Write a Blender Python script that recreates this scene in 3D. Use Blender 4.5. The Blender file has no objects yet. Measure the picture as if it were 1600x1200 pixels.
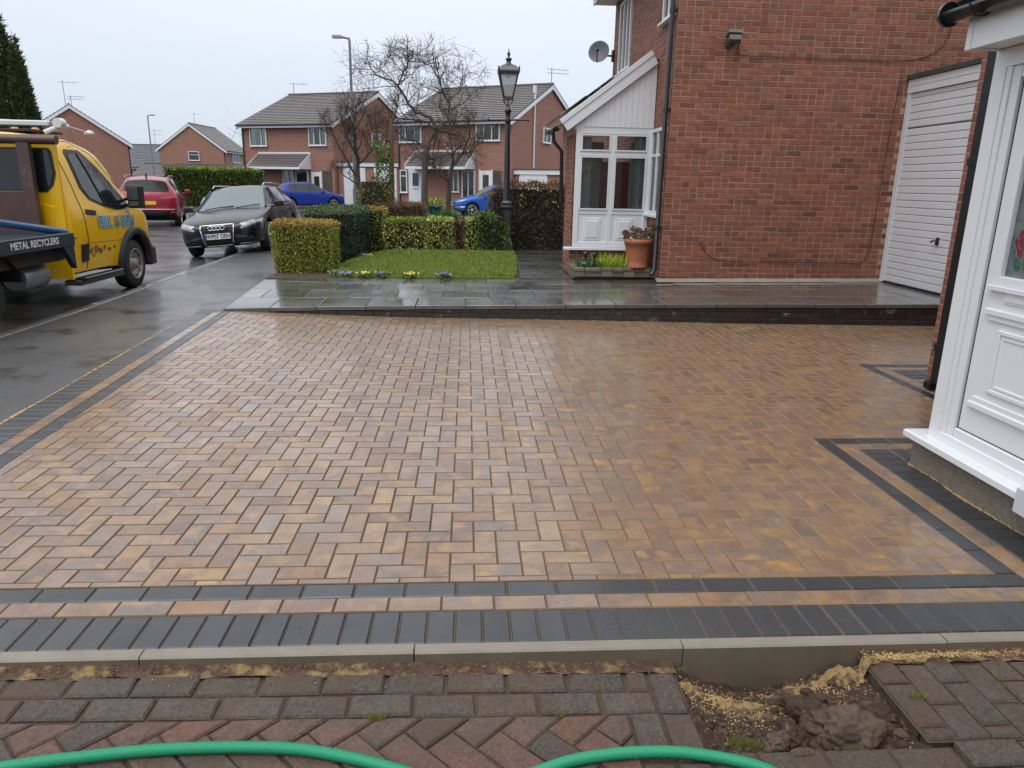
import bpy, bmesh, math, random
import numpy as np
from mathutils import Vector, Matrix
from mathutils.bvhtree import BVHTree

SC = bpy.context.scene
COL = SC.collection
R = math.radians
rnd = random.Random(7)

# ------------------------------------------------------------------ camera
cam_d = bpy.data.cameras.new('camera'); cam = bpy.data.objects.new('camera', cam_d); COL.objects.link(cam)
cam_d.sensor_width = 36.0; cam_d.lens = 1129.36 / 1600 * 36.0; cam_d.clip_start = 0.05; cam_d.clip_end = 1500
yaw, pit, rol = R(3.6856), R(15.4402), R(-1.0738)
fwd = Vector((math.sin(yaw)*math.cos(pit), math.cos(yaw)*math.cos(pit), -math.sin(pit)))
rt = Vector((math.cos(yaw), -math.sin(yaw), 0)); dn = -(rt.cross(fwd))
r2 = math.cos(rol)*rt + math.sin(rol)*dn; d2 = -math.sin(rol)*rt + math.cos(rol)*dn
cam.matrix_world = Matrix(((r2.x, -d2.x, -fwd.x, 0), (r2.y, -d2.y, -fwd.y, 0), (r2.z, -d2.z, -fwd.z, 1.57), (0, 0, 0, 1)))
SC.camera = cam

# ------------------------------------------------------------------ overcast sky
world = bpy.data.worlds.new('World'); SC.world = world; world.use_nodes = True
wt = world.node_tree; wt.nodes.clear()
wo = wt.nodes.new('ShaderNodeOutputWorld'); bg = wt.nodes.new('ShaderNodeBackground')
sky = wt.nodes.new('ShaderNodeTexSky'); sky.sky_type = 'NISHITA'; sky.sun_disc = False
sky.sun_elevation = R(48); sky.sun_rotation = R(215)
tc = wt.nodes.new('ShaderNodeTexCoord'); sx = wt.nodes.new('ShaderNodeSeparateXYZ')
wt.links.new(tc.outputs['Generated'], sx.inputs[0])
mr = wt.nodes.new('ShaderNodeMapRange'); mr.inputs['From Min'].default_value = 0; mr.inputs['From Max'].default_value = 0.9
mr.inputs['To Min'].default_value = 0.0; mr.inputs['To Max'].default_value = 1.0
wt.links.new(sx.outputs['Z'], mr.inputs['Value'])
ns = wt.nodes.new('ShaderNodeTexNoise'); ns.inputs['Scale'].default_value = 1.6; ns.inputs['Detail'].default_value = 4
mpn = wt.nodes.new('ShaderNodeMapping'); mpn.inputs['Scale'].default_value = (1, 1, 3)
wt.links.new(tc.outputs['Generated'], mpn.inputs[0]); wt.links.new(mpn.outputs[0], ns.inputs['Vector'])
cr = wt.nodes.new('ShaderNodeMix'); cr.data_type = 'RGBA'
cr.inputs['A'].default_value = (6.55, 7.25, 8.4, 1); cr.inputs['B'].default_value = (15.0, 15.3, 15.8, 1)   # overcast: brighter overhead
wt.links.new(mr.outputs[0], cr.inputs['Factor'])
cn = wt.nodes.new('ShaderNodeMix'); cn.data_type = 'RGBA'; cn.blend_type = 'MULTIPLY'; cn.inputs['Factor'].default_value = 1
rp = wt.nodes.new('ShaderNodeMapRange'); rp.inputs['From Min'].default_value = .3; rp.inputs['From Max'].default_value = .7
rp.inputs['To Min'].default_value = 0.965; rp.inputs['To Max'].default_value = 1.035
wt.links.new(ns.outputs[0], rp.inputs['Value'])
wt.links.new(cr.outputs['Result'], cn.inputs['A']); wt.links.new(rp.outputs[0], cn.inputs['B'])
mx = wt.nodes.new('ShaderNodeMix'); mx.data_type = 'RGBA'; mx.inputs['Factor'].default_value = 0.93
wt.links.new(sky.outputs[0], mx.inputs['A']); wt.links.new(cn.outputs['Result'], mx.inputs['B'])
wt.links.new(mx.outputs['Result'], bg.inputs['Color']); bg.inputs['Strength'].default_value = 0.1
wt.links.new(bg.outputs[0], wo.inputs['Surface'])

sl = bpy.data.lights.new('sun', 'SUN'); sl.energy = 1.25; sl.angle = R(40); sl.color = (1, .985, .96)
sun = bpy.data.objects.new('sun', sl); COL.objects.link(sun)
az = R(215); el = R(62)
sun.rotation_euler = Vector((-math.sin(az)*math.cos(el), -math.cos(az)*math.cos(el), -math.sin(el))).to_track_quat('-Z', 'Y').to_euler()

SC.view_settings.view_transform = 'Standard'; SC.view_settings.look = 'None'
SC.view_settings.exposure = 0.05; SC.view_settings.gamma = 1.0; SC.view_settings.use_curve_mapping = False
SC.render.engine = 'CYCLES'; SC.cycles.use_denoising = True
SC.cycles.max_bounces = 7; SC.cycles.diffuse_bounces = 3; SC.cycles.glossy_bounces = 3; SC.cycles.transparent_max_bounces = 8
SC.cycles.caustics_reflective = False; SC.cycles.caustics_refractive = False

# ------------------------------------------------------------------ materials
MATS = {}
def _n(nt, t, **kw):
    n = nt.nodes.new(t)
    for k, v in kw.items():
        if k.startswith('i_'): n.inputs[k[2:].replace('_', ' ')].default_value = v
        else: setattr(n, k, v)
    return n
def c4(c): return (c[0], c[1], c[2], 1)
def mat(name, cols=None, rough=.5, rough2=None, rs=3.0, metal=0, spec=.5, coat=0, coat_r=.1, wet=None,
        mottle=None, mottle2=None, bump=None, bump2=None, emit=None, trans=0, space='world', stain=None, grad=None, sss=0, brick=None, var=0.0, perpiece=True):
    """procedural material.  cols: palette picked per piece by a random value; mottle/mottle2=(scale, amount, colour);
    stain=(colour, scale, lo, hi); wet=(scale, lo, hi) patches where a water film (coat) lies; bump=(scale, strength, distance)"""
    if name in MATS: return MATS[name]
    m = bpy.data.materials.new(name); m.use_nodes = True; nt = m.node_tree; nt.nodes.clear(); L = nt.links.new
    out = _n(nt, 'ShaderNodeOutputMaterial'); b = _n(nt, 'ShaderNodeBsdfPrincipled'); L(b.outputs[0], out.inputs[0])
    b.inputs['Metallic'].default_value = metal; b.inputs['Specular IOR Level'].default_value = spec
    b.inputs['Coat Weight'].default_value = coat; b.inputs['Coat Roughness'].default_value = coat_r
    b.inputs['Transmission Weight'].default_value = trans
    if space == 'world': P = _n(nt, 'ShaderNodeNewGeometry').outputs['Position']
    else: P = _n(nt, 'ShaderNodeTexCoord').outputs['Object']
    W4 = []
    def noise(scale, detail=4, rough_=.6, vec=None):
        t = _n(nt, 'ShaderNodeTexNoise')
        if W4: t.noise_dimensions = '4D'; L(W4[0], t.inputs['W'])
        t.inputs['Scale'].default_value = scale; t.inputs['Scale'].default_value = scale; t.inputs['Detail'].default_value = detail
        t.inputs['Roughness'].default_value = rough_
        L(vec or P, t.inputs['Vector']); return t.outputs['Fac']
    def ramp(v, a, bb, lo=0., hi=1.):
        q = _n(nt, 'ShaderNodeMapRange'); q.inputs['From Min'].default_value = a; q.inputs['From Max'].default_value = bb
        q.inputs['To Min'].default_value = lo; q.inputs['To Max'].default_value = hi; L(v, q.inputs['Value']); return q.outputs[0]
    def mix(f, a, bb, blend='MIX'):
        q = _n(nt, 'ShaderNodeMix'); q.data_type = 'RGBA'; q.blend_type = blend
        for s, v in (('Factor', f), ('A', a), ('B', bb)):
            if isinstance(v, (int, float)): q.inputs[s].default_value = v if s == 'Factor' else (v, v, v, 1)
            elif isinstance(v, tuple): q.inputs[s].default_value = c4(v)
            else: L(v, q.inputs[s])
        return q.outputs['Result']
    cols = cols or [(.5, .5, .5)]
    if len(cols) > 1:
        at = _n(nt, 'ShaderNodeAttribute', attribute_name='pv'); oi = _n(nt, 'ShaderNodeObjectInfo')
        ad = _n(nt, 'ShaderNodeMath', operation='ADD'); L(at.outputs['Fac'], ad.inputs[0]); L(oi.outputs['Random'], ad.inputs[1])
        fr = _n(nt, 'ShaderNodeMath', operation='FRACT'); L(ad.outputs[0], fr.inputs[0])
        wm = _n(nt, 'ShaderNodeMath', operation='MULTIPLY'); L(fr.outputs[0], wm.inputs[0]); wm.inputs[1].default_value = 37.
        if perpiece: W4.append(wm.outputs[0])
        rp = _n(nt, 'ShaderNodeValToRGB'); el = rp.color_ramp.elements; n = len(cols)
        el[0].position = 0; el[0].color = c4(cols[0]); el[1].position = 1; el[1].color = c4(cols[-1])
        for k in range(1, n-1):
            e = el.new(k/(n-1)); e.color = c4(cols[k])
        if var: 
            nn = noise(var, 2); a2 = _n(nt, 'ShaderNodeMath', operation='MULTIPLY_ADD'); L(nn, a2.inputs[0]); a2.inputs[1].default_value = .7; L(fr.outputs[0], a2.inputs[2])
            a3 = _n(nt, 'ShaderNodeMath', operation='PINGPONG'); L(a2.outputs[0], a3.inputs[0]); a3.inputs[1].default_value = 1.0; L(a3.outputs[0], rp.inputs[0])
        else: L(fr.outputs[0], rp.inputs[0])
        C = rp.outputs[0]
    else:
        q = _n(nt, 'ShaderNodeRGB'); q.outputs[0].default_value = c4(cols[0]); C = q.outputs[0]
    if brick:   # far brickwork: u = x+y, v = z in the house's own space
        s = _n(nt, 'ShaderNodeSeparateXYZ'); L(P, s.inputs[0]); a_ = _n(nt, 'ShaderNodeMath', operation='ADD'); L(s.outputs[0], a_.inputs[0]); L(s.outputs[1], a_.inputs[1])
        cb = _n(nt, 'ShaderNodeCombineXYZ'); L(a_.outputs[0], cb.inputs[0]); L(s.outputs[2], cb.inputs[1])
        bt = _n(nt, 'ShaderNodeTexBrick'); bt.inputs['Scale'].default_value = 1; bt.inputs['Brick Width'].default_value = .225; bt.inputs['Row Height'].default_value = .075
        bt.inputs['Mortar Size'].default_value = .006; bt.inputs['Color1'].default_value = c4(brick[0]); bt.inputs['Color2'].default_value = c4(brick[1]); bt.inputs['Mortar'].default_value = c4(brick[2])
        bt.inputs['Bias'].default_value = -.1
        L(cb.outputs[0], bt.inputs['Vector']); C = bt.outputs[0]
    for mt in (mottle, mottle2):
        if mt: C = mix(ramp(noise(mt[0], 5, .65), .38, .66, 0, mt[1]), C, mt[2] if len(mt) > 2 else (0, 0, 0))
    if stain:
        C = mix(ramp(noise(stain[1], 5, .6), stain[2], stain[3]), C, stain[0])
    if grad:
        s_ = _n(nt, 'ShaderNodeSeparateXYZ'); L(P, s_.inputs[0]); C = mix(ramp(s_.outputs[grad[0]], grad[1], grad[2], 0, grad[4]), C, grad[3])
    L(C, b.inputs['Base Color'])
    if rough2 is not None: L(ramp(noise(rs, 4), .35, .65, rough, rough2), b.inputs['Roughness'])
    else: b.inputs['Roughness'].default_value = rough
    if wet: L(ramp(noise(wet[0], 4), .35, .62, wet[1], wet[2]), b.inputs['Coat Weight'])
    nrm = None
    for bp in (bump2, bump):
        if bp:
            bn = _n(nt, 'ShaderNodeBump'); bn.inputs['Strength'].default_value = bp[1]; bn.inputs['Distance'].default_value = bp[2] if len(bp) > 2 else .003
            L(noise(bp[0], 6, .7), bn.inputs['Height'])
            if nrm: L(nrm, bn.inputs['Normal'])
            nrm = bn.outputs[0]
    if nrm: L(nrm, b.inputs['Normal'])
    if emit: b.inputs['Emission Color'].default_value = c4(emit[0]); b.inputs['Emission Strength'].default_value = emit[1]
    if sss: b.inputs['Subsurface Weight'].default_value = sss
    MATS[name] = m; return m

def glassy(name, tint=(.03, .035, .04), alpha=.0, rough=.04):
    """window glass: a dark reflective sheet, or partly see-through when alpha > 0"""
    if name in MATS: return MATS[name]
    m = bpy.data.materials.new(name); m.use_nodes = True; nt = m.node_tree; nt.nodes.clear(); L = nt.links.new
    out = _n(nt, 'ShaderNodeOutputMaterial'); b = _n(nt, 'ShaderNodeBsdfPrincipled')
    b.inputs['Base Color'].default_value = c4(tint); b.inputs['Roughness'].default_value = rough; b.inputs['Specular IOR Level'].default_value = .6
    b.inputs['IOR'].default_value = 1.52
    if alpha:
        t = _n(nt, 'ShaderNodeBsdfTransparent'); t.inputs[0].default_value = (.9, .95, .93, 1); g = _n(nt, 'ShaderNodeBsdfGlossy'); g.inputs['Roughness'].default_value = .02
        f = _n(nt, 'ShaderNodeFresnel'); f.inputs[0].default_value = 1.52; ms = _n(nt, 'ShaderNodeMixShader'); L(f.outputs[0], ms.inputs[0]); L(t.outputs[0], ms.inputs[1]); L(g.outputs[0], ms.inputs[2])
        m2 = _n(nt, 'ShaderNodeMixShader'); m2.inputs[0].default_value = alpha; L(b.outputs[0], m2.inputs[1]); L(ms.outputs[0], m2.inputs[2]); L(m2.outputs[0], out.inputs[0])
    else: L(b.outputs[0], out.inputs[0])
    MATS[name] = m; return m

# ------------------------------------------------------------------ mesh helpers
class MB:
    def __init__(s): s.v = []; s.f = []; s.pv = []; s.mi = []; s.sm = []; s.m = 0; s.p = 0.0; s.s = False; s.T = None; s.side = None; s.sch = True
    def add(s, vs, fs, smooth=None):
        o = len(s.v)
        if s.T is not None: vs = [tuple(s.T @ Vector(v)) for v in vs]
        s.v.extend([tuple(v) for v in vs])
        for f in fs: s.f.append(tuple(i+o for i in f)); s.pv.append(s.p); s.mi.append(s.m); s.sm.append(s.s if smooth is None else smooth)
        return s
    def box(s, x0, x1, y0, y1, z0, z1, ch=0):
        if ch: return s.prism([(x0, y0), (x1, y0), (x1, y1), (x0, y1)], z0, z1, ch)
        vs = [(x, y, z) for z in (z0, z1) for x, y in ((x0, y0), (x1, y0), (x1, y1), (x0, y1))]
        return s.add(vs, [(3, 2, 1, 0), (4, 5, 6, 7), (0, 1, 5, 4), (1, 2, 6, 5), (2, 3, 7, 6), (3, 0, 4, 7)])
    def prism(s, poly, z0, z1, ch=0, zf=None):
        """upright prism over a ccw polygon; ch = top chamfer; zf(x,y) adds a height"""
        n = len(poly); h = (lambda x, y: zf(x, y)) if zf else (lambda x, y: 0)
        vs = [(x, y, z0 + h(x, y)) for x, y in poly]; tops = z1 - ch
        vs += [(x, y, tops + h(x, y)) for x, y in poly]
        fs = [tuple(reversed(range(n)))]
        for i in range(n): j = (i+1) % n; fs.append((i, j, n+j, n+i))
        nside = n
        if ch:
            q = inset(poly, ch); vs += [(x, y, z1 + h(x, y)) for x, y in q]
            for i in range(n): j = (i+1) % n; fs.append((n+i, n+j, 2*n+j, 2*n+i))
            fs.append(tuple(range(2*n, 3*n)))
        else: fs.append(tuple(range(n, 2*n)))
        s.add(vs, fs)
        if s.side is not None:
            k = len(s.f)-len(fs)
            for i in range(1, (len(fs)-1) if s.sch else n+1): s.mi[k+i] = s.side
        return s
    def ext(s, poly, d, M):
        """polygon in local xy extruded by d along local z, then placed by M"""
        n = len(poly); vs = [M @ Vector((x, y, 0)) for x, y in poly] + [M @ Vector((x, y, d)) for x, y in poly]
        fs = [tuple(reversed(range(n))), tuple(range(n, 2*n))] + [(i, (i+1) % n, n+(i+1) % n, n+i) for i in range(n)]
        return s.add(vs, fs)
    def tube(s, path, r, n=8, cap=True, smooth=True):
        path = [Vector(p) for p in path]; k = len(path); rr = r if isinstance(r, (list, tuple)) else [r]*k
        vs = []; fs = []; up = None
        for i, p in enumerate(path):
            t = (path[min(i+1, k-1)] - path[max(i-1, 0)]).normalized()
            if up is None: up = Vector((0, 0, 1)) if abs(t.z) < .9 else Vector((1, 0, 0))
            a = t.cross(up).normalized(); b = a.cross(t).normalized(); up = b
            vs += [p + rr[i]*(math.cos(2*math.pi*j/n)*a + math.sin(2*math.pi*j/n)*b) for j in range(n)]
        for i in range(k-1):
            for j in range(n): fs.append((i*n+j, i*n+(j+1) % n, (i+1)*n+(j+1) % n, (i+1)*n+j))
        s.add(vs, fs, smooth)
        if cap: s.add(vs[:n], [tuple(range(n))], False); s.add(vs[-n:], [tuple(reversed(range(n)))], False)
        return s
    def lathe(s, prof, c=(0, 0, 0), n=16, axis='z', smooth=True, cap=True, sq=0):
        vs = []; fs = []; k = len(prof)
        for r, z in prof:
            for j in range(n):
                a = 2*math.pi*(j+sq)/n; x, y = r*math.cos(a), r*math.sin(a)
                vs.append({'z': (c[0]+x, c[1]+y, c[2]+z), 'x': (c[0]+z, c[1]+x, c[2]+y), 'y': (c[0]+y, c[1]+z, c[2]+x)}[axis])
        for i in range(k-1):
            for j in range(n): fs.append((i*n+j, i*n+(j+1) % n, (i+1)*n+(j+1) % n, (i+1)*n+j))
        s.add(vs, fs, smooth)
        if cap: s.add(vs[:n], [tuple(reversed(range(n)))], False); s.add(vs[-n:], [tuple(range(n))], False)
        return s
    def mesh(s, name, mats):
        me = bpy.data.meshes.new(name); me.from_pydata(s.v, [], s.f)
        for m in (mats if isinstance(mats, (list, tuple)) else [mats]): me.materials.append(m)
        me.polygons.foreach_set('material_index', s.mi); me.polygons.foreach_set('use_smooth', s.sm)
        if any(s.pv): a = me.attributes.new('pv', 'FLOAT', 'FACE'); a.data.foreach_set('value', s.pv)
        me.update(); return me
    def build(s, name, mats, parent=None, **tags): return link(name, s.mesh(name, mats), parent, **tags)

def inset(poly, d):
    n = len(poly); out = []
    for i in range(n):
        p0, p1, p2 = Vector(poly[i-1]), Vector(poly[i]), Vector(poly[(i+1) % n])
        e1 = (p1-p0); e2 = (p2-p1)
        if e1.length < 1e-6 or e2.length < 1e-6: out.append(tuple(p1)); continue
        e1.normalize(); e2.normalize(); n1 = Vector((-e1.y, e1.x)); n2 = Vector((-e2.y, e2.x)); b = n1+n2
        k = d / max(.35, 1 + n1.dot(n2)) ; out.append(tuple(p1 + b*k))
    return out
def area(p): return .5*sum(p[i][0]*p[(i+1) % len(p)][1]-p[(i+1) % len(p)][0]*p[i][1] for i in range(len(p)))
def clip(poly, a, b, c):
    """keep a*x+b*y<=c"""
    out = []; n = len(poly)
    for i in range(n):
        p, q = poly[i], poly[(i+1) % n]; dp = a*p[0]+b*p[1]-c; dq = a*q[0]+b*q[1]-c
        if dp <= 0: out.append(p)
        if (dp < 0 < dq) or (dq < 0 < dp): t = dp/(dp-dq); out.append((p[0]+t*(q[0]-p[0]), p[1]+t*(q[1]-p[1])))
    return out
def tagit(o, label=None, category=None, group=None, kind=None):
    for k, v in (('label', label), ('category', category), ('group', group), ('kind', kind)):
        if v: o[k] = v
    return o
def link(name, me, parent=None, **tags):
    o = bpy.data.objects.new(name, me); COL.objects.link(o)
    if parent is not None:
        o.parent = parent
        if parent.get('_w'): o.matrix_parent_inverse = Matrix.Translation(-Vector(parent['_w']))
    return tagit(o, **tags)
def thing(name, label, cat, loc=(0, 0, 0), rot=0, group=None, world=False):
    """Empty at the thing's base.  world=True: its parts are written in world coordinates"""
    o = bpy.data.objects.new(name, None); COL.objects.link(o); o.location = loc; o.rotation_euler = (0, 0, rot); o.empty_display_size = .2
    if world: o['_w'] = tuple(loc)
    return tagit(o, label, cat, group)
def dupe(o, parent=None, loc=None):
    c = o.copy(); COL.objects.link(c); c.parent = parent
    if loc is not None: c.location = loc
    for ch in list(o.children): dupe(ch, c)
    return c
def lerp(a, b, t): return a+(b-a)*t
def pl(x, pts):
    if x <= pts[0][0]: return pts[0][1]
    for (a, b), (c, d) in zip(pts, pts[1:]):
        if x <= c: return b+(d-b)*(x-a)/(c-a)
    return pts[-1][1]

# ------------------------------------------------------------------ shared materials
m_red = mat('clay_brick', [(.29, .082, .038), (.18, .052, .035), (.34, .105, .045), (.24, .07, .036), (.12, .044, .034), (.26, .072, .042), (.35, .115, .055), (.17, .055, .04), (.28, .088, .052), (.2, .06, .042), (.3, .1, .055), (.24, .068, .042)],
            rough=.72, mottle=(17, .6, (.1, .045, .038)), mottle2=(1.1, .35, (.34, .17, .11)), stain=((.33, .22, .17), 9, .62, .8), bump=(90, .5, .004), bump2=(22, .4, .004))
m_mortar = mat('mortar', [(.43, .28, .2)], rough=.9, mottle=(2.5, .6, (.3, .17, .12)), bump=(120, .5, .002))
m_white = mat('white_upvc', [(.76, .78, .8)], rough=.32, mottle=(3, .12, (.6, .62, .62)), spec=.5)
m_whitep = mat('white_painted_metal', [(.76, .77, .79)], rough=.38, mottle=(2.2, .2, (.55, .56, .57)), mottle2=(11, .12, (.5, .5, .48)))
m_black = mat('black_plastic', [(.012, .012, .013)], rough=.28, coat=.4, coat_r=.15)
m_blackmetal = mat('black_iron_paint', [(.013, .014, .015)], rough=.3, coat=.5, coat_r=.12, bump=(40, .15, .002))
m_grey = mat('galvanised_steel', [(.33, .35, .36)], rough=.45, metal=.6, mottle=(9, .3, (.2, .22, .22)))
m_tile = mat('roof_tile', [(.085, .075, .07), (.12, .1, .095), (.1, .085, .08)], rough=.5, space='object', mottle=(1.5, .5, (.05, .045, .043)), mottle2=(7, .35, (.16, .13, .11)), coat=.25, coat_r=.25)
m_glass = glassy('window_glass')
m_farbrick = mat('far_brickwork', brick=((.33, .145, .1), (.25, .1, .072), (.42, .32, .26)), rough=.85, space='object', mottle=(1.2, .25, (.22, .11, .08)), mottle2=(6, .25, (.36, .18, .12)))
m_sand = mat('kiln_dried_sand', [(.42, .29, .12)], rough=.9, mottle=(18, .5, (.3, .17, .07)), mottle2=(90, .6, (.52, .38, .18)), stain=((.13, .075, .04), 26, .52, .62), bump=(160, .9, .004), bump2=(14, .6, .01))
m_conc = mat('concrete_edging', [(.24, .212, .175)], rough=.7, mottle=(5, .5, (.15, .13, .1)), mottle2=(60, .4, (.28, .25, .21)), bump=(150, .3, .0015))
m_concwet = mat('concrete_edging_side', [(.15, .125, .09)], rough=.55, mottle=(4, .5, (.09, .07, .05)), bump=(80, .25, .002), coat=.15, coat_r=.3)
m_terra = mat('terracotta', [(.42, .15, .07)], rough=.7, mottle=(12, .35, (.3, .12, .07)), bump=(60, .3, .002))
# ------------------------------------------------------------------ ground and roads
WALL = [(-3.1, 9.12), (-1.8, 8.85), (-.75, 8.68), (1.0, 8.6), (3.0, 8.46), (6.2, 8.34), (9, 8.25)]   # front line of the raised path
ZP = [(-3.1, .012), (-1.8, .10), (-.75, .146), (1, .18), (3, .235), (6.2, .275), (9, .28)]
yw = lambda x: pl(x, WALL); zp = lambda x: pl(x, ZP)
XL = lambda y: -3.04 - .0615*(y-4.67)          # outer line of the driveway along the footway

m_asph = mat('wet_asphalt', [(.04, .041, .043)], rough=.3, rough2=.66, rs=1.4, mottle=(.8, .7, (.075, .073, .07)), mottle2=(130, .8, (.085, .08, .075)), bump=(170, .8, .005), bump2=(1.2, .3, .02), wet=(.9, 0, .65), coat_r=.13, stain=((.02, .017, .014), 1.1, .5, .62))
m_foot = mat('wet_footway', [(.055, .057, .06)], rough=.28, rough2=.62, rs=1.1, mottle=(.9, .6, (.075, .072, .068)), mottle2=(150, .9, (.12, .115, .11)), bump=(190, .5, .003), bump2=(2, .3, .015), wet=(1.1, 0, .6), coat_r=.12, stain=((.025, .022, .02), 1.6, .56, .66))
m_soil = mat('soil', [(.05, .03, .02)], rough=.8, mottle=(8, .6, (.09, .055, .035)), mottle2=(60, .7, (.14, .1, .07)), bump=(50, .9, .02), bump2=(12, .8, .04))
m_grass0 = mat('turf', [(.12, .19, .028)], rough=.8, mottle=(3, .5, (.15, .22, .03)), mottle2=(40, .5, (.08, .14, .02)), bump=(90, .8, .02))

def sheet(name, pts, z, m, zf=None, res=None, **tags):
    mb = MB()
    if res:
        xs = [p[0] for p in pts]; ys = [p[1] for p in pts]; x0, x1, y0, y1 = min(xs), max(xs), min(ys), max(ys)
        nx, ny = max(1, int((x1-x0)/res)), max(1, int((y1-y0)/res))
        vs = [(lerp(x0, x1, i/nx), lerp(y0, y1, j/ny), z+zf(lerp(x0, x1, i/nx), lerp(y0, y1, j/ny))) for j in range(ny+1) for i in range(nx+1)]
        mb.add(vs, [(j*(nx+1)+i, j*(nx+1)+i+1, (j+1)*(nx+1)+i+1, (j+1)*(nx+1)+i) for j in range(ny) for i in range(nx)], True)
    else: mb.add([(x, y, z) for x, y in pts], [tuple(range(len(pts)))])
    return mb.build(name, m, **tags)
sheet('ground', [(-400, -60), (400, -60), (400, 600), (-400, 600)], -.34, mat('rough_ground', [(.06, .075, .03)], rough=.9, mottle=(.1, .5, (.1, .09, .06))), kind='structure')
KX = -4.75
def zroad(x, y): return max(0, min(1, (y-12)/3))*(-.058+.14*max(0, min(1, (-4.9-x)/4))) if y < 60 else .082
sheet('road', [(-60, -8), (KX-.06, 150)], -.045, m_asph, zf=zroad, res=.8, kind='structure')
sheet('side_road', [(KX-.5, 27), (40, 27), (40, 150), (KX-.5, 150)], -.02, m_asph, kind='structure')
def zfoot(x, y): return pl(y, [(9, 0), (12, .04), (16, .09), (30, .1)])
sheet('footway', [(KX+.06, -8), (-2.9, -8), (-2.9, 27), (KX+.06, 27)], -.012, m_foot, zf=lambda x, y: zfoot(x, y) if y > 9 else 0, res=.5, kind='structure')
kerb = thing('kerb', None, None); kerb['kind'] = 'structure'
m_kerb = mat('kerb_stone', [(.16, .155, .15), (.2, .19, .18), (.13, .125, .12)], rough=.35, rough2=.6, mottle=(20, .4, (.09, .085, .08)), bump=(120, .5, .002), wet=(2, .1, .7))
kb = MB(); kb.prism([(-.06, .004), (.06, .004), (.06, .911), (-.06, .911)], -.15, 0, .012); kme = kb.mesh('kerb_stone', m_kerb)
y = 4.0
while y < 26.5:
    o = link('kerb_stone', kme, kerb); o.location = (KX, y, -.008 + zfoot(0, y+.4)); o.rotation_euler = (math.atan((zfoot(0, y+.9)-zfoot(0, y))/.915), 0, rnd.uniform(-.004, .004)); y += .915

# ------------------------------------------------------------------ block paved driveway
m_pav = mat('tan_block', [(.265, .152, .085), (.2, .132, .09), (.28, .172, .108), (.28, .136, .065), (.15, .114, .092), (.235, .147, .097), (.3, .142, .06), (.105, .082, .069), (.255, .15, .096), (.31, .192, .078), (.235, .106, .058), (.18, .13, .104), (.275, .155, .087)],
            rough=.32, rough2=.5, rs=2.5, var=6.0, spec=.5, mottle=(8, .65, (.1, .07, .053)), mottle2=(120, .3, (.36, .26, .17)), bump=(260, .35, .0015), bump2=(30, .25, .002), wet=(.45, .2, .95), coat_r=.17, stain=((.42, .24, .06), 6, .56, .75))
m_char = mat('charcoal_block', [(.019, .021, .024), (.024, .027, .031), (.016, .018, .02), (.03, .033, .038)], rough=.3, rough2=.5, rs=3, mottle=(7, .3, (.035, .037, .04)), mottle2=(150, .4, (.08, .08, .08)), bump=(260, .3, .0015), wet=(1.3, .15, .5), coat_r=.2)
m_bed = mat('jointing_sand', [(.14, .094, .058)], rough=.8, mottle=(1.1, .7, (.075, .05, .034)), mottle2=(.9, .35, (.3, .2, .1)), grad=(0, -.2, 1.6, (.3, .2, .1), .75), bump=(200, .6, .002))
P = .102; G = .0011; CH = .0045
bedpts = [(XL(2.2), 2.215), (2.66, 2.215), (2.66, 3.9), (3.93, 3.9), (3.93, 5.8), (9, 5.8), (9, 8.25)] + [(x, y+.01) for x, y in reversed(WALL[:-1])]
bed = MB()
bed.add([(x, y, -.007) for x, y in [(XL(2.21)-.012, 2.21), (2.7, 2.21), (2.7, 3.95), (3.97, 3.95), (3.97, 5.85), (9, 5.85), (9, 8.3), (6.2, 8.4), (3, 8.5), (1, 8.65), (-.75, 8.72), (-1.8, 8.9), (XL(9.15)-.012, 9.17)]], [tuple(range(13))])
drive = bed.build('driveway', m_bed, kind='structure')
_memo = {}
def paver_mesh(w, h, m, tag):
    k = (round(w, 4), round(h, 4), tag)
    if k not in _memo:
        lst = []
        for q in range(4):
            r_ = random.Random(q*13+1); t = [r_.uniform(-.0006, .0006) for _ in range(3)]
            b = MB(); b.side = 1; b.sch = m is not m_char; b.prism([(-w/2, -h/2), (w/2, -h/2), (w/2, h/2), (-w/2, h/2)], -.03, 0, CH, zf=lambda x, y, t=t: t[0]+t[1]*x/w+t[2]*y/h); lst.append(b.mesh('paver', [m, m_bed]))
        _memo[k] = lst
    return _memo[k]
cands = []   # (distance, rect or poly, matname)
def dist(cx, cy): return math.hypot(cx, cy)
field = []
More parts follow.
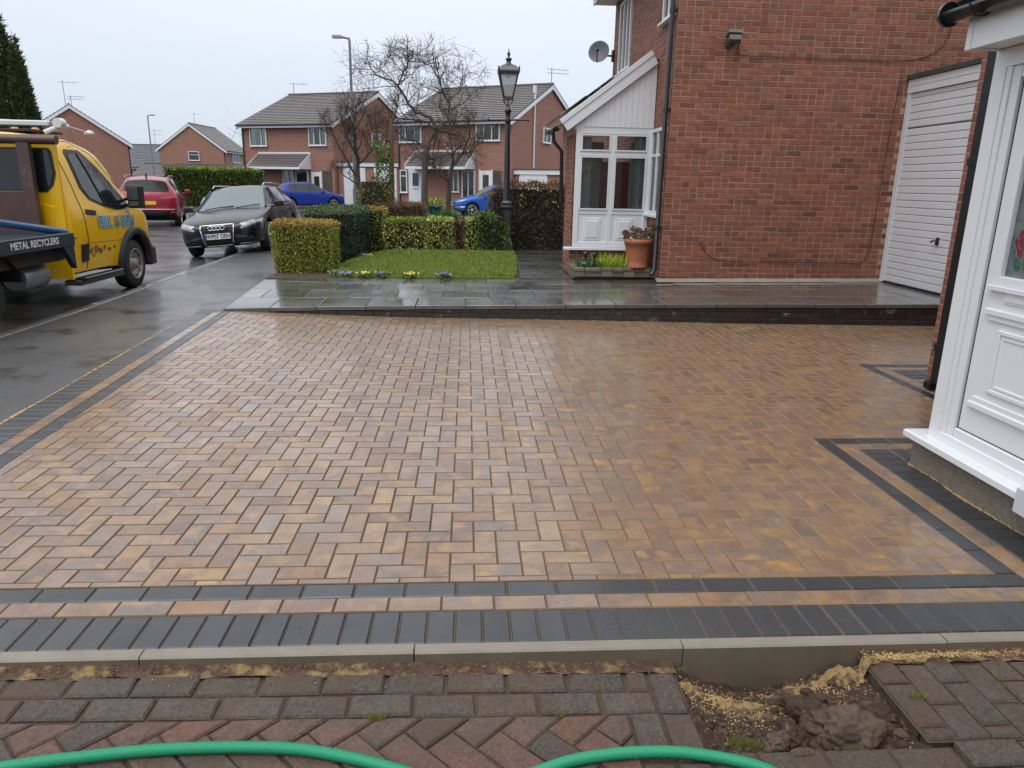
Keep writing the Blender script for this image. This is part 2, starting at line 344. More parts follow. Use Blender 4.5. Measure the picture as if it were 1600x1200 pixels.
for i in range(-36, 92):
    for j in range(-2, 70):
        m4 = (i+j) % 4
        X0 = .031 + (i-0)*P; Y0 = 2.679 + (j-0)*P
        if m4 == 0: rect = (X0, Y0, X0+2*P, Y0+P)
        elif m4 == 2: rect = (X0, Y0, X0+P, Y0+2*P)
        else: continue
        x0, y0, x1, y1 = rect; poly = [(x0+G, y0+G), (x1-G, y0+G), (x1-G, y1-G), (x0+G, y1-G)]; full = True
        cx, cy = (x0+x1)/2, (y0+y1)/2
        if x0 > 8.9 or (cx > 3.66 and cy < 6.39): continue
        def cut(p, a, b, c):
            q = clip(p, a, b, c); return q
        A0 = area(poly)
        poly = cut(poly, 0, -1, -2.642)
        poly = cut(poly, 1, .0615, 0) if False else poly
        if poly: poly = cut(poly, -1, -.0615, -(XL(0)+.408))            # left border: x >= XL(y)+.408
        if poly:
            s = (yw(cx+.05)-yw(cx-.05))/.1; poly = cut(poly, -s, 1, yw(cx)-s*cx-.115)
        for (ex, ey) in ((2.262, 4.352), (3.66, 6.39)):
            if poly:
                p1 = cut(poly, 1, 0, ex-.002); p2 = cut(poly, 0, -1, -(ey+.002))
                a1 = area(p1) if len(p1) > 2 else 0; a2 = area(p2) if len(p2) > 2 else 0
                poly = p1 if a1 > a2 else p2
        if not poly or len(poly) < 3: continue
        A = area(poly)
        if A < .0006: continue
        field.append((dist(cx, cy), poly, A > A0*.999, rect))
field.sort(key=lambda t: t[0])
stuffmb = MB(); stuffmb.side = 1
for k, (d, poly, full, rect) in enumerate(field):
    if k < 300:
        x0, y0, x1, y1 = rect
        if full: me = rnd.choice(paver_mesh(x1-x0-2*G, y1-y0-2*G, m_pav, 'tan')); o = link('paver', me, drive); o.location = ((x0+x1)/2, (y0+y1)/2, rnd.uniform(-.0008, .0008))
        else:
            b = MB(); b.side = 1; cx = sum(p[0] for p in poly)/len(poly); cy = sum(p[1] for p in poly)/len(poly)
            b.prism([(x-cx, y-cy) for x, y in poly], -.03, 0, min(CH, .003)); o = b.build('paver', [m_pav, m_bed], drive); o.location = (cx, cy, 0)
    else:
        stuffmb.p = rnd.random(); z = rnd.uniform(-.001, .001); t = rnd.uniform(-.0008, .0008)
        stuffmb.prism(poly, -.02, z, CH if full else .002, zf=(lambda x, y, t=t, r=rect: t*(x-r[0])/.2))
o = stuffmb.build('distant_pavers', [m_pav, m_bed], drive); o['kind'] = 'stuff'

border = []
def rowb(x0, y0, x1, y1, length, width, m, side=1, start=0., endcut=True):
    """a row of blocks from (x0,y0) along to (x1,y1); width is measured to the left of travel"""
    L = math.hypot(x1-x0, y1-y0); a = math.atan2(y1-y0, x1-x0); t = -start; ux, uy = math.cos(a), math.sin(a)
    while t < L-.02:
        s0, s1 = max(t, 0), min(t+length, L)
        if s1-s0 > .02:
            cx, cy = x0+ux*(s0+s1)/2-uy*width/2*side, y0+uy*(s0+s1)/2+ux*width/2*side
            border.append((dist(cx, cy), cx, cy, a, s1-s0-2*(.0021 if m is m_char else G), width-2*(.0018 if m is m_char else G), m))
        t += length
FX0 = -2.9
rowb(FX0, 2.235, 2.66, 2.235, P, .198, m_char)
rowb(FX0+.2, 2.435, 2.46, 2.435, 2*P, .1, m_pav, start=.05)
rowb(FX0+.3, 2.537, 2.36, 2.537, 2*P-.0016, .1, m_char, start=(-.1-.0)+.174)
rowb(2.26, 2.64, 2.26, 4.35, 2*P, .1, m_char, side=-1); rowb(2.362, 2.54, 2.362, 4.25, 2*P, .1, m_pav, side=-1, start=.08); rowb(2.464, 2.44, 2.464, 4.15, P, .19, m_char, side=-1)
rowb(2.362, 4.35, 3.9, 4.35, 2*P, .1, m_char, side=-1, start=.02); rowb(2.464, 4.25, 3.9, 4.25, 2*P, .1, m_pav, side=-1, start=.1); rowb(2.66, 4.15, 3.9, 4.15, P, .2, m_char, side=-1)
rowb(3.66, 4.36, 3.66, 6.39, 2*P, .1, m_char, side=-1, start=.1); rowb(3.762, 4.36, 3.762, 6.28, 2*P, .1, m_pav, side=-1); rowb(3.864, 4.36, 3.864, 5.8, P, .065, m_char, side=-1)
rowb(3.762, 6.39, 8.8, 6.39, 2*P, .1, m_char, side=-1); rowb(3.864, 6.28, 8.8, 6.28, 2*P, .1, m_pav, side=-1); rowb(3.864, 6.178, 8.8, 6.178, P, .2, m_char, side=-1); rowb(3.864, 5.97, 8.8, 5.97, 2*P, .1, m_char, side=-1)
y0, y1 = 2.44, 9.05
rowb(XL(y0), y0, XL(y1), y1, P, .2, m_char, side=-1); rowb(XL(y0)+.203, y0, XL(y1)+.203, y1-.05, 2*P, .1, m_pav, side=-1, start=.03); rowb(XL(y0)+.306, y0, XL(y1)+.306, y1-.1, 2*P, .1, m_char, side=-1, start=.12)
for (xa, ya), (xb, yb) in zip([(-2.88, 9.065)]+WALL[1:-1], WALL[1:]): rowb(xa, ya-.11, xb, yb-.11, 2*P, .1, m_pav, side=1, start=.05)
border.sort(key=lambda t: t[0]); bs = MB(); bs2 = MB(); bs.side = bs2.side = 1; bs.sch = False
for k, (d, cx, cy, a, w, h, m) in enumerate(border):
    if k < 300:
        o = link('border_paver', rnd.choice(paver_mesh(round(w, 3), round(h, 3), m, m.name)), drive); o.location = (cx, cy, rnd.uniform(-.0006, .0008)); o.rotation_euler = (0, 0, a+rnd.uniform(-.003, .003))
    else:
        q = bs if m is m_char else bs2; q.p = rnd.random(); q.T = Matrix.Translation((cx, cy, 0)) @ Matrix.Rotation(a, 4, 'Z'); q.prism([(-w/2, -h/2), (w/2, -h/2), (w/2, h/2), (-w/2, h/2)], -.02, 0, CH)
for q, m in ((bs, m_char), (bs2, m_pav)):
    if q.f: o = q.build('distant_border_pavers', [m, m_bed], drive); o['kind'] = 'stuff'
# sand brushed along the road edge of the driveway and against the porch
from mathutils import noise as _mn
def ragged_strip(name, pts, w, z, m, parent=None, seed=1, h=.012, **tags):
    r_ = random.Random(seed); mb = MB(); vs = []; n = 0
    for (x0, y0), (x1, y1) in zip(pts, pts[1:]):
        L = math.hypot(x1-x0, y1-y0); k = max(2, int(L/.012)); nx, ny = -(y1-y0)/L, (x1-x0)/L
        for i in range(k):
            t = i/k; x, y = lerp(x0, x1, t), lerp(y0, y1, t); ww = w*(.75+.9*_mn.noise(Vector((x*2.5+seed, y*2.5, seed)))+.35*_mn.noise(Vector((x*18, y*18, seed)))); ww = ww if ww*w > 0 else w*.04
            vs += [(x, y, z), (x+nx*ww*.5, y+ny*ww*.5, z+h*(.4+.6*r_.random())), (x+nx*ww, y+ny*ww, z-.003)]; n += 1
    mb.add(vs, [(3*i+j, 3*i+j+1, 3*i+j+4, 3*i+j+3) for i in range(n-1) for j in (0, 1)], True)
    return mb.build(name, m, parent, **tags)
ragged_strip('sand_line', [(XL(2.3)-.0, 2.3), (XL(9)+.0, 9.0)], .026, -.002, m_sand, kind='stuff', seed=3, h=.006)
ragged_strip('sand_line', [(2.652, 3.9), (2.652, 2.3)], -.03, -.001, m_sand, kind='stuff', seed=5, h=.008)
ragged_strip('sand_line', [(x, y-.012) for x, y in [(-2.2, 8.93)]+WALL[1:5]], -.03, -.004, m_sand, kind='stuff', seed=9, h=.008)

# concrete edging along the front
edg = thing('edging_kerb', None, None); edg['kind'] = 'structure'
for k, xa in enumerate((-2.97, -2.045, -1.11, -.183, .768, 1.745)):
    b = MB(); L = .93 if k < 5 else .93
    L = (-2.045, -1.11, -.183, .768, 1.745, 2.69)[k]-xa
    b.m = 0; x0, x1 = xa+.0025, xa+L-.0025; yb, yf = 2.232, 2.182; zt = (.0, .0, .0, -.002, -.003, -.001)[k]
    vs = [(x0, yf, -.2), (x1, yf, -.2), (x1, yb, -.2), (x0, yb, -.2), (x0, yf, zt-.006), (x1, yf, zt-.006), (x0, yf+.007, zt), (x1, yf+.007, zt), (x1, yb, zt), (x0, yb, zt)]
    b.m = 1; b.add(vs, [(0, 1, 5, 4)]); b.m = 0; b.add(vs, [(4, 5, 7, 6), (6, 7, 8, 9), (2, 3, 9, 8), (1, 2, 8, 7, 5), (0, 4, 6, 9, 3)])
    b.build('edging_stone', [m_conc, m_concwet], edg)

# ------------------------------------------------------------------ old block paving in the foreground
m_oldg = mat('old_grey_block', [(.072, .055, .042), (.088, .066, .05), (.055, .046, .038), (.08, .056, .042), (.1, .07, .05)], rough=.6, rough2=.85, mottle=(12, .6, (.035, .03, .025)), mottle2=(95, .5, (.2, .17, .14)), stain=((.1, .062, .042), 4, .45, .7), bump=(110, 1., .008), bump2=(25, .9, .01))
m_oldr = mat('old_red_block', [(.16, .062, .042), (.12, .06, .044), (.2, .07, .045), (.095, .062, .05), (.16, .08, .057), (.085, .058, .047)], rough=.6, rough2=.85, mottle=(10, .7, (.055, .042, .035)), mottle2=(95, .5, (.26, .18, .14)), stain=((.09, .07, .055), 3.5, .5, .75), bump=(110, 1., .008), bump2=(25, .9, .01))
m_oldbed = mat('old_joint_dirt', [(.08, .05, .036)], rough=.9, mottle=(9, .7, (.14, .075, .045)), mottle2=(4, .5, (.05, .055, .015)), bump=(140, .8, .006))
ZO = -.03
HX0, HX1, HY0, HY1 = .73, 1.41, 1.76, 2.15
def zo(x): return -.032*max(0, min(1, (x+1.5)/2.2)) if x < 1.4 else -.014
ob = MB()
def rectf(mb, x0, x1, y0, y1, z): mb.add([(x0, y0, z+zo(x0)), (x1, y0, z+zo(x1)), (x1, y1, z+zo(x1)), (x0, y1, z+zo(x0))], [(0, 1, 2, 3)])
for r4 in ((-3.4, -1.5, 1.0, 2.182, 0), (-1.5, HX0, 1.0, 2.182, 0), (HX1, 3.6, HY0, 2.182, 0), (1.4, 3.6, 1.0, HY0, -.018), (HX0, 1.399, 1.0, HY0, 0)): rectf(ob, *r4[:4], ZO-.012+r4[4])
oldp = ob.build('old_paving', m_oldbed, kind='structure')
def oldblock(cx, cy, w, h, a, m, z=0, poly=None, tilt=.006):
    b = MB(); pp = poly or [(-w/2, -h/2), (w/2, -h/2), (w/2, h/2), (-w/2, h/2)]
    pp = [(x+rnd.uniform(-.0025, .0025), y+rnd.uniform(-.0025, .0025)) for x, y in pp]
    b.prism(pp, -.06, 0, .007); o = b.build('block', m, oldp)
    o.location = (cx, cy, ZO+zo(cx)+z+rnd.uniform(-.0035, .0035)); o.rotation_euler = (rnd.uniform(-tilt, tilt), rnd.uniform(-tilt, tilt)+(.0145 if cx < .75 else 0), a+rnd.uniform(-.025, .025)); return o
def rowo(x0, x1, yc, h=.1, start=0, L=.2, m=m_oldg, gap=.007, skip=None):
    x = x0-start
    while x < x1-.02:
        a, b = max(x, x0), min(x+L, x1)
        if b-a > .03 and not (skip and skip((a+b)/2, yc)): oldblock((a+b)/2, yc, b-a-gap, h-gap, 0, m)
        x += L+.004
rowo(-3.2, .62, 2.088, .1, start=.13); rowo(-3.2, .62, 1.983, .102, start=.03)
for x in (.673,): 
    for yc in (2.03, 1.825, 1.62, 1.415): oldblock(x, yc, .094, .195, 0, m_oldg)
for yc in (1.83, 1.625, 1.42): oldblock(.57, yc, .094, .194, 0, m_oldg)
# herringbone at 45 degrees
for i in range(-40, 40):
    for j in range(-40, 40):
        m4 = (i+j) % 4
        if m4 not in (0, 2): continue
        q = .104; w, h = (2*q, q) if m4 == 0 else (q, 2*q); lx, ly = i*q+w/2, j*q+h/2
        ca = math.cos(R(45)); cx, cy = -1.0+ca*(lx-ly), 1.5+ca*(lx+ly)
        if cx < -3 or cx > .75 or cy < 1.15 or cy > 2.1: continue
        c = [(-w/2+.003, -h/2+.003), (w/2-.003, -h/2+.003), (w/2-.003, h/2-.003), (-w/2+.003, h/2-.003)]
        wp = [(cx+ca*(x-y), cy+ca*(x+y)) for x, y in c]
        wp = clip(wp, 0, 1, 1.924); wp = clip(wp, 1, 0, .515) if wp else wp
        if len(wp) < 3 or area(wp) < .0012: continue
        mx_, my_ = sum(p[0] for p in wp)/len(wp), sum(p[1] for p in wp)/len(wp)
        oldblock(mx_, my_, 0, 0, 0, m_oldr if rnd.random() < .85 else m_oldg, poly=[(x-mx_, y-my_) for x, y in wp], tilt=.004)
# below and right of the hole
rowo(.73, 1.72, 1.705, .105, start=.06); rowo(.73, 1.72, 1.598, .105, start=.16); rowo(.73, 1.72, 1.49, .105, start=.02)
x = 1.467
for c in range(14):
    y = 1.0+(.1 if c % 2 else 0)
    while y < 2.15:
        y2 = min(y+.2, 2.135 - .0*c)
        if y2-y > .04 and not (x < 1.73 and y2 < 1.80):
            ya = max(y, 1.765) if x < 1.73 else y
            if y2-ya > .04: oldblock(x, (ya+y2)/2, .096, y2-ya-.007, .0, m_oldg if (c < 2 or rnd.random() < .7) else m_oldr, z=.0)
        y += .205
    x += .104
# sand spilled between edging and old paving
m_spill = mat('earth_and_sand', [(.11, .06, .038)], rough=.9, mottle=(40, .8, (.19, .115, .07)), stain=((.36, .25, .11), 14, .5, .66), mottle2=(120, .7, (.04, .025, .018)), bump=(130, 1., .008), bump2=(20, .8, .012))
m_spills = mat('spilled_sand_mix', [(.4, .28, .12)], rough=.9, mottle=(50, .6, (.3, .19, .08)), stain=((.14, .08, .045), 30, .5, .6), bump=(150, 1., .006), bump2=(30, .8, .008))
for xa_, xb_ in ((-3.3, .73), (1.42, 3.5)):
    q = MB(); nx_ = int((xb_-xa_)/.012); vs = [(lerp(xa_, xb_, i/nx_), y_, ZO+zo(lerp(xa_, xb_, i/nx_))-.006+(.010*(.5+_mn.noise(Vector((lerp(xa_, xb_, i/nx_)*14, y_*60, 0)))) if y_ > 2.11 else -.006)+(.012 if y_ > 2.17 else 0)) for y_ in (2.125, 2.13, 2.134, 2.138, 2.145, 2.16, 2.17, 2.183) for i in range(nx_+1)]
    q.add(vs, [(j*(nx_+1)+i, j*(nx_+1)+i+1, (j+1)*(nx_+1)+i+1, (j+1)*(nx_+1)+i) for j in range(7) for i in range(nx_)], True); q.build('spilled_earth', m_spill, kind='stuff')
ragged_strip('spilled_sand', [(1.43, 2.183), (2.6, 2.181)], -.05, ZO-.014, m_spills, kind='stuff', seed=12, h=.008)
# the dug-out hole
from mathutils import noise as mn
def fz(x, y):
    t = max(0, min(1, (x-HX0)/(HX1-HX0))); s = max(0, min(1, (y-HY0)/(HY1-HY0)))
    z = -.1 - .025*math.sin(math.pi*t) - .05*s*math.exp(-((t-.45)/.3)**2) + .05*max(0, t-.75)*s
    z += .022*mn.fractal(Vector((x*9, y*9, 0)), 1, 2, 4) + .013*abs(mn.noise(Vector((x*26, y*26, 3)))) + .007*mn.fractal(Vector((x*60, y*60, 3)), 1, 2, 3)
    edge = min(x-HX0, HY1+.03-y, y-HY0)
    if edge < .05 and s < .9: z += (.05-max(edge, 0))*.5
    return z
m_hole = mat('dug_earth', [(.075, .04, .025)], rough=.85, mottle=(10, .7, (.13, .075, .045)), mottle2=(45, .9, (.035, .02, .014)), stain=((.24, .17, .1), 16, .56, .68), bump=(80, 1., .012), bump2=(25, .8, .02))
hb = MB(); n = 150; m_ = 96
vs = [(lerp(HX0-.02, HX1+.02, i/n), lerp(HY0-.02, 2.184, j/m_), fz(lerp(HX0-.02, HX1+.02, i/n), lerp(HY0-.02, 2.184, j/m_))) for j in range(m_+1) for i in range(n+1)]
hb.add(vs, [(j*(n+1)+i, j*(n+1)+i+1, (j+1)*(n+1)+i+1, (j+1)*(n+1)+i) for j in range(m_) for i in range(n)], True)
hb.build('hole_floor', m_hole, kind='structure')
def sandpile(cx, cy, rx, ry, h, name='sand_pile', m=None, seed=0, **tags):
    b = MB(); n_ = 60; vs = []
    for k in range(7):
        t = k/6
        for i in range(n_):
            a = 2*math.pi*i/n_; w = 1+.45*mn.noise(Vector((math.cos(a)*1.5+seed, math.sin(a)*1.5, seed)))+.35*mn.noise(Vector((math.cos(a)*5+seed, math.sin(a)*5, seed)))
            x = cx+rx*t*w*math.cos(a); y = cy+ry*t*w*math.sin(a); zz = fz(x, y) if HX0 < x < HX1 else ZO
            vs.append((x, y, zz + h*(1-t*t)-.006*(t > .9)+.004*mn.noise(Vector((x*60, y*60, 1)))))
    b.add(vs, [(k*n_+i, k*n_+(i+1) % n_, (k+1)*n_+(i+1) % n_, (k+1)*n_+i) for k in range(6) for i in range(n_)] + [tuple(range(n_))], True)
    return b.build(name, m or m_spills, **tags)
sandpile(.92, 2.05, .1, .04, .014, kind='stuff', seed=2); sandpile(1.16, 2.12, .13, .026, .014, kind='stuff', seed=5); sandpile(1.34, 2.13, .1, .03, .035, kind='stuff', seed=8); sandpile(.78, 2.1, .05, .03, .015, kind='stuff', seed=4)
m_rock = mat('rubble_stone', [(.105, .07, .045)], rough=.8, mottle=(14, .6, (.08, .05, .035)), mottle2=(40, .5, (.15, .11, .075)), bump=(60, .9, .008), bump2=(14, .8, .015), space='object', stain=((.05, .03, .02), 9, .5, .62))
def rock(loc, sx, sy, sz, seed, label, cat='stone', m=m_rock, name='rubble_stone', group=None, sub=5, amp=.28):
    bm = bmesh.new(); bmesh.ops.create_icosphere(bm, subdivisions=sub, radius=1)
    for v in bm.verts:
        p = v.co.copy(); d = 1+amp*mn.fractal(p*1.1+Vector((seed, 0, 0)), 1, 2, 3)+.2*mn.ridged_multi_fractal(p*2.2+Vector((seed, 3, 0)), 1, 2, 4, 1, 2)-.2+.06*mn.fractal(p*9+Vector((seed, 3, 0)), 1, 2, 3)
        for ax in (Vector((.3, .2, 1)), Vector((1, .3, .2)), Vector((-.8, .7, .3)), Vector((-.3, -1, .4))):
            ax.normalize(); t = p.dot(ax)
            if t > .72: d *= 1-(t-.72)*.7
        v.co = Vector((p.x*sx*d, p.y*sy*d, p.z*sz*d))
    me = bpy.data.meshes.new(name); bm.to_mesh(me); bm.free(); me.materials.append(m)
    for p in me.polygons: p.use_smooth = True
    o = link(name, me, label=label, category=cat, group=group); o.location = loc; o.rotation_euler = (0, 0, seed); return o
rock((1.2, 1.85, -.085), .115, .085, .075, 3.0, 'large muddy lump of broken concrete sitting in the dug-out hole', cat='rubble')
rock((.965, 1.81, -.09), .052, .04, .04, 7.0, 'small round stone at the near edge of the hole, left of the big lump', m=m_rock)
rock((1.02, 1.84, -.085), .06, .045, .035, 11.0, 'reddish clod of earth between the small stone and the big concrete lump', cat='clod', m=m_hole)
rock((1.12, 1.95, -.09), .09, .04, .035, 15.0, 'dark flat clod of earth behind the big concrete lump', cat='clod', m=m_hole)
rock((1.005, 1.745, -.07), .05, .018, .018, 19.0, 'thin pale sliver of stone lying beside the small round stone', m=m_rock)
rock((1.345, 1.93, -.095), .05, .07, .035, 23.0, 'dark clod of earth against the right side of the hole', cat='clod', m=m_hole)
# crumbs and clods thrown about the hole
cl = MB()
for k in range(170):
    x = rnd.uniform(HX0+.03, HX1-.02); y = rnd.uniform(HY0+.01, 2.12); s = rnd.uniform(.006, .022)*(1.4 if x > 1.0 else .7); z = fz(x, y)+s*.25; cl.p = rnd.random(); n1 = 6; vs = [(x, y, z+s*.8)]
    for ring_, (zz, rr) in enumerate(((.35, .8), (-.3, 1.0))): vs += [(x+s*rr*rnd.uniform(.7, 1.25)*math.cos(a+ring_*.5), y+s*rr*rnd.uniform(.6, 1.1)*math.sin(a+ring_*.5), z+s*zz*rnd.uniform(.6, 1.3)) for a in np.linspace(0, 6.283, n1, endpoint=False)]
    cl.add(vs, [(0, 1+i, 1+(i+1) % n1) for i in range(n1)]+[(1+i, 7+i, 7+(i+1) % n1, 1+(i+1) % n1) for i in range(n1)])
cl.build('earth_clods', mat('clod_earth', [(.07, .038, .024), (.13, .08, .05), (.05, .03, .02), (.17, .12, .08), (.09, .05, .03)], rough=.85, mottle=(60, .6, (.04, .024, .016)), bump=(120, 1., .006)), kind='stuff')
# loose grit in the hole
gr = MB()
for k in range(1500):
    x = rnd.uniform(HX0, HX1); y = rnd.uniform(HY0, 2.17); s = rnd.uniform(.0015, .006)*(1.6 if rnd.random() < .06 else 1); z = fz(x, y); gr.p = rnd.random()
    a = rnd.random()*3; vs = [(x+s*math.cos(a+t)*rnd.uniform(.7, 1.2), y+s*math.sin(a+t)*rnd.uniform(.7, 1.2), z) for t in (0, 1.57, 3.14, 4.7)]+[(x, y, z+s*.9)]
    gr.add(vs, [(0, 1, 4), (1, 2, 4), (2, 3, 4), (3, 0, 4)])
for k in range(500):
    x = rnd.uniform(-1.8, 2.2); y = 2.178-abs(rnd.gauss(0, .045))
    if HX0-.01 < x < HX1+.01: continue
    s = rnd.uniform(.001, .004); z = ZO+zo(x)+.004; gr.p = rnd.random()
    gr.add([(x-s, y-s, z), (x+s, y-s, z), (x+s, y+s, z), (x-s, y+s, z), (x, y, z+s*1.3)], [(0, 1, 4), (1, 2, 4), (2, 3, 4), (3, 0, 4)])
gr.build('loose_grit', mat('grit', [(.06, .03, .02), (.2, .13, .08), (.1, .05, .035), (.3, .22, .15), (.05, .03, .025), (.12, .06, .04)], rough=.8), kind='stuff')

gs = MB()
for k in range(2600):      # loose sand grains round the piles
    c = rnd.choice(((.93, 2.03, .15, .07), (1.18, 2.1, .18, .04), (1.37, 2.12, .13, .045), (.79, 2.09, .08, .05), (1.1, 2.0, .2, .08), (1.6, 2.14, .3, .02)))
    x = rnd.gauss(c[0], c[2]*.62); y = rnd.gauss(c[1], c[3]*.6)
    if not (HX0 < x < 2.2 and y < 2.178) or (x > HX1 and y < 2.12): continue
    s = rnd.uniform(.001, .003); z = fz(x, y) if x < HX1 else ZO+.003; gs.p = rnd.random(); gs.add([(x-s, y-s, z), (x+s, y-s, z), (x+s, y+s, z), (x-s, y+s, z), (x, y, z+s*1.4)], [(0, 1, 4), (1, 2, 4), (2, 3, 4), (3, 0, 4)])
gs.build('sand_grains', mat('sand_grain', [(.5, .36, .15), (.42, .28, .12), (.56, .42, .2)], rough=.9), kind='stuff')
# ------------------------------------------------------------------ green ribbed hose
m_hose = mat('green_hose_plastic', [(.015, .3, .15)], rough=.38, mottle=(30, .15, (.03, .24, .13)), sss=.1)
HP = [(-1.55, 1.66), (-1.27, 1.73), (-1.09, 1.76), (-.9, 1.782), (-.69, 1.788), (-.49, 1.776), (-.33, 1.738), (-.19, 1.69), (-.05, 1.635), (.12, 1.645), (.3, 1.712), (.46, 1.738), (.6, 1.74), (.7, 1.725), (.8, 1.695), (.88, 1.65), (.96, 1.54), (1.1, 1.38)]
def catmull(p, t):
    n_ = len(p)-1; i = min(int(t*n_), n_-1); u = t*n_-i; g = lambda k: Vector(p[max(0, min(n_, k))]); a, b, c, d = g(i-1), g(i), g(i+1), g(i+2)
    return .5*((2*b)+(c-a)*u+(2*a-5*b+4*c-d)*u*u+(3*b-a-3*c+d)*u**3)
pts = [catmull(HP, k/1500) for k in range(1501)]; acc = [0]
for a, b in zip(pts, pts[1:]): acc.append(acc[-1]+(b-a).length)
path = []; rad = []; pitch = .0058; k = 0; s = 0; sub = 0; prof = (.0142, .0168, .0174, .0168)
while s < acc[-1]:
    while acc[k+1] < s: k += 1
    u = (s-acc[k])/(acc[k+1]-acc[k]); q = pts[k].lerp(pts[k+1], u); path.append((q.x, q.y, ZO+zo(min(q.x, 1.3))+.02)); rad.append(prof[sub % 4]); s += pitch/4; sub += 1
MB().tube(path, rad, 14).build('hose', m_hose, label='bright green ribbed plastic hose snaking across the old block paving in the foreground', category='hose')
# moss tufts between the old blocks
def tuft(name, cx, cy, z, r, n_, m, seed, hgt=.02, wid=.0015, **tags):
    r_ = random.Random(seed); b = MB()
    for _ in range(n_):
        a = r_.random()*6.28; d = r*math.sqrt(r_.random()); x, y = cx+d*math.cos(a)*1.5, cy+d*math.sin(a)*.6; h = hgt*(.4+r_.random()); t = r_.random()*6.28; b.p = r_.random()
        zz = z if not callable(z) else z(x, y); lx, ly = r_.uniform(-.6, .6)*h, r_.uniform(-.6, .6)*h
        b.add([(x-wid*math.cos(t), y-wid*math.sin(t), zz), (x+wid*math.cos(t), y+wid*math.sin(t), zz), (x+lx, y+ly, zz+h)], [(0, 1, 2)])
    return b.build(name, m, **tags)
m_moss = mat('moss', [(.2, .22, .03), (.13, .17, .03), (.26, .25, .05), (.1, .12, .02)], rough=.8)
tuft('moss', .87, 1.83, lambda x, y: fz(x, y), .04, 420, m_moss, 1, .02, kind='stuff'); tuft('moss', 1.18, 1.772, -.08, .02, 160, m_moss, 2, .012, kind='stuff')
tuft('moss', 1.49, 1.95, ZO-.012, .022, 220, m_moss, 3, .008, kind='stuff'); tuft('moss', -.285, 1.922, ZO+zo(-.285)-.004, .022, 200, m_moss, 4, .015, kind='stuff')
for k, (x, y) in enumerate(((-.55, 2.06), (-.92, 2.06), (-1.36, 2.1), (-1.28, 1.99), (1.83, 1.97), (-.12, 2.02), (.3, 1.9), (1.6, 2.1), (.76, 2.12))): tuft('moss', x, y+.028, ZO+zo(x)-.006, .012, 90, m_moss, 10+k, .008, kind='stuff')
# ------------------------------------------------------------------ brick walls laid brick by brick
_bm = {}
def brick_mesh(L, m):
    k = (round(L, 3), m.name)
    if k not in _bm:
        _bm[k] = []
        for q in range(3):
            r_ = random.Random(q); t = [r_.uniform(-.0015, .0015) for _ in range(3)]
            b = MB(); b.prism([(-L/2, -.0318), (L/2, -.0318), (L/2, .0318), (-L/2, .0318)], -.02, 0, .0025, zf=lambda x, y: t[0]+t[1]*x*8+t[2]*y*16); _bm[k].append(b.mesh('brick', m))
    return _bm[k]
def brickwall(parent, O, u, n, L, H, nparts=0, holes=(), m=m_red, mm=m_mortar, seed=1, headers=.3, phase=0, stuff='brickwork', top=None, jitter=1.5):
    r_ = random.Random(seed); O, u, n = Vector(O), Vector(u).normalized(), Vector(n).normalized(); z = Vector((0, 0, 1))
    if u.cross(z).dot(n) < 0: O = O+u*L; u = -u; holes = [(L-b, L-a, c, d) for a, b, c, d in holes]
    Rm = Matrix((u, z, n)).transposed().to_4x4(); items = []
    rows = int(H/.075)
    for r in range(rows):
        zc = .0375+r*.075; x = -(.1125 if r % 2 else 0)-phase
        while x < L:
            if r_.random() < headers: segs = [(x, x+.1125), (x+.1125, x+.225)]
            else: segs = [(x, x+.225)]
            for a, b in segs:
                a, b = max(a, 0), min(b, L)
                if b-a < .03: continue
                if top and zc > top((a+b)/2): continue
                if any(h0-.01 < (a+b)/2 < h1+.01 and h2 < zc < h3 for h0, h1, h2, h3 in holes):
                    continue
                items.append((O+u*((a+b)/2)+z*zc, b-a-.011))
            x += .225
    camp = Vector((0, 0, 1.57)); items.sort(key=lambda t: (t[0]-camp).length/(.2+t[1]*2)); sb = MB()
    for k, (p, w) in enumerate(items):
        d = r_.uniform(-1, 1)*.001*jitter
        if k < nparts:
            o = link('brick', r_.choice(brick_mesh(w, m)), parent); M = Rm.copy(); M.translation = p+n*d
            o.matrix_basis = M
        else:
            sb.p = r_.random(); M = Rm.copy(); M.translation = p+n*d; sb.T = M
            sb.prism([(-w/2, -.0318), (w/2, -.0318), (w/2, .0318), (-w/2, .0318)], -.02, 0, .0025)
    if sb.f: o = sb.build(stuff, m, parent); o['kind'] = 'stuff'
    # mortar face
    mb = MB(); mb.add([O-n*.0045, O+u*L-n*.0045, O+u*L-n*.0045+z*H, O-n*.0045+z*H], [(0, 1, 2, 3)])
    return mb.build('mortar', mm, parent)

# ------------------------------------------------------------------ raised slab path of the house next door
m_slab = mat('wet_paving_slab', [(.085, .088, .088), (.11, .11, .105), (.065, .068, .066), (.09, .086, .078)], rough=.12, rough2=.36, rs=.9, mottle=(1.3, .5, (.12, .115, .1)), mottle2=(100, .5, (.13, .13, .125)), bump=(150, .25, .002), bump2=(1.7, .22, .012), wet=(.8, .2, .9), coat_r=.05, stain=((.045, .042, .028), 1.6, .5, .7))
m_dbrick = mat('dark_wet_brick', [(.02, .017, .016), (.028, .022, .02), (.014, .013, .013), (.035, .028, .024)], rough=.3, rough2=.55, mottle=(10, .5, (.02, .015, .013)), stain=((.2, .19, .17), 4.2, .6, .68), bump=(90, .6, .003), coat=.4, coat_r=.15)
m_dmort = mat('dark_mortar', [(.03, .026, .023)], rough=.6, mottle=(5, .5, (.07, .06, .05)))
def zs(x, y):
    k = max(0, min(1, (y-yw(x))/2.2)); return lerp(zp(x), max(zp(x), .158+.0*x), k)
path_ = thing('raised_path', None, None); path_['kind'] = 'structure'
bd = MB(); xs = np.linspace(-3.05, 9, 60)
vs = []
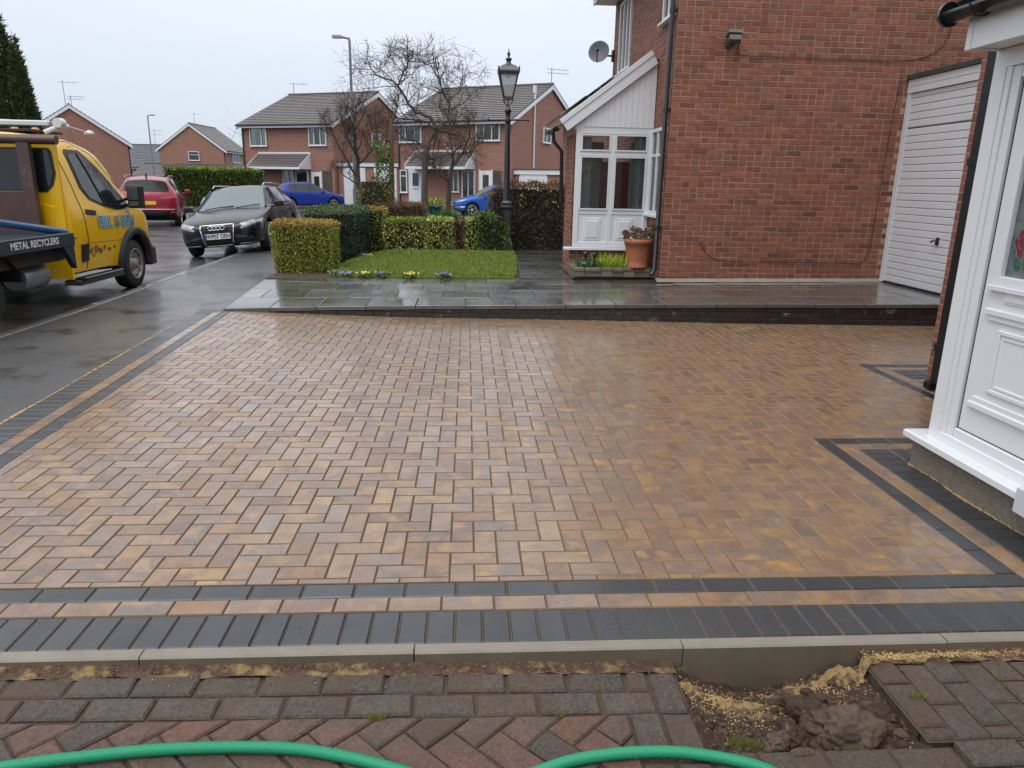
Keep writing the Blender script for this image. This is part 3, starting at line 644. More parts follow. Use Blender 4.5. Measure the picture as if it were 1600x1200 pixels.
for x in xs: vs += [(x, yw(x)+.05, zp(x)-.014), (x, yw(x)+2.3, zs(x, yw(x)+2.3)-.014), (x, 11.25, zs(x, 11.25)-.014)]
bd.add(vs, [(3*i+j, 3*i+3+j, 3*i+4+j, 3*i+1+j) for i in range(59) for j in (0, 1)]); bd.build('path_base', m_dmort, path_)
def slab(x0, x1, ya, yb, off=0., m=m_slab, thick=.045, parent=None, z=0):
    b = MB(); g = .004; f = lambda x: yw(x)+ya-.028*(ya == 0) if ya < 5 else ya
    h = lambda x: yw(x)+yb if yb < 5 else yb
    poly = [(x0+g, f(x0)+g), (x1-g, f(x1)+g), (x1-g+off, h(x1)-g), (x0+g+off, h(x0)-g)]
    cx = sum(p[0] for p in poly)/4; cy = sum(p[1] for p in poly)/4; t = rnd.uniform(-.002, .002)
    b.prism([(x-cx, y-cy) for x, y in poly], -thick, 0, .005, zf=lambda x, y: zs(cx+x, cy+y)-zs(cx, cy)+t*x*2+rnd.uniform(-.0007, .0007))
    o = b.build('paving_slab', m, parent or path_); o.location = (cx, cy, zs(cx, cy)+z+rnd.uniform(-.002, .002)); return o
for row in range(4):
    x = -3.02-(.3 if row % 2 else 0)
    while x < 8.6:
        x1 = min(x+.6, 8.7); xa = max(x, -3.02)
        ya, yb = .6*row, .6*(row+1)
        if row == 3:
            if xa > 1.6: break
            ya = 1.8; yb = min(2.42, 11.15-yw(xa))
        if row == 2 and xa > 2.5: yb = 10.36-yw(xa)
        if x1-xa > .1: slab(xa, x1, ya, yb, thick=.2 if xa < -2.9 else .045)
        x += .6
# mortar fillet at the foot of the gable
fb = MB(); fb.add([(2.75, 10.37, zp(3)+.004), (6.14, 10.37, zp(6)+.004), (6.14, 10.46, zp(6)+.05), (2.75, 10.46, zp(3)+.05)], [(0, 1, 2, 3)]); fb.build('mortar_fillet', mat('cement_fillet', [(.3, .27, .23)], rough=.8, mottle=(3, .5, (.17, .14, .11)), bump=(40, .6, .005)), path_)
# low brick retaining wall under the slabs
rw = thing('retaining_wall', 'low dark wet brick retaining wall under the edge of the raised slab path', 'wall', (1.5, 8.6, 0), world=True)
r_ = random.Random(5); cnt = 0; sb = MB(); mb = MB()
for (xa, ya), (xb, yb) in zip(WALL, WALL[1:]):
    u = Vector((xb-xa, yb-ya, 0)); L = u.length; u.normalize(); n_ = Vector((u.y, -u.x, 0))
    Rm = Matrix((u, Vector((0, 0, 1)), n_)).transposed().to_4x4()
    for r in range(4):
        x = -(.11 if r % 2 else 0)
        while x < L:
            a, b = max(0, x), min(L, x+.225); x += .225
            if b-a < .03: continue
            xm = xa+u.x*(a+b)/2; top = zp(xm)-.05
            z0 = -.005+r*.072; z1 = min(z0+.063, top)
            if z1-z0 < .012: continue
            M = Rm.copy(); M.translation = Vector((xa, ya, 0))+u*((a+b)/2)+Vector((0, 0, (z0+z1)/2))+n_*r_.uniform(-.002, .002)
            q = MB(); w = b-a-.01; h = z1-z0; q.prism([(-w/2, -h/2), (w/2, -h/2), (w/2, h/2), (-w/2, h/2)], -.03, 0, .003)
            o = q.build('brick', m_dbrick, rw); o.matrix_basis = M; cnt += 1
    mb.add([(xa+n_.x*-.008, ya-n_.y*.008, -.01), (xb+n_.x*-.008, yb-n_.y*.008, -.01), (xb+n_.x*-.008, yb-n_.y*.008, zp(xb)-.046), (xa+n_.x*-.008, ya-n_.y*.008, zp(xa)-.046)], [(0, 1, 2, 3)])
mb.build('mortar', m_dmort, rw)

# ------------------------------------------------------------------ helpers for joinery
def frame_box(mb, M, w, h, t, d, inner=()):
    """a rectangular frame w x h in local xy, bar t, depth d (z), with inner bars ('v',x) / ('h',y)"""
    mb.T = M
    mb.box(0, w, 0, t, 0, d, .003); mb.box(0, w, h-t, h, 0, d, .003); mb.box(0, t, t, h-t, 0, d, .003); mb.box(w-t, w, t, h-t, 0, d, .003)
    for k, v in inner:
        if k == 'v': mb.box(v-t*.45, v+t*.45, t, h-t, 0, d*.9, .003)
        else: mb.box(t, w-t, v-t*.42, v+t*.42, 0, d*.84, .003)
    mb.T = None; return mb
def plane_M(O, u, n, v=(0, 0, 1)):
    """local x->u, y->v, z->n, origin O"""
    M = Matrix((Vector(u).normalized(), Vector(v).normalized(), Vector(n).normalized())).transposed().to_4x4(); M.translation = Vector(O); return M
m_curt = mat('net_curtain', [(.5, .5, .48)], rough=.9, mottle=(3, .3, (.35, .35, .35)))
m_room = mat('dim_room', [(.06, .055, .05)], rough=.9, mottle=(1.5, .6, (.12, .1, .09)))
m_gclear = glassy('clear_glass', (.02, .02, .02), .93)
def window(parent, O, u, n, w, h, t=.055, d=.06, inner=(), sill=True, curtain=0, back=True, gl=None, rec=.03, local=False):
    M = plane_M(Vector(O)-Vector(n)*rec, u, n)
    f = frame_box(MB(), M, w, h, t, d, inner).build('window', m_white, parent)
    far = rec < 0; b = MB(); b.T = M; b.box(t, w-t, t, h-t, .018+.008*far, .026+.008*far); b.build('pane', gl or m_gclear, f)
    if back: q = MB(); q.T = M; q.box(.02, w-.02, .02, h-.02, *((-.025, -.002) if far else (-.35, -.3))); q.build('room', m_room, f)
    if curtain:
        q = MB(); q.T = M; N = 24
        for (a, c) in ((t, t+(w-2*t)*curtain), (w-t-(w-2*t)*curtain, w-t)):
            vs = []
            for i in range(N+1): x = lerp(a, c, i/N); zc_ = (.012+.006*math.sin(i*2.1)) if far else (-.03+.012*math.sin(i*2.1)); vs += [(x, t, zc_), (x, h-t, zc_)]
            q.add(vs, [(2*i, 2*i+2, 2*i+3, 2*i+1) for i in range(N)], True)
        q.build('curtain', m_curt, f)
    if sill: q = MB(); q.T = M; q.box(-.04, w+.04, -.035, 0, 0, .11, .006); q.build('sill', m_white, f)
    return f

# ------------------------------------------------------------------ the brick house next door (gable towards the driveway)
h1 = thing('brick_house', 'two storey red brick house with white lean-to porch, its gable wall facing the new driveway', 'house', (2.8, 10.45, .28), world=True)
GY = 10.45
brickwall(h1, (2.8, GY, .3), (1, 0, 0), (0, -1, 0), 6.4, 4.95, 300, holes=[(3.34, 6.5, -1, 2.76)], seed=3)
WIN_N = (10.62, 11.2, 3.82, 4.8); WIN_F = (13.4, 14.35, 3.55, 4.75); BAY = (10.66, 11.37, 1.17, 2.4)
brickwall(h1, (2.8, GY, .3), (0, 1, 0), (-1, 0, 0), 4.5, 4.6, 0, holes=[(a-GY-.01, b-GY+.01, c-.3, d-.3) for a, b, c, d in (WIN_N, WIN_F, BAY)] + [(.96, 1.75, -1, 2.0)], seed=4, stuff='front_brickwork')
core = MB(); core.box(2.83, 9.2, GY+.03, 14.92, 0, 4.88); core.add([(2.83, GY+.02, 4.8), (9.2, GY+.02, 4.8), (6.0, GY+.02, 6.7), (2.83, 14.9, 4.8), (9.2, 14.9, 4.8), (6.0, 14.9, 6.7)], [(0, 1, 2), (5, 4, 3)])
core.build('wall', m_mortar, h1)
def stepped_roof(parent, A, B, up, n_, name='roof', m=m_tile, course=.3, th=.022, length_over=0, back=True):
    """tile courses: A,B eave line ends; up = vector from eave to ridge; real lapped courses"""
    A, B, up = Vector(A), Vector(B), Vector(up); L = up.length; k = max(2, round(L/course)); d = up/k; nn = (B-A).cross(up).normalized()
    if nn.z < 0: nn = -nn
    mb = MB(); w = (B-A); nt = max(1, int(w.length/n_))
    for i in range(k):
        a0 = A+d*i; a1 = A+d*(i+1)
        for j in range(nt):
            f0, f1 = j/nt, (j+1)/nt; mb.p = rnd.random(); s = rnd.uniform(-.002, .002)
            p = [a0+w*f0, a0+w*f1, a1+w*f1, a1+w*f0]
            mb.add([p[0]+nn*(th+s), p[1]+nn*(th+s), p[2]+nn*(.004), p[3]+nn*(.004), p[0]-nn*.004, p[1]-nn*.004], [(0, 1, 2, 3), (4, 5, 1, 0)])
    mb.p = 0
    if back: mb.add([A-nn*.02, B-nn*.02, B+up-nn*.02, A+up-nn*.02], [(3, 2, 1, 0)])
    o = mb.build(name, m, parent); return o
ro = stepped_roof(h1, (2.38, 10.3, 4.98), (2.38, 15.05, 4.98), (3.62, 0, 1.8), .33); ro['kind'] = 'stuff'
ro = stepped_roof(h1, (9.62, 10.3, 4.98), (9.62, 15.05, 4.98), (-3.62, 0, 1.8), .33, name='rear_roof'); ro['kind'] = 'stuff'
b = MB(); b.box(2.4, 2.80, 10.36, 15.0, 4.87, 4.885); b.build('soffit', m_white, h1)
b = MB(); b.box(2.375, 2.4, 10.33, 15.02, 4.86, 5.02); b.build('fascia', m_white, h1)
b = MB(); b.T = None
def gutter(parent, p0, p1, r=.055, m=m_black, n=8, brackets=0, name='gutter'):
    p0, p1 = Vector(p0), Vector(p1); t = (p1-p0).normalized(); s = t.cross(Vector((0, 0, 1))).normalized(); mb = MB(); vs = []
    for q in (p0, p1):
        for rr in (r, r-.008):
            for k in range(n+1): a = math.pi*k/n; vs.append(q+s*rr*math.cos(a)-Vector((0, 0, 1))*rr*math.sin(a))
    m_ = n+1; fs = []
    for k in range(n): fs += [(k, k+1, 2*m_+k+1, 2*m_+k), (m_+k+1, m_+k, 3*m_+k, 3*m_+k+1), (k+1, k, m_+k, m_+k+1), (2*m_+k, 2*m_+k+1, 3*m_+k+1, 3*m_+k)]
    fs += [(0, 2*m_, 3*m_, m_), (n, m_+n, 3*m_+n, 2*m_+n)]
    mb.add(vs, fs, True)
    for k in range(brackets):
        q = p0.lerp(p1, (k+.5)/brackets); mb.tube([q+s*(r+.008)*math.cos(a)-Vector((0, 0, 1))*(r+.008)*math.sin(a) for a in np.linspace(0, math.pi, 9)], .006, 5)
    return mb.build(name, m, parent)
gutter(h1, (2.31, 10.3, 5.02), (2.31, 15.05, 5.02), brackets=5)
b = MB(); b.tube([(2.31, 10.48, 4.98), (2.31, 10.48, 4.9), (2.7, 10.5, 4.72), (2.735, 10.5, 4.6), (2.735, 10.5, .4), (2.68, 10.47, .33)], .034, 10)
for z in (1.0, 2.6, 3.85): b.tube([(2.735, 10.5, z-.03), (2.735, 10.5, z+.03)], .043, 10); b.box(2.75, 2.8, 10.46, 10.54, z-.02, z+.02)
b.build('downpipe', m_black, h1)
for (a, bb, c, d), inn, cu in ((WIN_N, [('v', .3)], .5), (WIN_F, [('v', .32), ('v', .62)], .25), (BAY, [('h', .85), ('v', .36)], .2)):
    window(h1, (2.8, bb, c), (0, -1, 0), (-1, 0, 0), bb-a, d-c, t=.05, inner=inn, curtain=cu)
# --- lean-to porch
PY = 11.4
po = MB(); po.box(1.62, 2.79, PY+.02, 12.22, .2, .6)   # plinth body
po.build('porch_plinth', m_mortar, h1)
brickwall(h1, (1.6, PY, .22), (1, 0, 0), (0, -1, 0), 1.19, .38, 0, seed=8, stuff='plinth_brickwork')
brickwall(h1, (1.6, PY, .22), (0, 1, 0), (-1, 0, 0), .82, 2.1, 0, seed=9, stuff='side_brickwork')
b = MB(); b.box(1.63, 1.7, PY+.06, 12.2, .6, 2.3); b.build('porch_side_wall', m_mortar, h1)
b = MB(); b.box(1.5, 2.78, PY-.09, PY+.05, .605, .645, .008); b.build('porch_sill', m_white, h1)
pw = MB(); M = plane_M((1.63, PY, .65), (1, 0, 0), (0, -1, 0))
frame_box(pw, M, 1.16, 1.75, .075, .05, [('v', .56), ('h', 1.39), ('h', .53)])
pw.T = M; pw.box(.09, .53, 1.42, 1.66, .045, .062, .004) if False else None
for x0, x1, z0, z1 in ((.075, .525, 1.425, 1.67), (.595, 1.085, 1.425, 1.67), (.075, .525, .565, 1.355), (.595, 1.085, .565, 1.355)):   # sash beads
    pw.box(x0, x1, z0, z0+.022, .045, .06); pw.box(x0, x1, z1-.022, z1, .045, .06); pw.box(x0, x0+.022, z0+.022, z1-.022, .045, .06); pw.box(x1-.022, x1, z0+.022, z1-.022, .045, .06)
f = pw.build('porch_window', m_white, h1)
q = MB(); q.T = M; q.box(.07, 1.09, .53, 1.68, .015, .024); q.build('pane', m_gclear, f)
q = MB(); q.T = M; q.box(.07, 1.09, .07, .5, .01, .03)
for x0 in (.16, .66):
    q.box(x0, x0+.27, .1, .44, .03, .04, .008); q.box(x0+.04, x0+.23, .14, .4, .04, .05, .008)
q.build('lower_panel', m_white, f)
# things seen inside the porch: inner door and wall
q = MB()
for x_ in (1.72, 2.56):
    vs = []
    for i in range(17): xx = x_+.17*i/16; yy = PY+.09+.012*math.sin(i*1.9); vs += [(xx, yy, .72), (xx, yy, 2.28)]
    q.add(vs, [(2*i, 2*i+2, 2*i+3, 2*i+1) for i in range(16)], True)
q.build('net_curtain', m_curt, h1)  # pale curtains added behind the glass to brighten the porch window
q = MB(); q.box(1.75, 2.2, 12.15, 12.18, .62, 2.25); q.build('inner_wall', mat('porch_inner_wall', [(.6, .56, .54)], rough=.8, mottle=(3, .4, (.2, .18, .17))), h1)
q = MB(); q.box(2.16, 2.62, 12.1, 12.14, .62, 1.95); q.build('inner_door', mat('dark_red_door', [(.3, .035, .03)], rough=.4), h1)
q = MB(); q.box(2.62, 2.78, 12.1, 12.14, .62, 2.25); q.build('inner_frame', m_white, h1)
q = MB(); q.box(1.78, 1.85, 11.44, 11.445, 1.72, 1.8); q.build('window_sticker', mat('yellow_sticker', [(.5, .45, .1)], rough=.6), h1)
# lean-to roof
ro = stepped_roof(h1, (1.42, 11.32, 2.44), (1.42, 12.95, 2.44), (1.4, 0, .95), .33, name='porch_roof', course=.25); ro['kind'] = 'stuff'
bt = MB(); sl_ = math.atan2(.93, 1.25); Mb = plane_M((1.5, PY-.1, 2.36), (math.cos(sl_), 0, math.sin(sl_)), (0, -1, 0), (-math.sin(sl_), 0, math.cos(sl_)))
bt.T = Mb; bt.box(-.02, 1.6, .0, .13, 0, .03, .004); bt.box(-.03, 1.61, .13, .2, 0, .045, .004); bt.build('bargeboard', m_white, h1)
tg = MB()
for k in range(12):      # tongued boards of the little gable
    x0 = 1.75+k*.088; x1 = x0+.084
    zt = lambda x: 2.36+(x-1.5)*.744
    if x1 > 2.79: x1 = 2.79
    if x1-x0 < .02: continue
    tg.add([(x0, PY-.06, 2.42), (x1, PY-.06, 2.42), (x1, PY-.06, max(2.43, zt(x1))), (x0, PY-.06, max(2.43, zt(x0))), (x0-.002, PY-.052, 2.42), (x1+.002, PY-.052, 2.42), (x1+.002, PY-.052, zt(x1)), (x0-.002, PY-.052, zt(x0))], [(0, 1, 2, 3), (4, 0, 3, 7), (1, 5, 6, 2), (0, 4, 5, 1)])
tg.add([(1.6, PY-.05, 2.38), (2.79, PY-.05, 2.38), (2.79, PY-.05, 3.3), (1.6, PY-.05, 2.42)], [(0, 1, 2, 3)])
tg.build('gable_boarding', m_white, h1)
gutter(h1, (1.37, 11.33, 2.43), (1.37, 12.95, 2.43), r=.05, brackets=2, name='porch_gutter')
b = MB(); b.tube([(1.38, 12.3, 2.4), (1.4, 12.3, 2.25), (1.53, 12.28, 2.1), (1.55, 12.28, 1.3)], .03, 8); b.build('porch_downpipe', m_black, h1)
# cables on the gable
m_cab = mat('old_cable', [(.05, .03, .025)], rough=.6)
def cable(name, pts, r=.006):
    q = [catmull(pts, k/60) for k in range(61)]; return MB().tube([(p.x, GY-.012, p.z) for p in q], r, 6).build(name, m_cab, h1)
def catmull(p, t):
    n_ = len(p)-1; i = min(int(t*n_), n_-1); u = t*n_-i; g = lambda k: Vector(p[max(0, min(n_, k))]); a, b, c, d = g(i-1), g(i), g(i+1), g(i+2)
    return .5*((2*b)+(c-a)*u+(2*a-5*b+4*c-d)*u*u+(3*b-a-3*c+d)*u**3)
cable('cable', [(3.66, 0, 3.45), (3.66, 0, 3.34), (3.8, 0, 3.31), (4.3, 0, 3.305), (5, 0, 3.3), (5.7, 0, 3.3), (6.2, 0, 3.34), (6.5, 0, 3.5), (6.6, 0, 3.8), (6.64, 0, 4.2)])
cable('cable', [(6.0, 0, 3.1), (5.95, 0, 2.5), (5.93, 0, 1.6), (5.9, 0, .8), (5.82, 0, .57), (5.5, 0, .54), (4.6, 0, .545), (3.8, 0, .55), (3.5, 0, .63), (3.36, 0, .82)], .0045)
# flood light on the gable
fl = thing('floodlight', 'small grey weathered floodlight fixed high on the red brick gable wall', 'light', (3.55, GY, 3.5), world=True)
b = MB(); b.T = Matrix.Translation((3.55, GY-.09, 3.56)) @ Matrix.Rotation(R(-25), 4, 'X'); b.box(-.095, .095, -.07, .05, -.025, .035, .012); b.build('housing', mat('weathered_lamp_grey', [(.09, .09, .08)], rough=.6, mottle=(20, .5, (.22, .22, .18))), fl)
b = MB(); b.T = Matrix.Translation((3.55, GY-.11, 3.525)) @ Matrix.Rotation(R(-25), 4, 'X'); b.box(-.08, .08, -.05, .05, -.075, 0, .004); b.build('lens', mat('lamp_lens', [(.1, .1, .09)], rough=.2), fl)
b = MB(); b.lathe([(.02, -.09), (.035, -.07), (.035, -.02), (.02, 0)], (3.5, GY-.06, 3.47), 10); b.box(3.48, 3.6, GY-.05, GY, 3.44, 3.5); b.build('sensor', m_black, fl)
# satellite dish
dsh = thing('satellite_dish', 'grey satellite dish on the far corner of the red brick house', 'satellite dish', (2.72, 14.93, 4.0), world=True)
b = MB(); b.T = Matrix.Translation((2.48, 14.75, 4.02)) @ Matrix.Rotation(R(-22), 4, 'Z') @ Matrix.Rotation(R(78), 4, 'X')
b.lathe([(.001, -.045), (.07, -.04), (.14, -.02), (.195, .008), (.2, .014), (.195, .014), (.135, -.014), (.07, -.034), (.001, -.039)], (0, 0, 0), 28, cap=False); b.build('dish', mat('dish_grey', [(.17, .18, .2)], rough=.5), dsh)
b = MB(); b.tube([(2.8, 14.93, 3.98), (2.66, 14.9, 3.98), (2.52, 14.82, 4.0)], .018, 8); b.box(2.76, 2.8, 14.88, 14.98, 3.88, 4.08); b.build('bracket', m_black, dsh)
b = MB(); b.tube([(2.46, 14.75, 3.84), (2.42, 14.58, 3.87), (2.4, 14.46, 3.97)], .012, 6); b.lathe([(.02, -.05), (.03, -.03), (.03, .03), (.02, .05)], (2.4, 14.45, 4.0), 10, axis='y'); b.build('receiver_arm', m_black, dsh)

# ------------------------------------------------------------------ garage of the house next door
ga = thing('garage', 'flat roofed garage with a white ribbed up-and-over door beside the red brick gable', 'garage', (6.14, 9.5, .28), world=True)
GX = 6.14
b = MB(); b.box(GX+.08, 9.1, 8.3, 10.44, .2, 3.08); b.build('wall', m_mortar, ga)
b = MB(); b.box(GX-.02, GX+.03, 10.36, 10.445, .29, 2.9, .004); b.build('door_frame', m_whitep, ga); b = MB(); b.box(GX-.02, GX+.03, 8.3, 8.38, .29, 2.9, .004); b.build('door_frame', m_whitep, ga)
gd = thing('x', None, None); bpy.data.objects.remove(gd)
zz = .3; k = 0
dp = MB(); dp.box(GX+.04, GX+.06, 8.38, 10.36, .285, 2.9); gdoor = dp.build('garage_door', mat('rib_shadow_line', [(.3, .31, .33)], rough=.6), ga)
zz = .3
while zz < 2.86:
    h = .094; b = MB(); big = abs(zz-2.28) < .05
    top = min(zz+h, 2.88); y0_, y1_ = 8.385, 10.355
    b.add([(GX+.006, y0_, zz+.003), (GX+.006, y1_, zz+.003), (GX, y1_, zz+.01), (GX, y0_, zz+.01), (GX, y1_, top-.01), (GX, y0_, top-.01), (GX+.007, y1_, top-.001), (GX+.007, y0_, top-.001), (GX+.045, y0_, zz+.002), (GX+.045, y1_, zz+.002), (GX+.045, y1_, top), (GX+.045, y0_, top)],
          [(1, 0, 3, 2), (2, 3, 5, 4), (4, 5, 7, 6), (0, 1, 9, 8), (7, 6, 10, 11)][::1])
    b.build('slat', m_whitep, gdoor); zz = top+(.02 if big else .002)
b = MB(); b.T = Matrix.Translation((GX-.005, 9.25, .95)); b.box(-.02, 0, -.02, .02, -.05, .05, .005); b.T = None; b.tube([(GX-.02, 9.25, .96), (GX-.05, 9.25, .96), (GX-.05, 9.31, .95), (GX-.045, 9.33, .93)], .011, 8); b.build('handle', m_black, gdoor)
for z0, z1 in ((2.885, 2.965), (2.97, 3.06)):
    b = MB(); b.box(GX-.03, GX+.08, 8.3, 10.44, z0, z1, .004); b.build('fascia_board', m_whitep, ga)
b = MB(); b.box(GX-.06, 9.2, 8.25, 10.44, 3.065, 3.13, .01); b.build('roof', mat('felt_roof_edge', [(.05, .055, .05)], rough=.6, mottle=(8, .5, (.09, .1, .08))), ga)

# ------------------------------------------------------------------ our own house: main wall, downpipe and white porch
me_ = thing('own_house', 'near house at the right edge with a white porch door and black downpipe', 'house', (3.93, 3.9, 0), world=True)
brickwall(me_, (3.93, 4.2, 0), (0, 1, 0), (-1, 0, 0), 1.575, 4.9, 0, seed=21)
b = MB(); b.box(3.95, 10.5, -4.2, 5.765, 0, 5.1); b.build('wall', m_farbrick, me_)
b = MB(); b.box(3.45, 3.95, -4.2, 5.9, 4.95, 5.12); b.build('soffit', m_white, me_)
ro = stepped_roof(me_, (3.4, -4.2, 5.12), (3.4, 5.95, 5.12), (3.7, 0, 1.9), 1.2, name='roof')
b = MB(); b.box(3.825, 3.915, 5.46, 5.56, .05, 4.9, .008); b.box(3.77, 3.9, 5.47, 5.555, .015, .07, .006)
for z in (.35, 1.8, 3.2): b.box(3.815, 3.93, 5.445, 5.57, z-.03, z+.03, .004)
b.build('downpipe', mat('black_downpipe', [(.007, .007, .008)], rough=.45, spec=.3), me_)
b = MB(); b.box(3.9, 3.935, 5.57, 5.62, 0, 4.8); b.build('corner_trim', mat('grey_cable_cover', [(.1, .1, .1)], rough=.5), me_)
m_peb = mat('rough_render', [(.21, .17, .13)], rough=.9, mottle=(20, .6, (.1, .08, .06)), mottle2=(80, .7, (.34, .29, .24)), stain=((.24, .11, .08), 3, .6, .75), bump=(75, 1., .01), bump2=(20, .7, .01))
b = MB(); N = 60
vs = []
for j in range(9):
    for i in range(N+1): y = lerp(2.2, 3.91, i/N); z = .17*j/8; vs.append((2.652-.004*mn.noise(Vector((y*30, z*30, 0)))-.003*mn.noise(Vector((y*90, z*90, 5))), y, z))
b.add(vs, [(j*(N+1)+i, (j+1)*(N+1)+i, (j+1)*(N+1)+i+1, j*(N+1)+i+1) for j in range(8) for i in range(N)], True)
b.box(2.66, 3.92, 2.2, 3.905, -.02, .17); b.build('porch_plinth', m_peb, me_)
b = MB(); b.box(2.598, 2.76, 2.15, 3.935, .172, .212, .008); b.box(2.76, 3.92, 3.83, 3.935, .172, .212); b.build('porch_sill', m_white, me_)
b = MB(); b.box(2.583, 2.66, 2.75, 3.0, .12, .245, .006); b.build('threshold', mat('grey_threshold', [(.6, .62, .65)], rough=.35), me_)
XF = 2.68
b = MB(); b.box(XF, XF+.07, 3.74, 3.83, .213, 2.27, .004); b.box(XF+.004, XF+.07, 3.702, 3.738, .213, 2.25, .003); b.box(XF+.07, 3.92, 3.77, 3.825, .213, 2.27)
b.box(XF, XF+.07, 2.2, 3.74, .213, .262, .004); b.box(XF, XF+.07, 2.2, 3.74, 2.18, 2.27, .004); b.build('porch_frame', m_white, me_)
b = MB(); b.box(XF+.012, XF+.07, 3.642, 3.70, .262, 2.18, .006); b.box(XF+.012, XF+.07, 2.62, 3.638, .262, .318, .006); b.box(XF+.012, XF+.07, 2.62, 3.638, 2.12, 2.18, .006); b.box(XF+.012, XF+.07, 2.56, 2.62, .262, 2.18, .006); b.build('door_frame', m_white, me_)
b = MB(); b.box(XF+.03, XF+.05, 3.6, 3.645, .31, 2.125); b.box(XF+.03, XF+.05, 2.62, 3.6, .305, .335); b.build('door_seal', m_black, me_)
DX = XF+.022
def ring(mb, y0, y1, z0, z1, t, x0, x1, ch=.004):
    """picture-frame moulding on an X-plane"""
    M = plane_M((x1, y1, z0), (0, -1, 0), (-1, 0, 0)); frame_box(mb, M, y1-y0, z1-z0, t, x1-x0)
dl = MB(); GZ0, GZ1, GYa, GYb = 1.165, 1.98, 2.74, 3.515
M = plane_M((DX+.03, 3.622, .327), (0, -1, 0), (-1, 0, 0)); dl.T = M
W_, H_ = .985, 1.79
for x0, x1, z0, z1 in ((0, W_, 0, GZ0-.325), (0, W_, GZ1-.325, H_), (0, 3.618-GYb, GZ0-.325, GZ1-.325), (3.618-GYa, W_, GZ0-.325, GZ1-.325)): dl.box(x0, x1, z0, z1, 0, .03)
dl.T = None
door = dl.build('door', m_white, me_)
q = MB(); ring(q, GYa-.045, GYb+.045, GZ0-.045, GZ1+.045, .045, DX-.016, DX+.0, .01); q.box(DX-.03, DX, GYa-.06, GYb+.06, GZ0-.07, GZ0-.045, .004); q.build('glazing_bead', m_white, door)
q = MB(); q.box(DX-.022, DX, 2.77, 3.57, .97, 1.0, .006); q.box(DX-.012, DX, 2.79, 3.55, .94, .97, .004); q.box(DX-.022, DX, 2.77, 3.57, .47, .5, .006); q.box(DX-.012, DX, 2.79, 3.55, .5, .53, .004); ring(q, 2.86, 3.46, .57, .9, .022, DX-.011, DX); ring(q, 2.89, 3.43, .6, .87, .016, DX-.006, DX); q.build('lower_moulding', m_white, door)
q = MB(); q.T = plane_M((DX, 3.465, 1.035), (0, -1, 0), (-1, 0, 0)); q.box(0, .3, 0, .075, 0, .009, .004); q.box(.012, .288, .012, .063, .009, .014, .003); q.build('letterbox', m_white, door)
gp = MB(); gp.T = plane_M((DX+.012, GYb, GZ0), (0, -1, 0), (-1, 0, 0)); gp.box(0, GYb-GYa, 0, GZ1-GZ0, -.01, 0)
pane = gp.build('stained_glass_pane', mat('obscure_glass', [(.13, .15, .16)], rough=.12, mottle=(4, .5, (.3, .33, .35)), mottle2=(14, .4, (.02, .03, .03)), bump=(35, .5, .01)), door)
m_lead = mat('lead_came', [(.2, .21, .22)], rough=.4, metal=.5)
m_rose = mat('red_glass', [(.22, .004, .012)], rough=.08, coat=.6); m_leaf = mat('green_glass', [(.004, .12, .06)], rough=.08, coat=.6)
def gpt(y, z): return (DX+.009, y, z)
rc, rz = 3.435, 1.335
def disc(mb, cy, cz, ry, rz_, d, n=14, petal=0, rot=0):
    vs = [];
    for k in range(n): a = 2*math.pi*k/n+rot; r = 1+petal*math.cos(5*a); vs.append((DX+.011-d, cy+ry*r*math.cos(a), cz+rz_*r*math.sin(a)))
    mb.add(vs, [tuple(range(n))]); return vs
rm = MB(); out = disc(rm, rc, rz, .05, .062, .001, 30, .12); rm.build('glass_rose', m_rose, pane)
lm = MB(); lm.tube(out+[out[0]], .0022, 4, cap=False)
for k in range(5):
    a = 2*math.pi*k/5+.6; lm.tube([(DX+.009, rc+.024*math.cos(a), rz+.027*math.sin(a)), (DX+.009, rc+.062*math.cos(a), rz+.07*math.sin(a))], .002, 4)
lm.tube([(DX+.009, rc+.026*math.cos(a), rz+.03*math.sin(a)) for a in np.linspace(0, 6.283, 16)], .002, 4)
gl_ = MB()
for (cy, cz, an) in ((3.452, 1.235, 0), (3.39, 1.24, .5), (3.3, 1.25, -.5)):
    vs = []
    for k in range(12): a = 2*math.pi*k/12; w = .02*math.cos(a)*(1-.35*math.sin(a)); h = .035*math.sin(a); vs.append((DX+.009, cy+w*math.cos(an)-h*math.sin(an), cz+w*math.sin(an)+h*math.cos(an)))
    gl_.add(vs, [tuple(range(12))]); lm.tube(vs+[vs[0]], .0018, 4, cap=False)
gl_.build('glass_leaf', m_leaf, pane)
for pts_ in ([(3.455, 1.32), (3.43, 1.345)], [(3.455, 1.45), (3.4, 1.5), (3.3, 1.47), (3.2, 1.55), (2.9, 1.5)], [(3.455, 1.6), (3.36, 1.56), (3.33, 1.42)], [(3.38, 1.275), (3.37, 1.2)], [(3.455, 1.235), (3.4, 1.225), (3.3, 1.22), (2.8, 1.22)], [(3.455, 1.75), (3.3, 1.7), (3.1, 1.82), (2.8, 1.7)]):
    lm.tube([gpt(*p) for p in pts_], .0022, 4)
lm.build('leading', m_lead, pane)
b = MB(); b.box(2.5, 2.522, 2.1, 3.79, 2.262, 2.42, .002); b.box(2.5, 2.74, 3.795, 3.82, 2.262, 2.42); b.box(2.496, 2.53, 3.775, 3.8, 2.26, 2.42); b.build('fascia', m_white, me_)
b = MB(); b.box(2.522, 2.72, 2.1, 3.79, 2.272, 2.285); b.build('porch_soffit', m_white, me_)
gutter(me_, (2.445, 2.0, 2.445), (2.445, 3.9, 2.445), r=.052, n=10, brackets=4, name='porch_gutter')
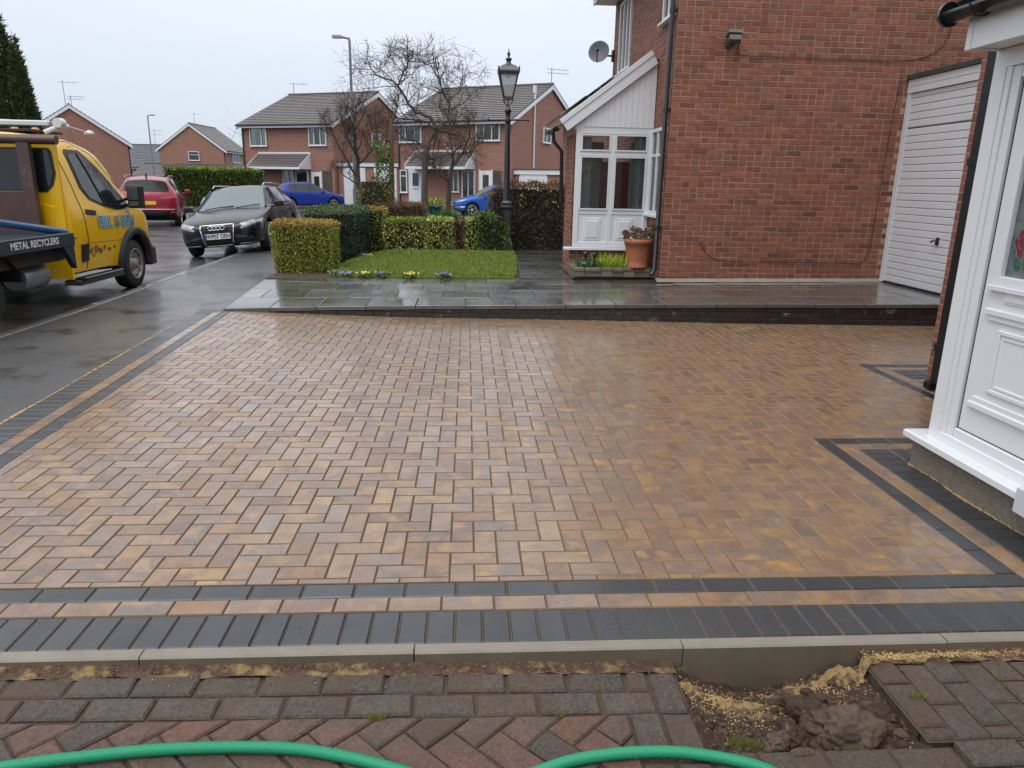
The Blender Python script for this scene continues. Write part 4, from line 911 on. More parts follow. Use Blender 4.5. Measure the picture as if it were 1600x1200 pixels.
b = MB(); b.box(2.47, 2.56, 2.0, 3.86, 2.425, 2.47, .006); b.box(2.4, 2.5, 2.0, 3.86, 2.5, 2.525, .006); b.box(2.43, 2.55, 2.0, 3.84, 2.535, 2.56, .006); b.build('eave_trim', m_black, me_)
b = MB(); b.lathe([(.06, 0), (.06, .02)], (2.445, 3.895, 2.44), 14, axis='y'); b.build('gutter_stop_end', m_black, me_)
ro = stepped_roof(me_, (2.47, 2.0, 2.475), (2.47, 3.88, 2.475), (1.46, 0, .7), .3, name='porch_roof', course=.28, m=mat('dark_porch_tile', [(.05, .05, .055), (.07, .07, .075)], rough=.3, coat=.4)); ro['kind'] = 'stuff'
# ------------------------------------------------------------------ foliage tools
rng = np.random.default_rng(5)
def leaves_np(pts, dirs, ln, wd, jit=.7, curl=.3):
    """diamond leaves at pts growing along dirs; returns verts, faces, per-face random"""
    n = len(pts); d = dirs+rng.normal(0, jit, (n, 3)); d /= np.linalg.norm(d, axis=1)[:, None]+1e-9
    r = rng.normal(0, 1, (n, 3)); s = np.cross(d, r); s /= np.linalg.norm(s, axis=1)[:, None]+1e-9; up = np.cross(s, d)
    L = ln*rng.uniform(.6, 1.4, n)[:, None]; Wd = wd*rng.uniform(.6, 1.4, n)[:, None]
    v = np.stack([pts, pts+d*L*.5+s*Wd*.5+up*L*curl*.2, pts+d*L, pts+d*L*.5-s*Wd*.5+up*L*curl*.2], 1).reshape(-1, 3)
    f = np.arange(4*n).reshape(n, 4); return v, f, rng.random(n)
def np_mesh(name, V, F, pv, mi, mats, smooth=False):
    me = bpy.data.meshes.new(name); me.vertices.add(len(V)); me.vertices.foreach_set('co', np.asarray(V, np.float32).ravel())
    k = F.shape[1]; me.loops.add(F.size); me.loops.foreach_set('vertex_index', F.ravel().astype(np.int32)); me.polygons.add(len(F)); me.polygons.foreach_set('loop_start', np.arange(0, F.size, k, dtype=np.int32))
    for m in mats: me.materials.append(m)
    me.polygons.foreach_set('material_index', np.asarray(mi, np.int32)); a = me.attributes.new('pv', 'FLOAT', 'FACE'); a.data.foreach_set('value', np.asarray(pv, np.float32))
    me.update(); me.validate(); return me
def box_points(x0, x1, y0, y1, z0, z1, n, und=.02, round_=.06, taper=0, depth=.03, topfn=None, facew=None):
    """points + normals on the clipped surface of a box hedge (no underside)"""
    w, d, h = x1-x0, y1-y0, z1-z0; A = np.array([w*h, w*h, d*h, d*h, w*d])*(np.array(facew) if facew else 1); f = rng.choice(5, n, p=A/A.sum()); u, v = rng.random(n), rng.random(n)
    P = np.zeros((n, 3)); N = np.zeros((n, 3))
    for k, (nx, ny, nz) in enumerate(((0, -1, 0), (0, 1, 0), (-1, 0, 0), (1, 0, 0), (0, 0, 1))):
        q = f == k
        if k < 2: P[q] = np.c_[x0+u[q]*w, np.full(q.sum(), (y0, y1)[k]), z0+v[q]*h]
        elif k < 4: P[q] = np.c_[np.full(q.sum(), (x0, x1)[k-2]), y0+u[q]*d, z0+v[q]*h]
        else: P[q] = np.c_[x0+u[q]*w, y0+v[q]*d, np.full(q.sum(), z1)]
        N[q] = (nx, ny, nz)
    c = np.array([(x0+x1)/2, (y0+y1)/2]); t = (P[:, 2]-z0)/h
    for ax, (lo, hi) in enumerate(((x0, x1), (y0, y1))):      # rounded arrises
        e = np.minimum(P[:, ax]-lo, hi-P[:, ax]); k = np.clip(1-e/round_, 0, 1); P[:, 2] -= np.where(t > .98, k*k*round_*.5, 0)
        P[:, ax] = c[ax]+(P[:, ax]-c[ax])*(1-taper*(1-t))
    P += N*(und*np.sin(P[:, [0]]*9+P[:, [2]]*7)*np.cos(P[:, [1]]*8+1)) - N*np.abs(rng.normal(0, depth, (n, 1)))
    if topfn is not None: k = topfn(P[:, 0], P[:, 1]); P[:, 2] = z0+(P[:, 2]-z0)*k
    return P, N, f
def hedge(name, label, box, n, ln, wd, mats, cat='hedge', top_mat=None, core=None, group=None, jit=.7, **kw):
    x0, x1, y0, y1, z0, z1 = box; P, N, f = box_points(*box, n, **kw); V, F, pv = leaves_np(P, N, ln, wd*1.2, jit+.45)
    mi = np.zeros(n, int)
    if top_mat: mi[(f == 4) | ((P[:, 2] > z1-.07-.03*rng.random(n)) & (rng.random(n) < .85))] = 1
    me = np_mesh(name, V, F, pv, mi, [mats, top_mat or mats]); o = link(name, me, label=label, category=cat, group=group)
    # dark twiggy heart
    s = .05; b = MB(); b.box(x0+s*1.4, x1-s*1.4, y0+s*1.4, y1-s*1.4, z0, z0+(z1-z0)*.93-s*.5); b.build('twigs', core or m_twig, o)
    return o
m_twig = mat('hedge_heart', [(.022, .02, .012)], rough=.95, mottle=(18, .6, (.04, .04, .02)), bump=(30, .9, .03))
def lf(name, cols, rough=.55, **k): return mat(name, cols, rough=rough, spec=.35, sss=0, **k)
m_yew = lf('yew_leaves', [(0.3, 0.344, 0.046), (0.184, 0.254, 0.0344), (0.39, 0.39, 0.0689), (0.138, 0.184, 0.0322), (0.46, 0.46, 0.092), (0.231, 0.3, 0.046)])
m_bronze = lf('bronze_tips', [(0.435, 0.261, 0.058), (0.348, 0.232, 0.0508), (0.493, 0.319, 0.087), (0.29, 0.232, 0.0435), (0.406, 0.217, 0.058)])
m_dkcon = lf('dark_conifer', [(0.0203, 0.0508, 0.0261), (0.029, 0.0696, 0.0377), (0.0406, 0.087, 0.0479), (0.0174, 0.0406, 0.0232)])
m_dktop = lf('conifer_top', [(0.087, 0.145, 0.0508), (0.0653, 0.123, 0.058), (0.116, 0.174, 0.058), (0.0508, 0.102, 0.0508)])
m_gold = lf('golden_leaves', [(0.231, 0.265, 0.0354), (0.142, 0.212, 0.0354), (0.354, 0.336, 0.0531), (0.177, 0.231, 0.0354)])
m_varg = lf('variegated_leaves', [(0.732, 0.672, 0.177), (0.177, 0.248, 0.0442), (0.732, 0.732, 0.283), (0.106, 0.177, 0.0354), (0.601, 0.583, 0.142), (0.248, 0.3, 0.0531), (0.0708, 0.106, 0.0265)])
m_lau = lf('green_shrub', [(0.0531, 0.115, 0.0265), (0.0797, 0.16, 0.0354), (0.106, 0.177, 0.0354), (0.0442, 0.0884, 0.0212), (0.283, 0.3, 0.0531)])
m_brn = lf('brown_leaves', [(0.212, 0.106, 0.062), (0.16, 0.0884, 0.0531), (0.283, 0.142, 0.0797), (0.124, 0.0797, 0.0531), (0.231, 0.15, 0.0884)])
m_brn2 = lf('twiggy_brown', [(0.133, 0.0884, 0.062), (0.0974, 0.0672, 0.046), (0.177, 0.124, 0.0884), (0.0797, 0.0531, 0.0389), (0.16, 0.106, 0.062)])

# ------------------------------------------------------------------ next door's front garden
ZG = .17
lawnpts = [(-1.98, 11.25), (-1.2, 11.16), (.74, 11.2), (.80, 11.9), (.98, 15.3), (-1.5, 15.3), (-1.9, 14.4), (-2.05, 13.4), (-2.12, 12.4)]
b = MB(); b.add([(x, y, ZG-.02) for x, y in [(-3.02, 11.02), (.76, 11.02), (2.8, 11.02), (2.8, 30), (-3.0, 30), (-3.05, 16)]], [tuple(range(6))]); b.build('garden_soil', m_soil, kind='structure')
b = MB(); b.prism(lawnpts, ZG-.05, ZG+.03, .02); lawn = b.build('lawn', m_grass0, kind='structure')
from mathutils.geometry import intersect_point_tri_2d
def inpoly(P, poly):
    x, y = P[:, 0], P[:, 1]; r = np.zeros(len(P), bool); j = len(poly)-1
    for i in range(len(poly)):
        xi, yi = poly[i]; xj, yj = poly[j]; r ^= ((yi > y) != (yj > y)) & (x < (xj-xi)*(y-yi)/(yj-yi+1e-12)+xi); j = i
    return r
def grass(poly, n, z, h, m, name='grass', wid=.004, **tags):
    xs = [p[0] for p in poly]; ys = [p[1] for p in poly]; P = np.c_[rng.uniform(min(xs), max(xs), n), rng.uniform(min(ys), max(ys), n)]; P = P[inpoly(P, poly)]; n = len(P)
    a = rng.uniform(0, 6.28, n); hh = h*rng.uniform(.5, 1.3, n); lx, ly = rng.normal(0, .45, n)*hh, rng.normal(0, .45, n)*hh; z0 = np.full(n, z)
    V = np.stack([np.c_[P[:, 0]-wid*np.cos(a), P[:, 1]-wid*np.sin(a), z0], np.c_[P[:, 0]+wid*np.cos(a), P[:, 1]+wid*np.sin(a), z0], np.c_[P[:, 0]+lx, P[:, 1]+ly, z0+hh]], 1).reshape(-1, 3)
    return link(name, np_mesh(name, V, np.arange(3*n).reshape(n, 3), rng.random(n), np.zeros(n), [m]), kind='stuff', **tags)
m_blade = lf('grass_blade', [(.17, .27, .035), (.12, .21, .028), (.26, .34, .05), (.2, .29, .04), (.27, .27, .08), (.13, .19, .035)])
grass(lawnpts, 75000, ZG+.028, .05, m_blade, wid=.006)
hedge('clipped_hedge', 'square clipped yellow-green hedge block with bronze top at the road corner of the garden', (-3.07, -2.13, 11.68, 12.5, .12, .945), 15000, .036, .013, m_yew, top_mat=m_bronze, taper=.09, depth=.02, facew=(2.4, .3, 1, 1.4, 1.2))
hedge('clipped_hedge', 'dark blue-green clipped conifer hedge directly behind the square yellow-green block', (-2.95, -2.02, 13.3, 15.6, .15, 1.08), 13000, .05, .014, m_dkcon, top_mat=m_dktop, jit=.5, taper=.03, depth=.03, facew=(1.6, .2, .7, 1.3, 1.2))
hedge('clipped_hedge', 'tall golden-green clipped hedge block with orange top next to the dark conifer', (-2.3, -1.72, 15.5, 16.1, .16, 1.06), 4500, .045, .016, m_gold, top_mat=m_bronze, taper=.05)
hedge('low_hedge', 'low yellow variegated hedge section beside the golden block, left part of the garden hedge', (-1.74, -.85, 15.45, 16.05, .16, .84), 5200, .045, .022, m_varg, depth=.035, top_mat=m_gold)
hedge('low_hedge', 'low bright variegated hedge section between the golden one and the brown patch', (-.87, -.3, 15.42, 16.05, .16, .86), 3600, .05, .025, m_varg, depth=.04)
hedge('low_hedge', 'low brown section in the middle of the garden hedge', (-.32, -.02, 15.42, 16.0, .16, .85), 2000, .045, .02, m_brn, depth=.035)
hedge('low_hedge', 'low yellow and green section of hedge to the right of the brown patch', (-.04, .4, 15.4, 16.0, .16, .87), 2600, .05, .025, m_varg, depth=.04)
hedge('green_shrub', 'dark green leafy shrub sloping down to the foot of the black lamp post', (.2, .86, 15.25, 15.95, .16, 1.0), 4200, .05, .022, m_lau, cat='shrub', depth=.06, und=.05, topfn=lambda x, y: 1-.35*np.clip((x-.5)/.4, 0, 1))
hedge('brown_hedge', 'tall brown leafless hedge behind the black lamp post', (.5, 2.14, 15.95, 16.9, .16, 1.6), 15000, .06, .014, m_brn2, depth=.05, und=.04, jit=1.0, topfn=lambda x, y: .82+.18*np.clip((x-.5)/.3, 0, 1)+.02*np.sin(x*14), top_mat=m_brn)
P, N, f = box_points(1.15, 1.95, 15.9, 16.5, 1.1, 1.62, 260, depth=.01); V, F, pv = leaves_np(P, N, .05, .025); link('ivy_sprigs', np_mesh('ivy_sprigs', V, F, pv, np.zeros(len(F)), [m_varg]), label='sprigs of yellow leaves growing on top of the brown hedge', category='plant')
# bedding flowers along the kerb of the lawn
def flowerclump(x, y, c, label, seed, cat='flowers'):
    t = thing('bedding_flowers', label, cat, (x, y, ZG), group='bedding flowers along the lawn edge')
    g = np.random.default_rng(seed); n = 90; P = np.c_[g.normal(0, .06, n), g.normal(0, .035, n), g.uniform(0, .05, n)]; V, F, pv = leaves_np(P, np.tile((0, 0, 1.), (n, 1)), .05, .02, 1)
    link('foliage', np_mesh('foliage', V, F, pv, np.zeros(n), [m_lau]), t)
    b = MB()
    for k in range(16):
        cx, cy, cz = g.normal(0, .055), g.normal(0, .03), g.uniform(.05, .085); b.p = g.random(); r = .018; tl = g.uniform(-.5, .5)
        b.add([(cx, cy, cz)]+[(cx+r*math.cos(a), cy+r*math.sin(a)*.6, cz+r*math.sin(a)*.7+r*tl*math.cos(a)) for a in np.linspace(0, 6.283, 6)[:-1]], [(0, i+1, (i+1) % 5+1) for i in range(5)])
    b.build('flower_heads', c, t); return t
m_pur = mat('purple_petals', [(.16, .13, .4), (.24, .2, .5), (.1, .08, .28)], rough=.6); m_yel = mat('yellow_petals', [(.65, .5, .03), (.7, .6, .1), (.6, .42, .02)], rough=.6)
for k, (x, y, c, lb) in enumerate(((-1.83, 11.12, m_pur, 'clump of purple pansies nearest the clipped hedge block'), (-1.56, 11.13, m_yel, 'yellow pansies just right of the first purple clump'), (-1.3, 11.12, m_pur, 'faint purple pansies between the two yellow clumps'), (-.87, 11.12, m_yel, 'second yellow clump of pansies at the middle of the lawn edge'), (-.35, 11.14, m_pur, 'second large purple clump of pansies along the lawn edge'), (-1.86, 13.9, m_yel, 'small yellow flower beside the dark conifer hedge'))): flowerclump(x, y, c, lb, 40+k)
flowerclump(-2.0, 14.0, mat('pale_petals', [(.5, .5, .6), (.4, .42, .55)], rough=.6), 'pale mauve flowers against the dark conifer hedge', 60)
flowerclump(-2.02, 11.3, mat('grey_leaves', [(.2, .24, .2), (.13, .18, .13)], rough=.7), 'grey-leaved plant at the foot of the clipped hedge block', 61, 'plant')
# back path of dark slabs to the porch
pb = MB(); pb.add([(.8, 10.7, zp(1)-.01), (1.72, 10.7, zp(1.7)-.01), (2.2, 15.9, .2), (1.0, 15.9, .2)], [(0, 1, 2, 3)]); pb.build('path_base', m_dmort, path_)
y = 11.0; k = 0
m_slabd = mat('dark_green_slab', [(.045, .05, .042), (.06, .065, .055), (.035, .04, .034)], rough=.2, rough2=.5, mottle=(3, .5, (.03, .035, .022)), bump=(120, .3, .002), wet=(1.5, .1, .7), coat_r=.1)
while y < 15.4:
    xa = .8+(y-10.9)*.045; xb = 1.64 if y < 11.4 else 1.5+.04*(y-11.4)+(.35 if y > 12.2 else 0); b = MB(); L = .45
    b.prism([(xa, y+.006), (xb, y+.006), (xb, y+L-.006), (xa+.02, y+L-.006)], -.04, 0, .006); o = b.build('paving_slab', m_slabd, path_); o.location = (0, 0, .205+rnd.uniform(-.002, .003)); y += L
# raised bed beside the porch
bed2 = thing('raised_bed', 'small stone edged flower bed in front of the white porch', 'flower bed', (2.2, 11.1, .22), world=True)
b = MB(); b.prism([(1.66, 10.86), (2.74, 10.86), (2.74, 11.38), (1.62, 11.38)], .15, .37); b.build('soil', m_soil, bed2)
m_stn = mat('bed_stone', [(.2, .17, .12), (.15, .14, .1), (.25, .2, .14)], rough=.6, mottle=(10, .5, (.09, .1, .05)), bump=(50, .7, .006))
x = 1.6
while x < 2.78:
    w = rnd.uniform(.14, .26); b = MB(); b.prism([(0, rnd.uniform(-.015, .01)), (w-.008, rnd.uniform(-.015, .01)), (w-.012, .1), (.004, .1)], -.05, 0, .01); o = b.build('stone', m_stn, bed2); o.location = (x, 10.8, .385+rnd.uniform(-.008, .008)); 
    b = MB(); b.prism([(0, .01), (w-.006, .01), (w-.01, .1), (.004, .1)], -.08, 0, .008); o = b.build('stone', m_stn, bed2); o.location = (x, 10.8, .335); x += w
for y in (10.92, 11.08, 11.24):
    b = MB(); b.prism([(0, 0), (.1, 0), (.1, .145), (0, .145)], -.05, 0, .01); o = b.build('stone', m_stn, bed2); o.location = (1.585-.01*(y-10.9), y, .385+rnd.uniform(-.006, .006))
    b = MB(); b.prism([(0.01, 0), (.1, 0), (.1, .145), (0.01, .145)], -.12, 0, .01); o = b.build('stone', m_stn, bed2); o.location = (1.59, y, .335)
def plant(name, label, x, y, z, n, ln, wd, sp, m, jit=.5, cat='plant', up=1., h=.0):
    P = np.c_[rng.normal(0, sp[0], n), rng.normal(0, sp[1], n), rng.uniform(0, h+.001, n)]; D = np.c_[P[:, 0]/sp[0]*.25, P[:, 1]/sp[1]*.25, np.full(n, up)]
    V, F, pv = leaves_np(P, D, ln, wd, jit, .8); o = link(name, np_mesh(name, V, F, pv, np.zeros(n), [m]), label=label, category=cat); o.location = (x, y, z); return o
plant('lime_grass', 'bright lime-green blades growing in the stone edged bed', 2.2, 11.05, .36, 260, .2, .012, (.13, .08), lf('lime_blade', [(0.435, 0.58, 0.0435), (0.319, 0.478, 0.0435), (0.58, 0.6, 0.087)]), .3)
plant('grey_green_plant', 'low grey-green leafy plant at the left end of the stone edged bed', 1.85, 11.05, .36, 420, .06, .028, (.1, .09), lf('lavender_leaf', [(0.102, 0.189, 0.0725), (0.145, 0.232, 0.116), (0.0725, 0.131, 0.058)]), .9, h=.1)
for x, y, lb in ((1.78, 10.95, 'black solar stake light standing in front of the plinth'), (1.9, 10.86, 'shorter black solar stake light near the bed edge')):
    s = thing('garden_light', lb, 'garden light', (x, y, .36)); MB().tube([(0, 0, 0), (0, 0, .17)], .008, 6).build('stake', m_black, s)
    MB().lathe([(.012, .15), (.03, .19), (.035, .22), (.035, .235), (.01, .25)], (0, 0, 0), 12).build('head', m_black, s)
# terracotta pot with dried hydrangea heads
pot = thing('plant_pot', 'terracotta pot with dried brown flower heads beside the downpipe', 'plant pot', (2.57, 10.92, .385))
b = MB(); b.lathe([(.13, 0), (.16, .0), (.162, .03), (.155, .04), (.165, .13), (.185, .26), (.205, .36), (.215, .365), (.22, .43), (.205, .432), (.2, .39), (.0, .38)], (0, 0, 0), 32); b.build('pot', m_terra, pot)
st = MB(); hd = MB(); r_ = random.Random(3)
for k, (dx, dz) in enumerate(((-.22, .52), (-.17, .44), (-.1, .58), (-.04, .5), (.03, .46), (.08, .5), (.12, .56), (.2, .6), (.16, .47), (.0, .55), (-.12, .48))):
    dy = r_.uniform(-.12, .1); st.tube([(dx*.3, dy*.3, .36), (dx*.8, dy*.9, dz-.06), (dx, dy, dz)], .004, 5)
    for q in range(70):
        a, c_ = r_.uniform(0, 6.28), r_.uniform(-1, 1); rr = .055*(1 if dx > .1 else .8); s_ = math.sqrt(1-c_*c_); p = Vector((dx+rr*s_*math.cos(a), dy+rr*s_*math.sin(a), dz+rr*c_*.8)); hd.p = r_.random(); e = .013; t1 = Vector((r_.uniform(-1, 1), r_.uniform(-1, 1), r_.uniform(-1, 1))).normalized()*e; t2 = t1.cross(Vector((r_.uniform(-1, 1), 1, r_.uniform(-1, 1)))).normalized()*e
        hd.add([p-t1-t2, p+t1-t2, p+t1+t2, p-t1+t2], [(0, 1, 2, 3)])
st.build('stems', mat('dry_stem', [(.12, .08, .05)], rough=.8), pot); hd.build('flower_heads', mat('dry_hydrangea', [(.2, .12, .07), (.28, .19, .12), (.13, .07, .05), (.34, .27, .2), (.12, .1, .06)], rough=.8), pot)
P = np.c_[rng.normal(0, .11, 130), rng.normal(0, .1, 130), rng.uniform(.38, .45, 130)]; V, F, pv = leaves_np(P, np.tile((0, 0, 1.), (130, 1)), .05, .03, 1.2); link('leaves', np_mesh('leaves', V, F, pv, np.zeros(130), [lf('pot_leaf', [(0.174, 0.217, 0.116), (0.58, 0.551, 0.435), (0.102, 0.131, 0.058)])]), pot)

# ------------------------------------------------------------------ Victorian style lamp post
lp = thing('lamp_post', 'ornate black Victorian style lamp post with a glass lantern at the back of the lawn', 'lamp post', (.81, 15.44, .17))
b = MB(); b.s = False
b.lathe([(.16, 0), (.16, .05), (.15, .06), (.145, .2), (.125, .24), (.125, .27), (.115, .28)], (0, 0, 0), 8, smooth=False, sq=.5); b.lathe([(.115, .28), (.11, .3), (.105, .88), (.115, .9), (.13, .93), (.13, .96), (.11, .98), (.12, 1.0), (.12, 1.03), (.085, 1.07)], (0, 0, 0), 8, smooth=False, sq=.5); b.build('base', m_blackmetal, lp)
b = MB(); b.lathe([(.075, 1.06), (.072, 1.1), (.065, 1.8), (.052, 2.55), (.05, 2.6), (.065, 2.62), (.065, 2.65), (.05, 2.68), (.05, 2.78), (.07, 2.8), (.07, 2.84), (.045, 2.88), (.035, 2.9)], (0, 0, 0), 14); b.build('column', m_blackmetal, lp)
b = MB(); b.tube([(-.38, 0, 2.64), (.4, 0, 2.66)], .02, 8)
for x in (-.39, .41): b.lathe([(.005, -.028), (.024, -.014), (.028, 0), (.024, .014), (.005, .028)], (x, 0, 2.65), 10, axis='x')
b.build('ladder_bar', m_blackmetal, lp)
b = MB()
for sx_, sy_ in ((1, 1), (1, -1), (-1, 1), (-1, -1)): b.tube([(.02*sx_, .02*sy_, 2.87), (.03*sx_, .03*sy_, 2.93), (.085*sx_, .085*sy_, 3.0), (.105*sx_, .105*sy_, 3.03), (.07*sx_, .07*sy_, 3.05)], .009, 6)
b.tube([(0, 0, 2.88), (0, 0, 3.05)], .014, 8); b.build('cradle', m_blackmetal, lp)
zb_, zt_, rb, rt_ = 3.06, 3.52, .085, .185
b = MB(); cs = [(-1, -1), (1, -1), (1, 1), (-1, 1)]
b.prism([(c[0]*(rb+.012), c[1]*(rb+.012)) for c in cs], 3.03, 3.065); 
for i, c in enumerate(cs):
    b.tube([(c[0]*rb, c[1]*rb, zb_), (c[0]*rt_, c[1]*rt_, zt_)], .017, 5); d_ = cs[(i+1) % 4]
    b.tube([(c[0]*rt_, c[1]*rt_, zt_), (d_[0]*rt_, d_[1]*rt_, zt_)], .012, 5); b.tube([(c[0]*rt_*.985, c[1]*rt_*.985, zt_-.03), (d_[0]*rt_*.985, d_[1]*rt_*.985, zt_-.03)], .007, 5); b.tube([(c[0]*rb, c[1]*rb, zb_+.02), (d_[0]*rb, d_[1]*rb, zb_+.02)], .008, 5)
b.build('lantern_frame', m_blackmetal, lp)
m_lglass = glassy('lantern_glass', (.62, .64, .66), .4, .25)
for i, c in enumerate(cs):
    d_ = cs[(i+1) % 4]; b = MB(); b.add([(c[0]*rb*.97, c[1]*rb*.97, zb_), (d_[0]*rb*.97, d_[1]*rb*.97, zb_), (d_[0]*rt_*.97, d_[1]*rt_*.97, zt_), (c[0]*rt_*.97, c[1]*rt_*.97, zt_)], [(0, 1, 2, 3)]); b.build('lantern_pane', m_lglass, lp)
b = MB(); b.lathe([(.05, 3.52), (.045, 3.47), (.03, 3.43), (.015, 3.42)], (0, 0, 0), 12); b.build('bulb', mat('frosted_bulb', [(.7, .7, .66)], rough=.4), lp)
b = MB()
b.prism([(c[0]*.215, c[1]*.215) for c in cs], 3.525, 3.565, .01)
prof = [(.2, 3.565), (.17, 3.62), (.12, 3.66), (.085, 3.675)]
for (r0, z0), (r1, z1) in zip(prof, prof[1:]): b.add([(c[0]*r0, c[1]*r0, z0) for c in cs]+[(c[0]*r1, c[1]*r1, z1) for c in cs], [(i, (i+1) % 4, 4+(i+1) % 4, 4+i) for i in range(4)])
for c in cs: b.lathe([(.012, 3.56), (.02, 3.6), (.004, 3.64)], (c[0]*.2, c[1]*.2, 0), 6)
b.lathe([(.09, 3.675), (.085, 3.69), (.05, 3.7), (.045, 3.76), (.065, 3.77), (.065, 3.79), (.03, 3.81), (.018, 3.83), (.03, 3.86), (.034, 3.88), (.022, 3.905), (.006, 3.925), (.012, 3.94), (.003, 3.98)], (0, 0, 0), 12); b.build('lantern_roof', m_blackmetal, lp)
# ------------------------------------------------------------------ houses across the street
def house(name, label, P0, ang, w, d, ze, zr, roof_m=m_tile, ov=.3, wallm=m_farbrick):
    t = thing(name, label, 'house', (P0[0], P0[1], -.02), R(ang))
    b = MB(); b.add([(0, 0, -.3), (w, 0, -.3), (w, d, -.3), (0, d, -.3), (0, 0, ze), (w, 0, ze), (w, d, ze), (0, d, ze), (0, d/2, zr-.08), (w, d/2, zr-.08)],
          [(0, 1, 5, 4), (1, 2, 6, 9, 5), (2, 3, 7, 6), (3, 0, 4, 8, 7)]); b.build('wall', wallm, t)
    s = (zr-ze)/(d/2); ex = .35
    o = stepped_roof(t, (-.15, -ex, ze-s*ex), (w+.15, -ex, ze-s*ex), (0, d/2+ex, zr-ze+s*ex), .42, name='front_roof', m=roof_m, course=.32, th=.035); o['kind'] = 'stuff'
    o = stepped_roof(t, (w+.15, d+ex, ze-s*ex), (-.15, d+ex, ze-s*ex), (0, -(d/2+ex), zr-ze+s*ex), .42, name='rear_roof', m=roof_m, course=.32, th=.035); o['kind'] = 'stuff'
    b = MB(); b.tube([(-.15, d/2, zr+.03), (w+.15, d/2, zr+.03)], .07, 6); b.build('ridge_tiles', roof_m, t)
    for y in (-ex, d+ex): b = MB(); b.box(-.12, w+.12, min(y, y-.03*(1 if y > 0 else -1)), max(y, y-.03*(1 if y > 0 else -1)), ze-s*ex-.2, ze-s*ex-.02); b.build('fascia', m_white, t)
    gutter(t, (-.12, -ex-.07, ze-s*ex-.02), (w+.12, -ex-.07, ze-s*ex-.02), r=.06, m=m_black, n=5)
    for x, sx_ in ((-.13, -1), (w+.13, 1)):
        b = MB(); vs = []
        for y, z in ((-ex, ze-s*ex-.04), (d/2, zr-.04), (d+ex, ze-s*ex-.04)):
            for dz in (0, -.24): vs += [(x-.02, y, z+dz), (x+.02, y, z+dz)]
        b.add(vs, [(0, 4, 6, 2), (5, 1, 3, 7), (2, 6, 7, 3), (4, 0, 1, 5)]+[(4, 8, 10, 6), (9, 5, 7, 11), (6, 10, 11, 7), (8, 4, 5, 9)]+[(0, 2, 3, 1), (8, 9, 11, 10)]); b.build('bargeboard', m_white, t)
    b = MB(); b.tube([(.1, -.06, ze-.1), (.1, -.06, 0)], .045, 6); b.build('downpipe', m_black, t)
    return t
def fwin(t, x, z, w, h, inner=(), curtain=.3, y=0, n=(0, -1, 0), u=(1, 0, 0), **k):
    O = (x, y, z); return window(t, O, u, n, w, h, t=.06, d=.09, inner=inner, curtain=curtain, gl=m_glass if not curtain else m_gclear, rec=-.02, **k)
def canopy(t, x0, x1, z0, z1, dep, glass=True):
    o = stepped_roof(t, (x0, -dep, z0), (x1, -dep, z0), (0, dep, z1-z0), .4, name='canopy_roof', course=.3, th=.03); o['kind'] = 'stuff'
    b = MB(); b.box(x0, x1, -dep, -dep+.03, z0-.16, z0-.01); b.build('canopy_fascia', m_white, t); 
    for x in (x0-.02, x1): b = MB(); b.add([(x, -dep, z0-.14), (x, 0, z0-.14), (x, 0, z1+.06), (x, -dep, z0+.04), (x+.03, -dep, z0-.14), (x+.03, 0, z0-.14), (x+.03, 0, z1+.06), (x+.03, -dep, z0+.04)], [(0, 1, 2, 3), (7, 6, 5, 4), (3, 2, 6, 7), (0, 3, 7, 4)]); b.build('canopy_side', m_white, t)
    b = MB(); b.box(x0, x1, -.04, 0, z1, z1+.1); b.build('flashing', m_white, t)
def fdoor(t, x, w, h=2.05, z=.05, glassw=.5, m=m_white):
    b = MB(); b.box(x, x+w, -.04, .02, z, z+h); b.box(x-.06, x, -.06, .02, z, z+h+.06); b.box(x+w, x+w+.06, -.06, .02, z, z+h+.06); d = b.build('door', m, t)
    q = MB(); q.box(x+w*.5-w*glassw/2, x+w*.5+w*glassw/2, -.05, -.035, z+h*.5, z+h*.88); q.build('pane', m_glass, d)
    q = MB(); q.box(x+w*.3, x+w*.7, -.055, -.04, z+h*.4, z+h*.43); q.build('letterbox', m_grey, d)
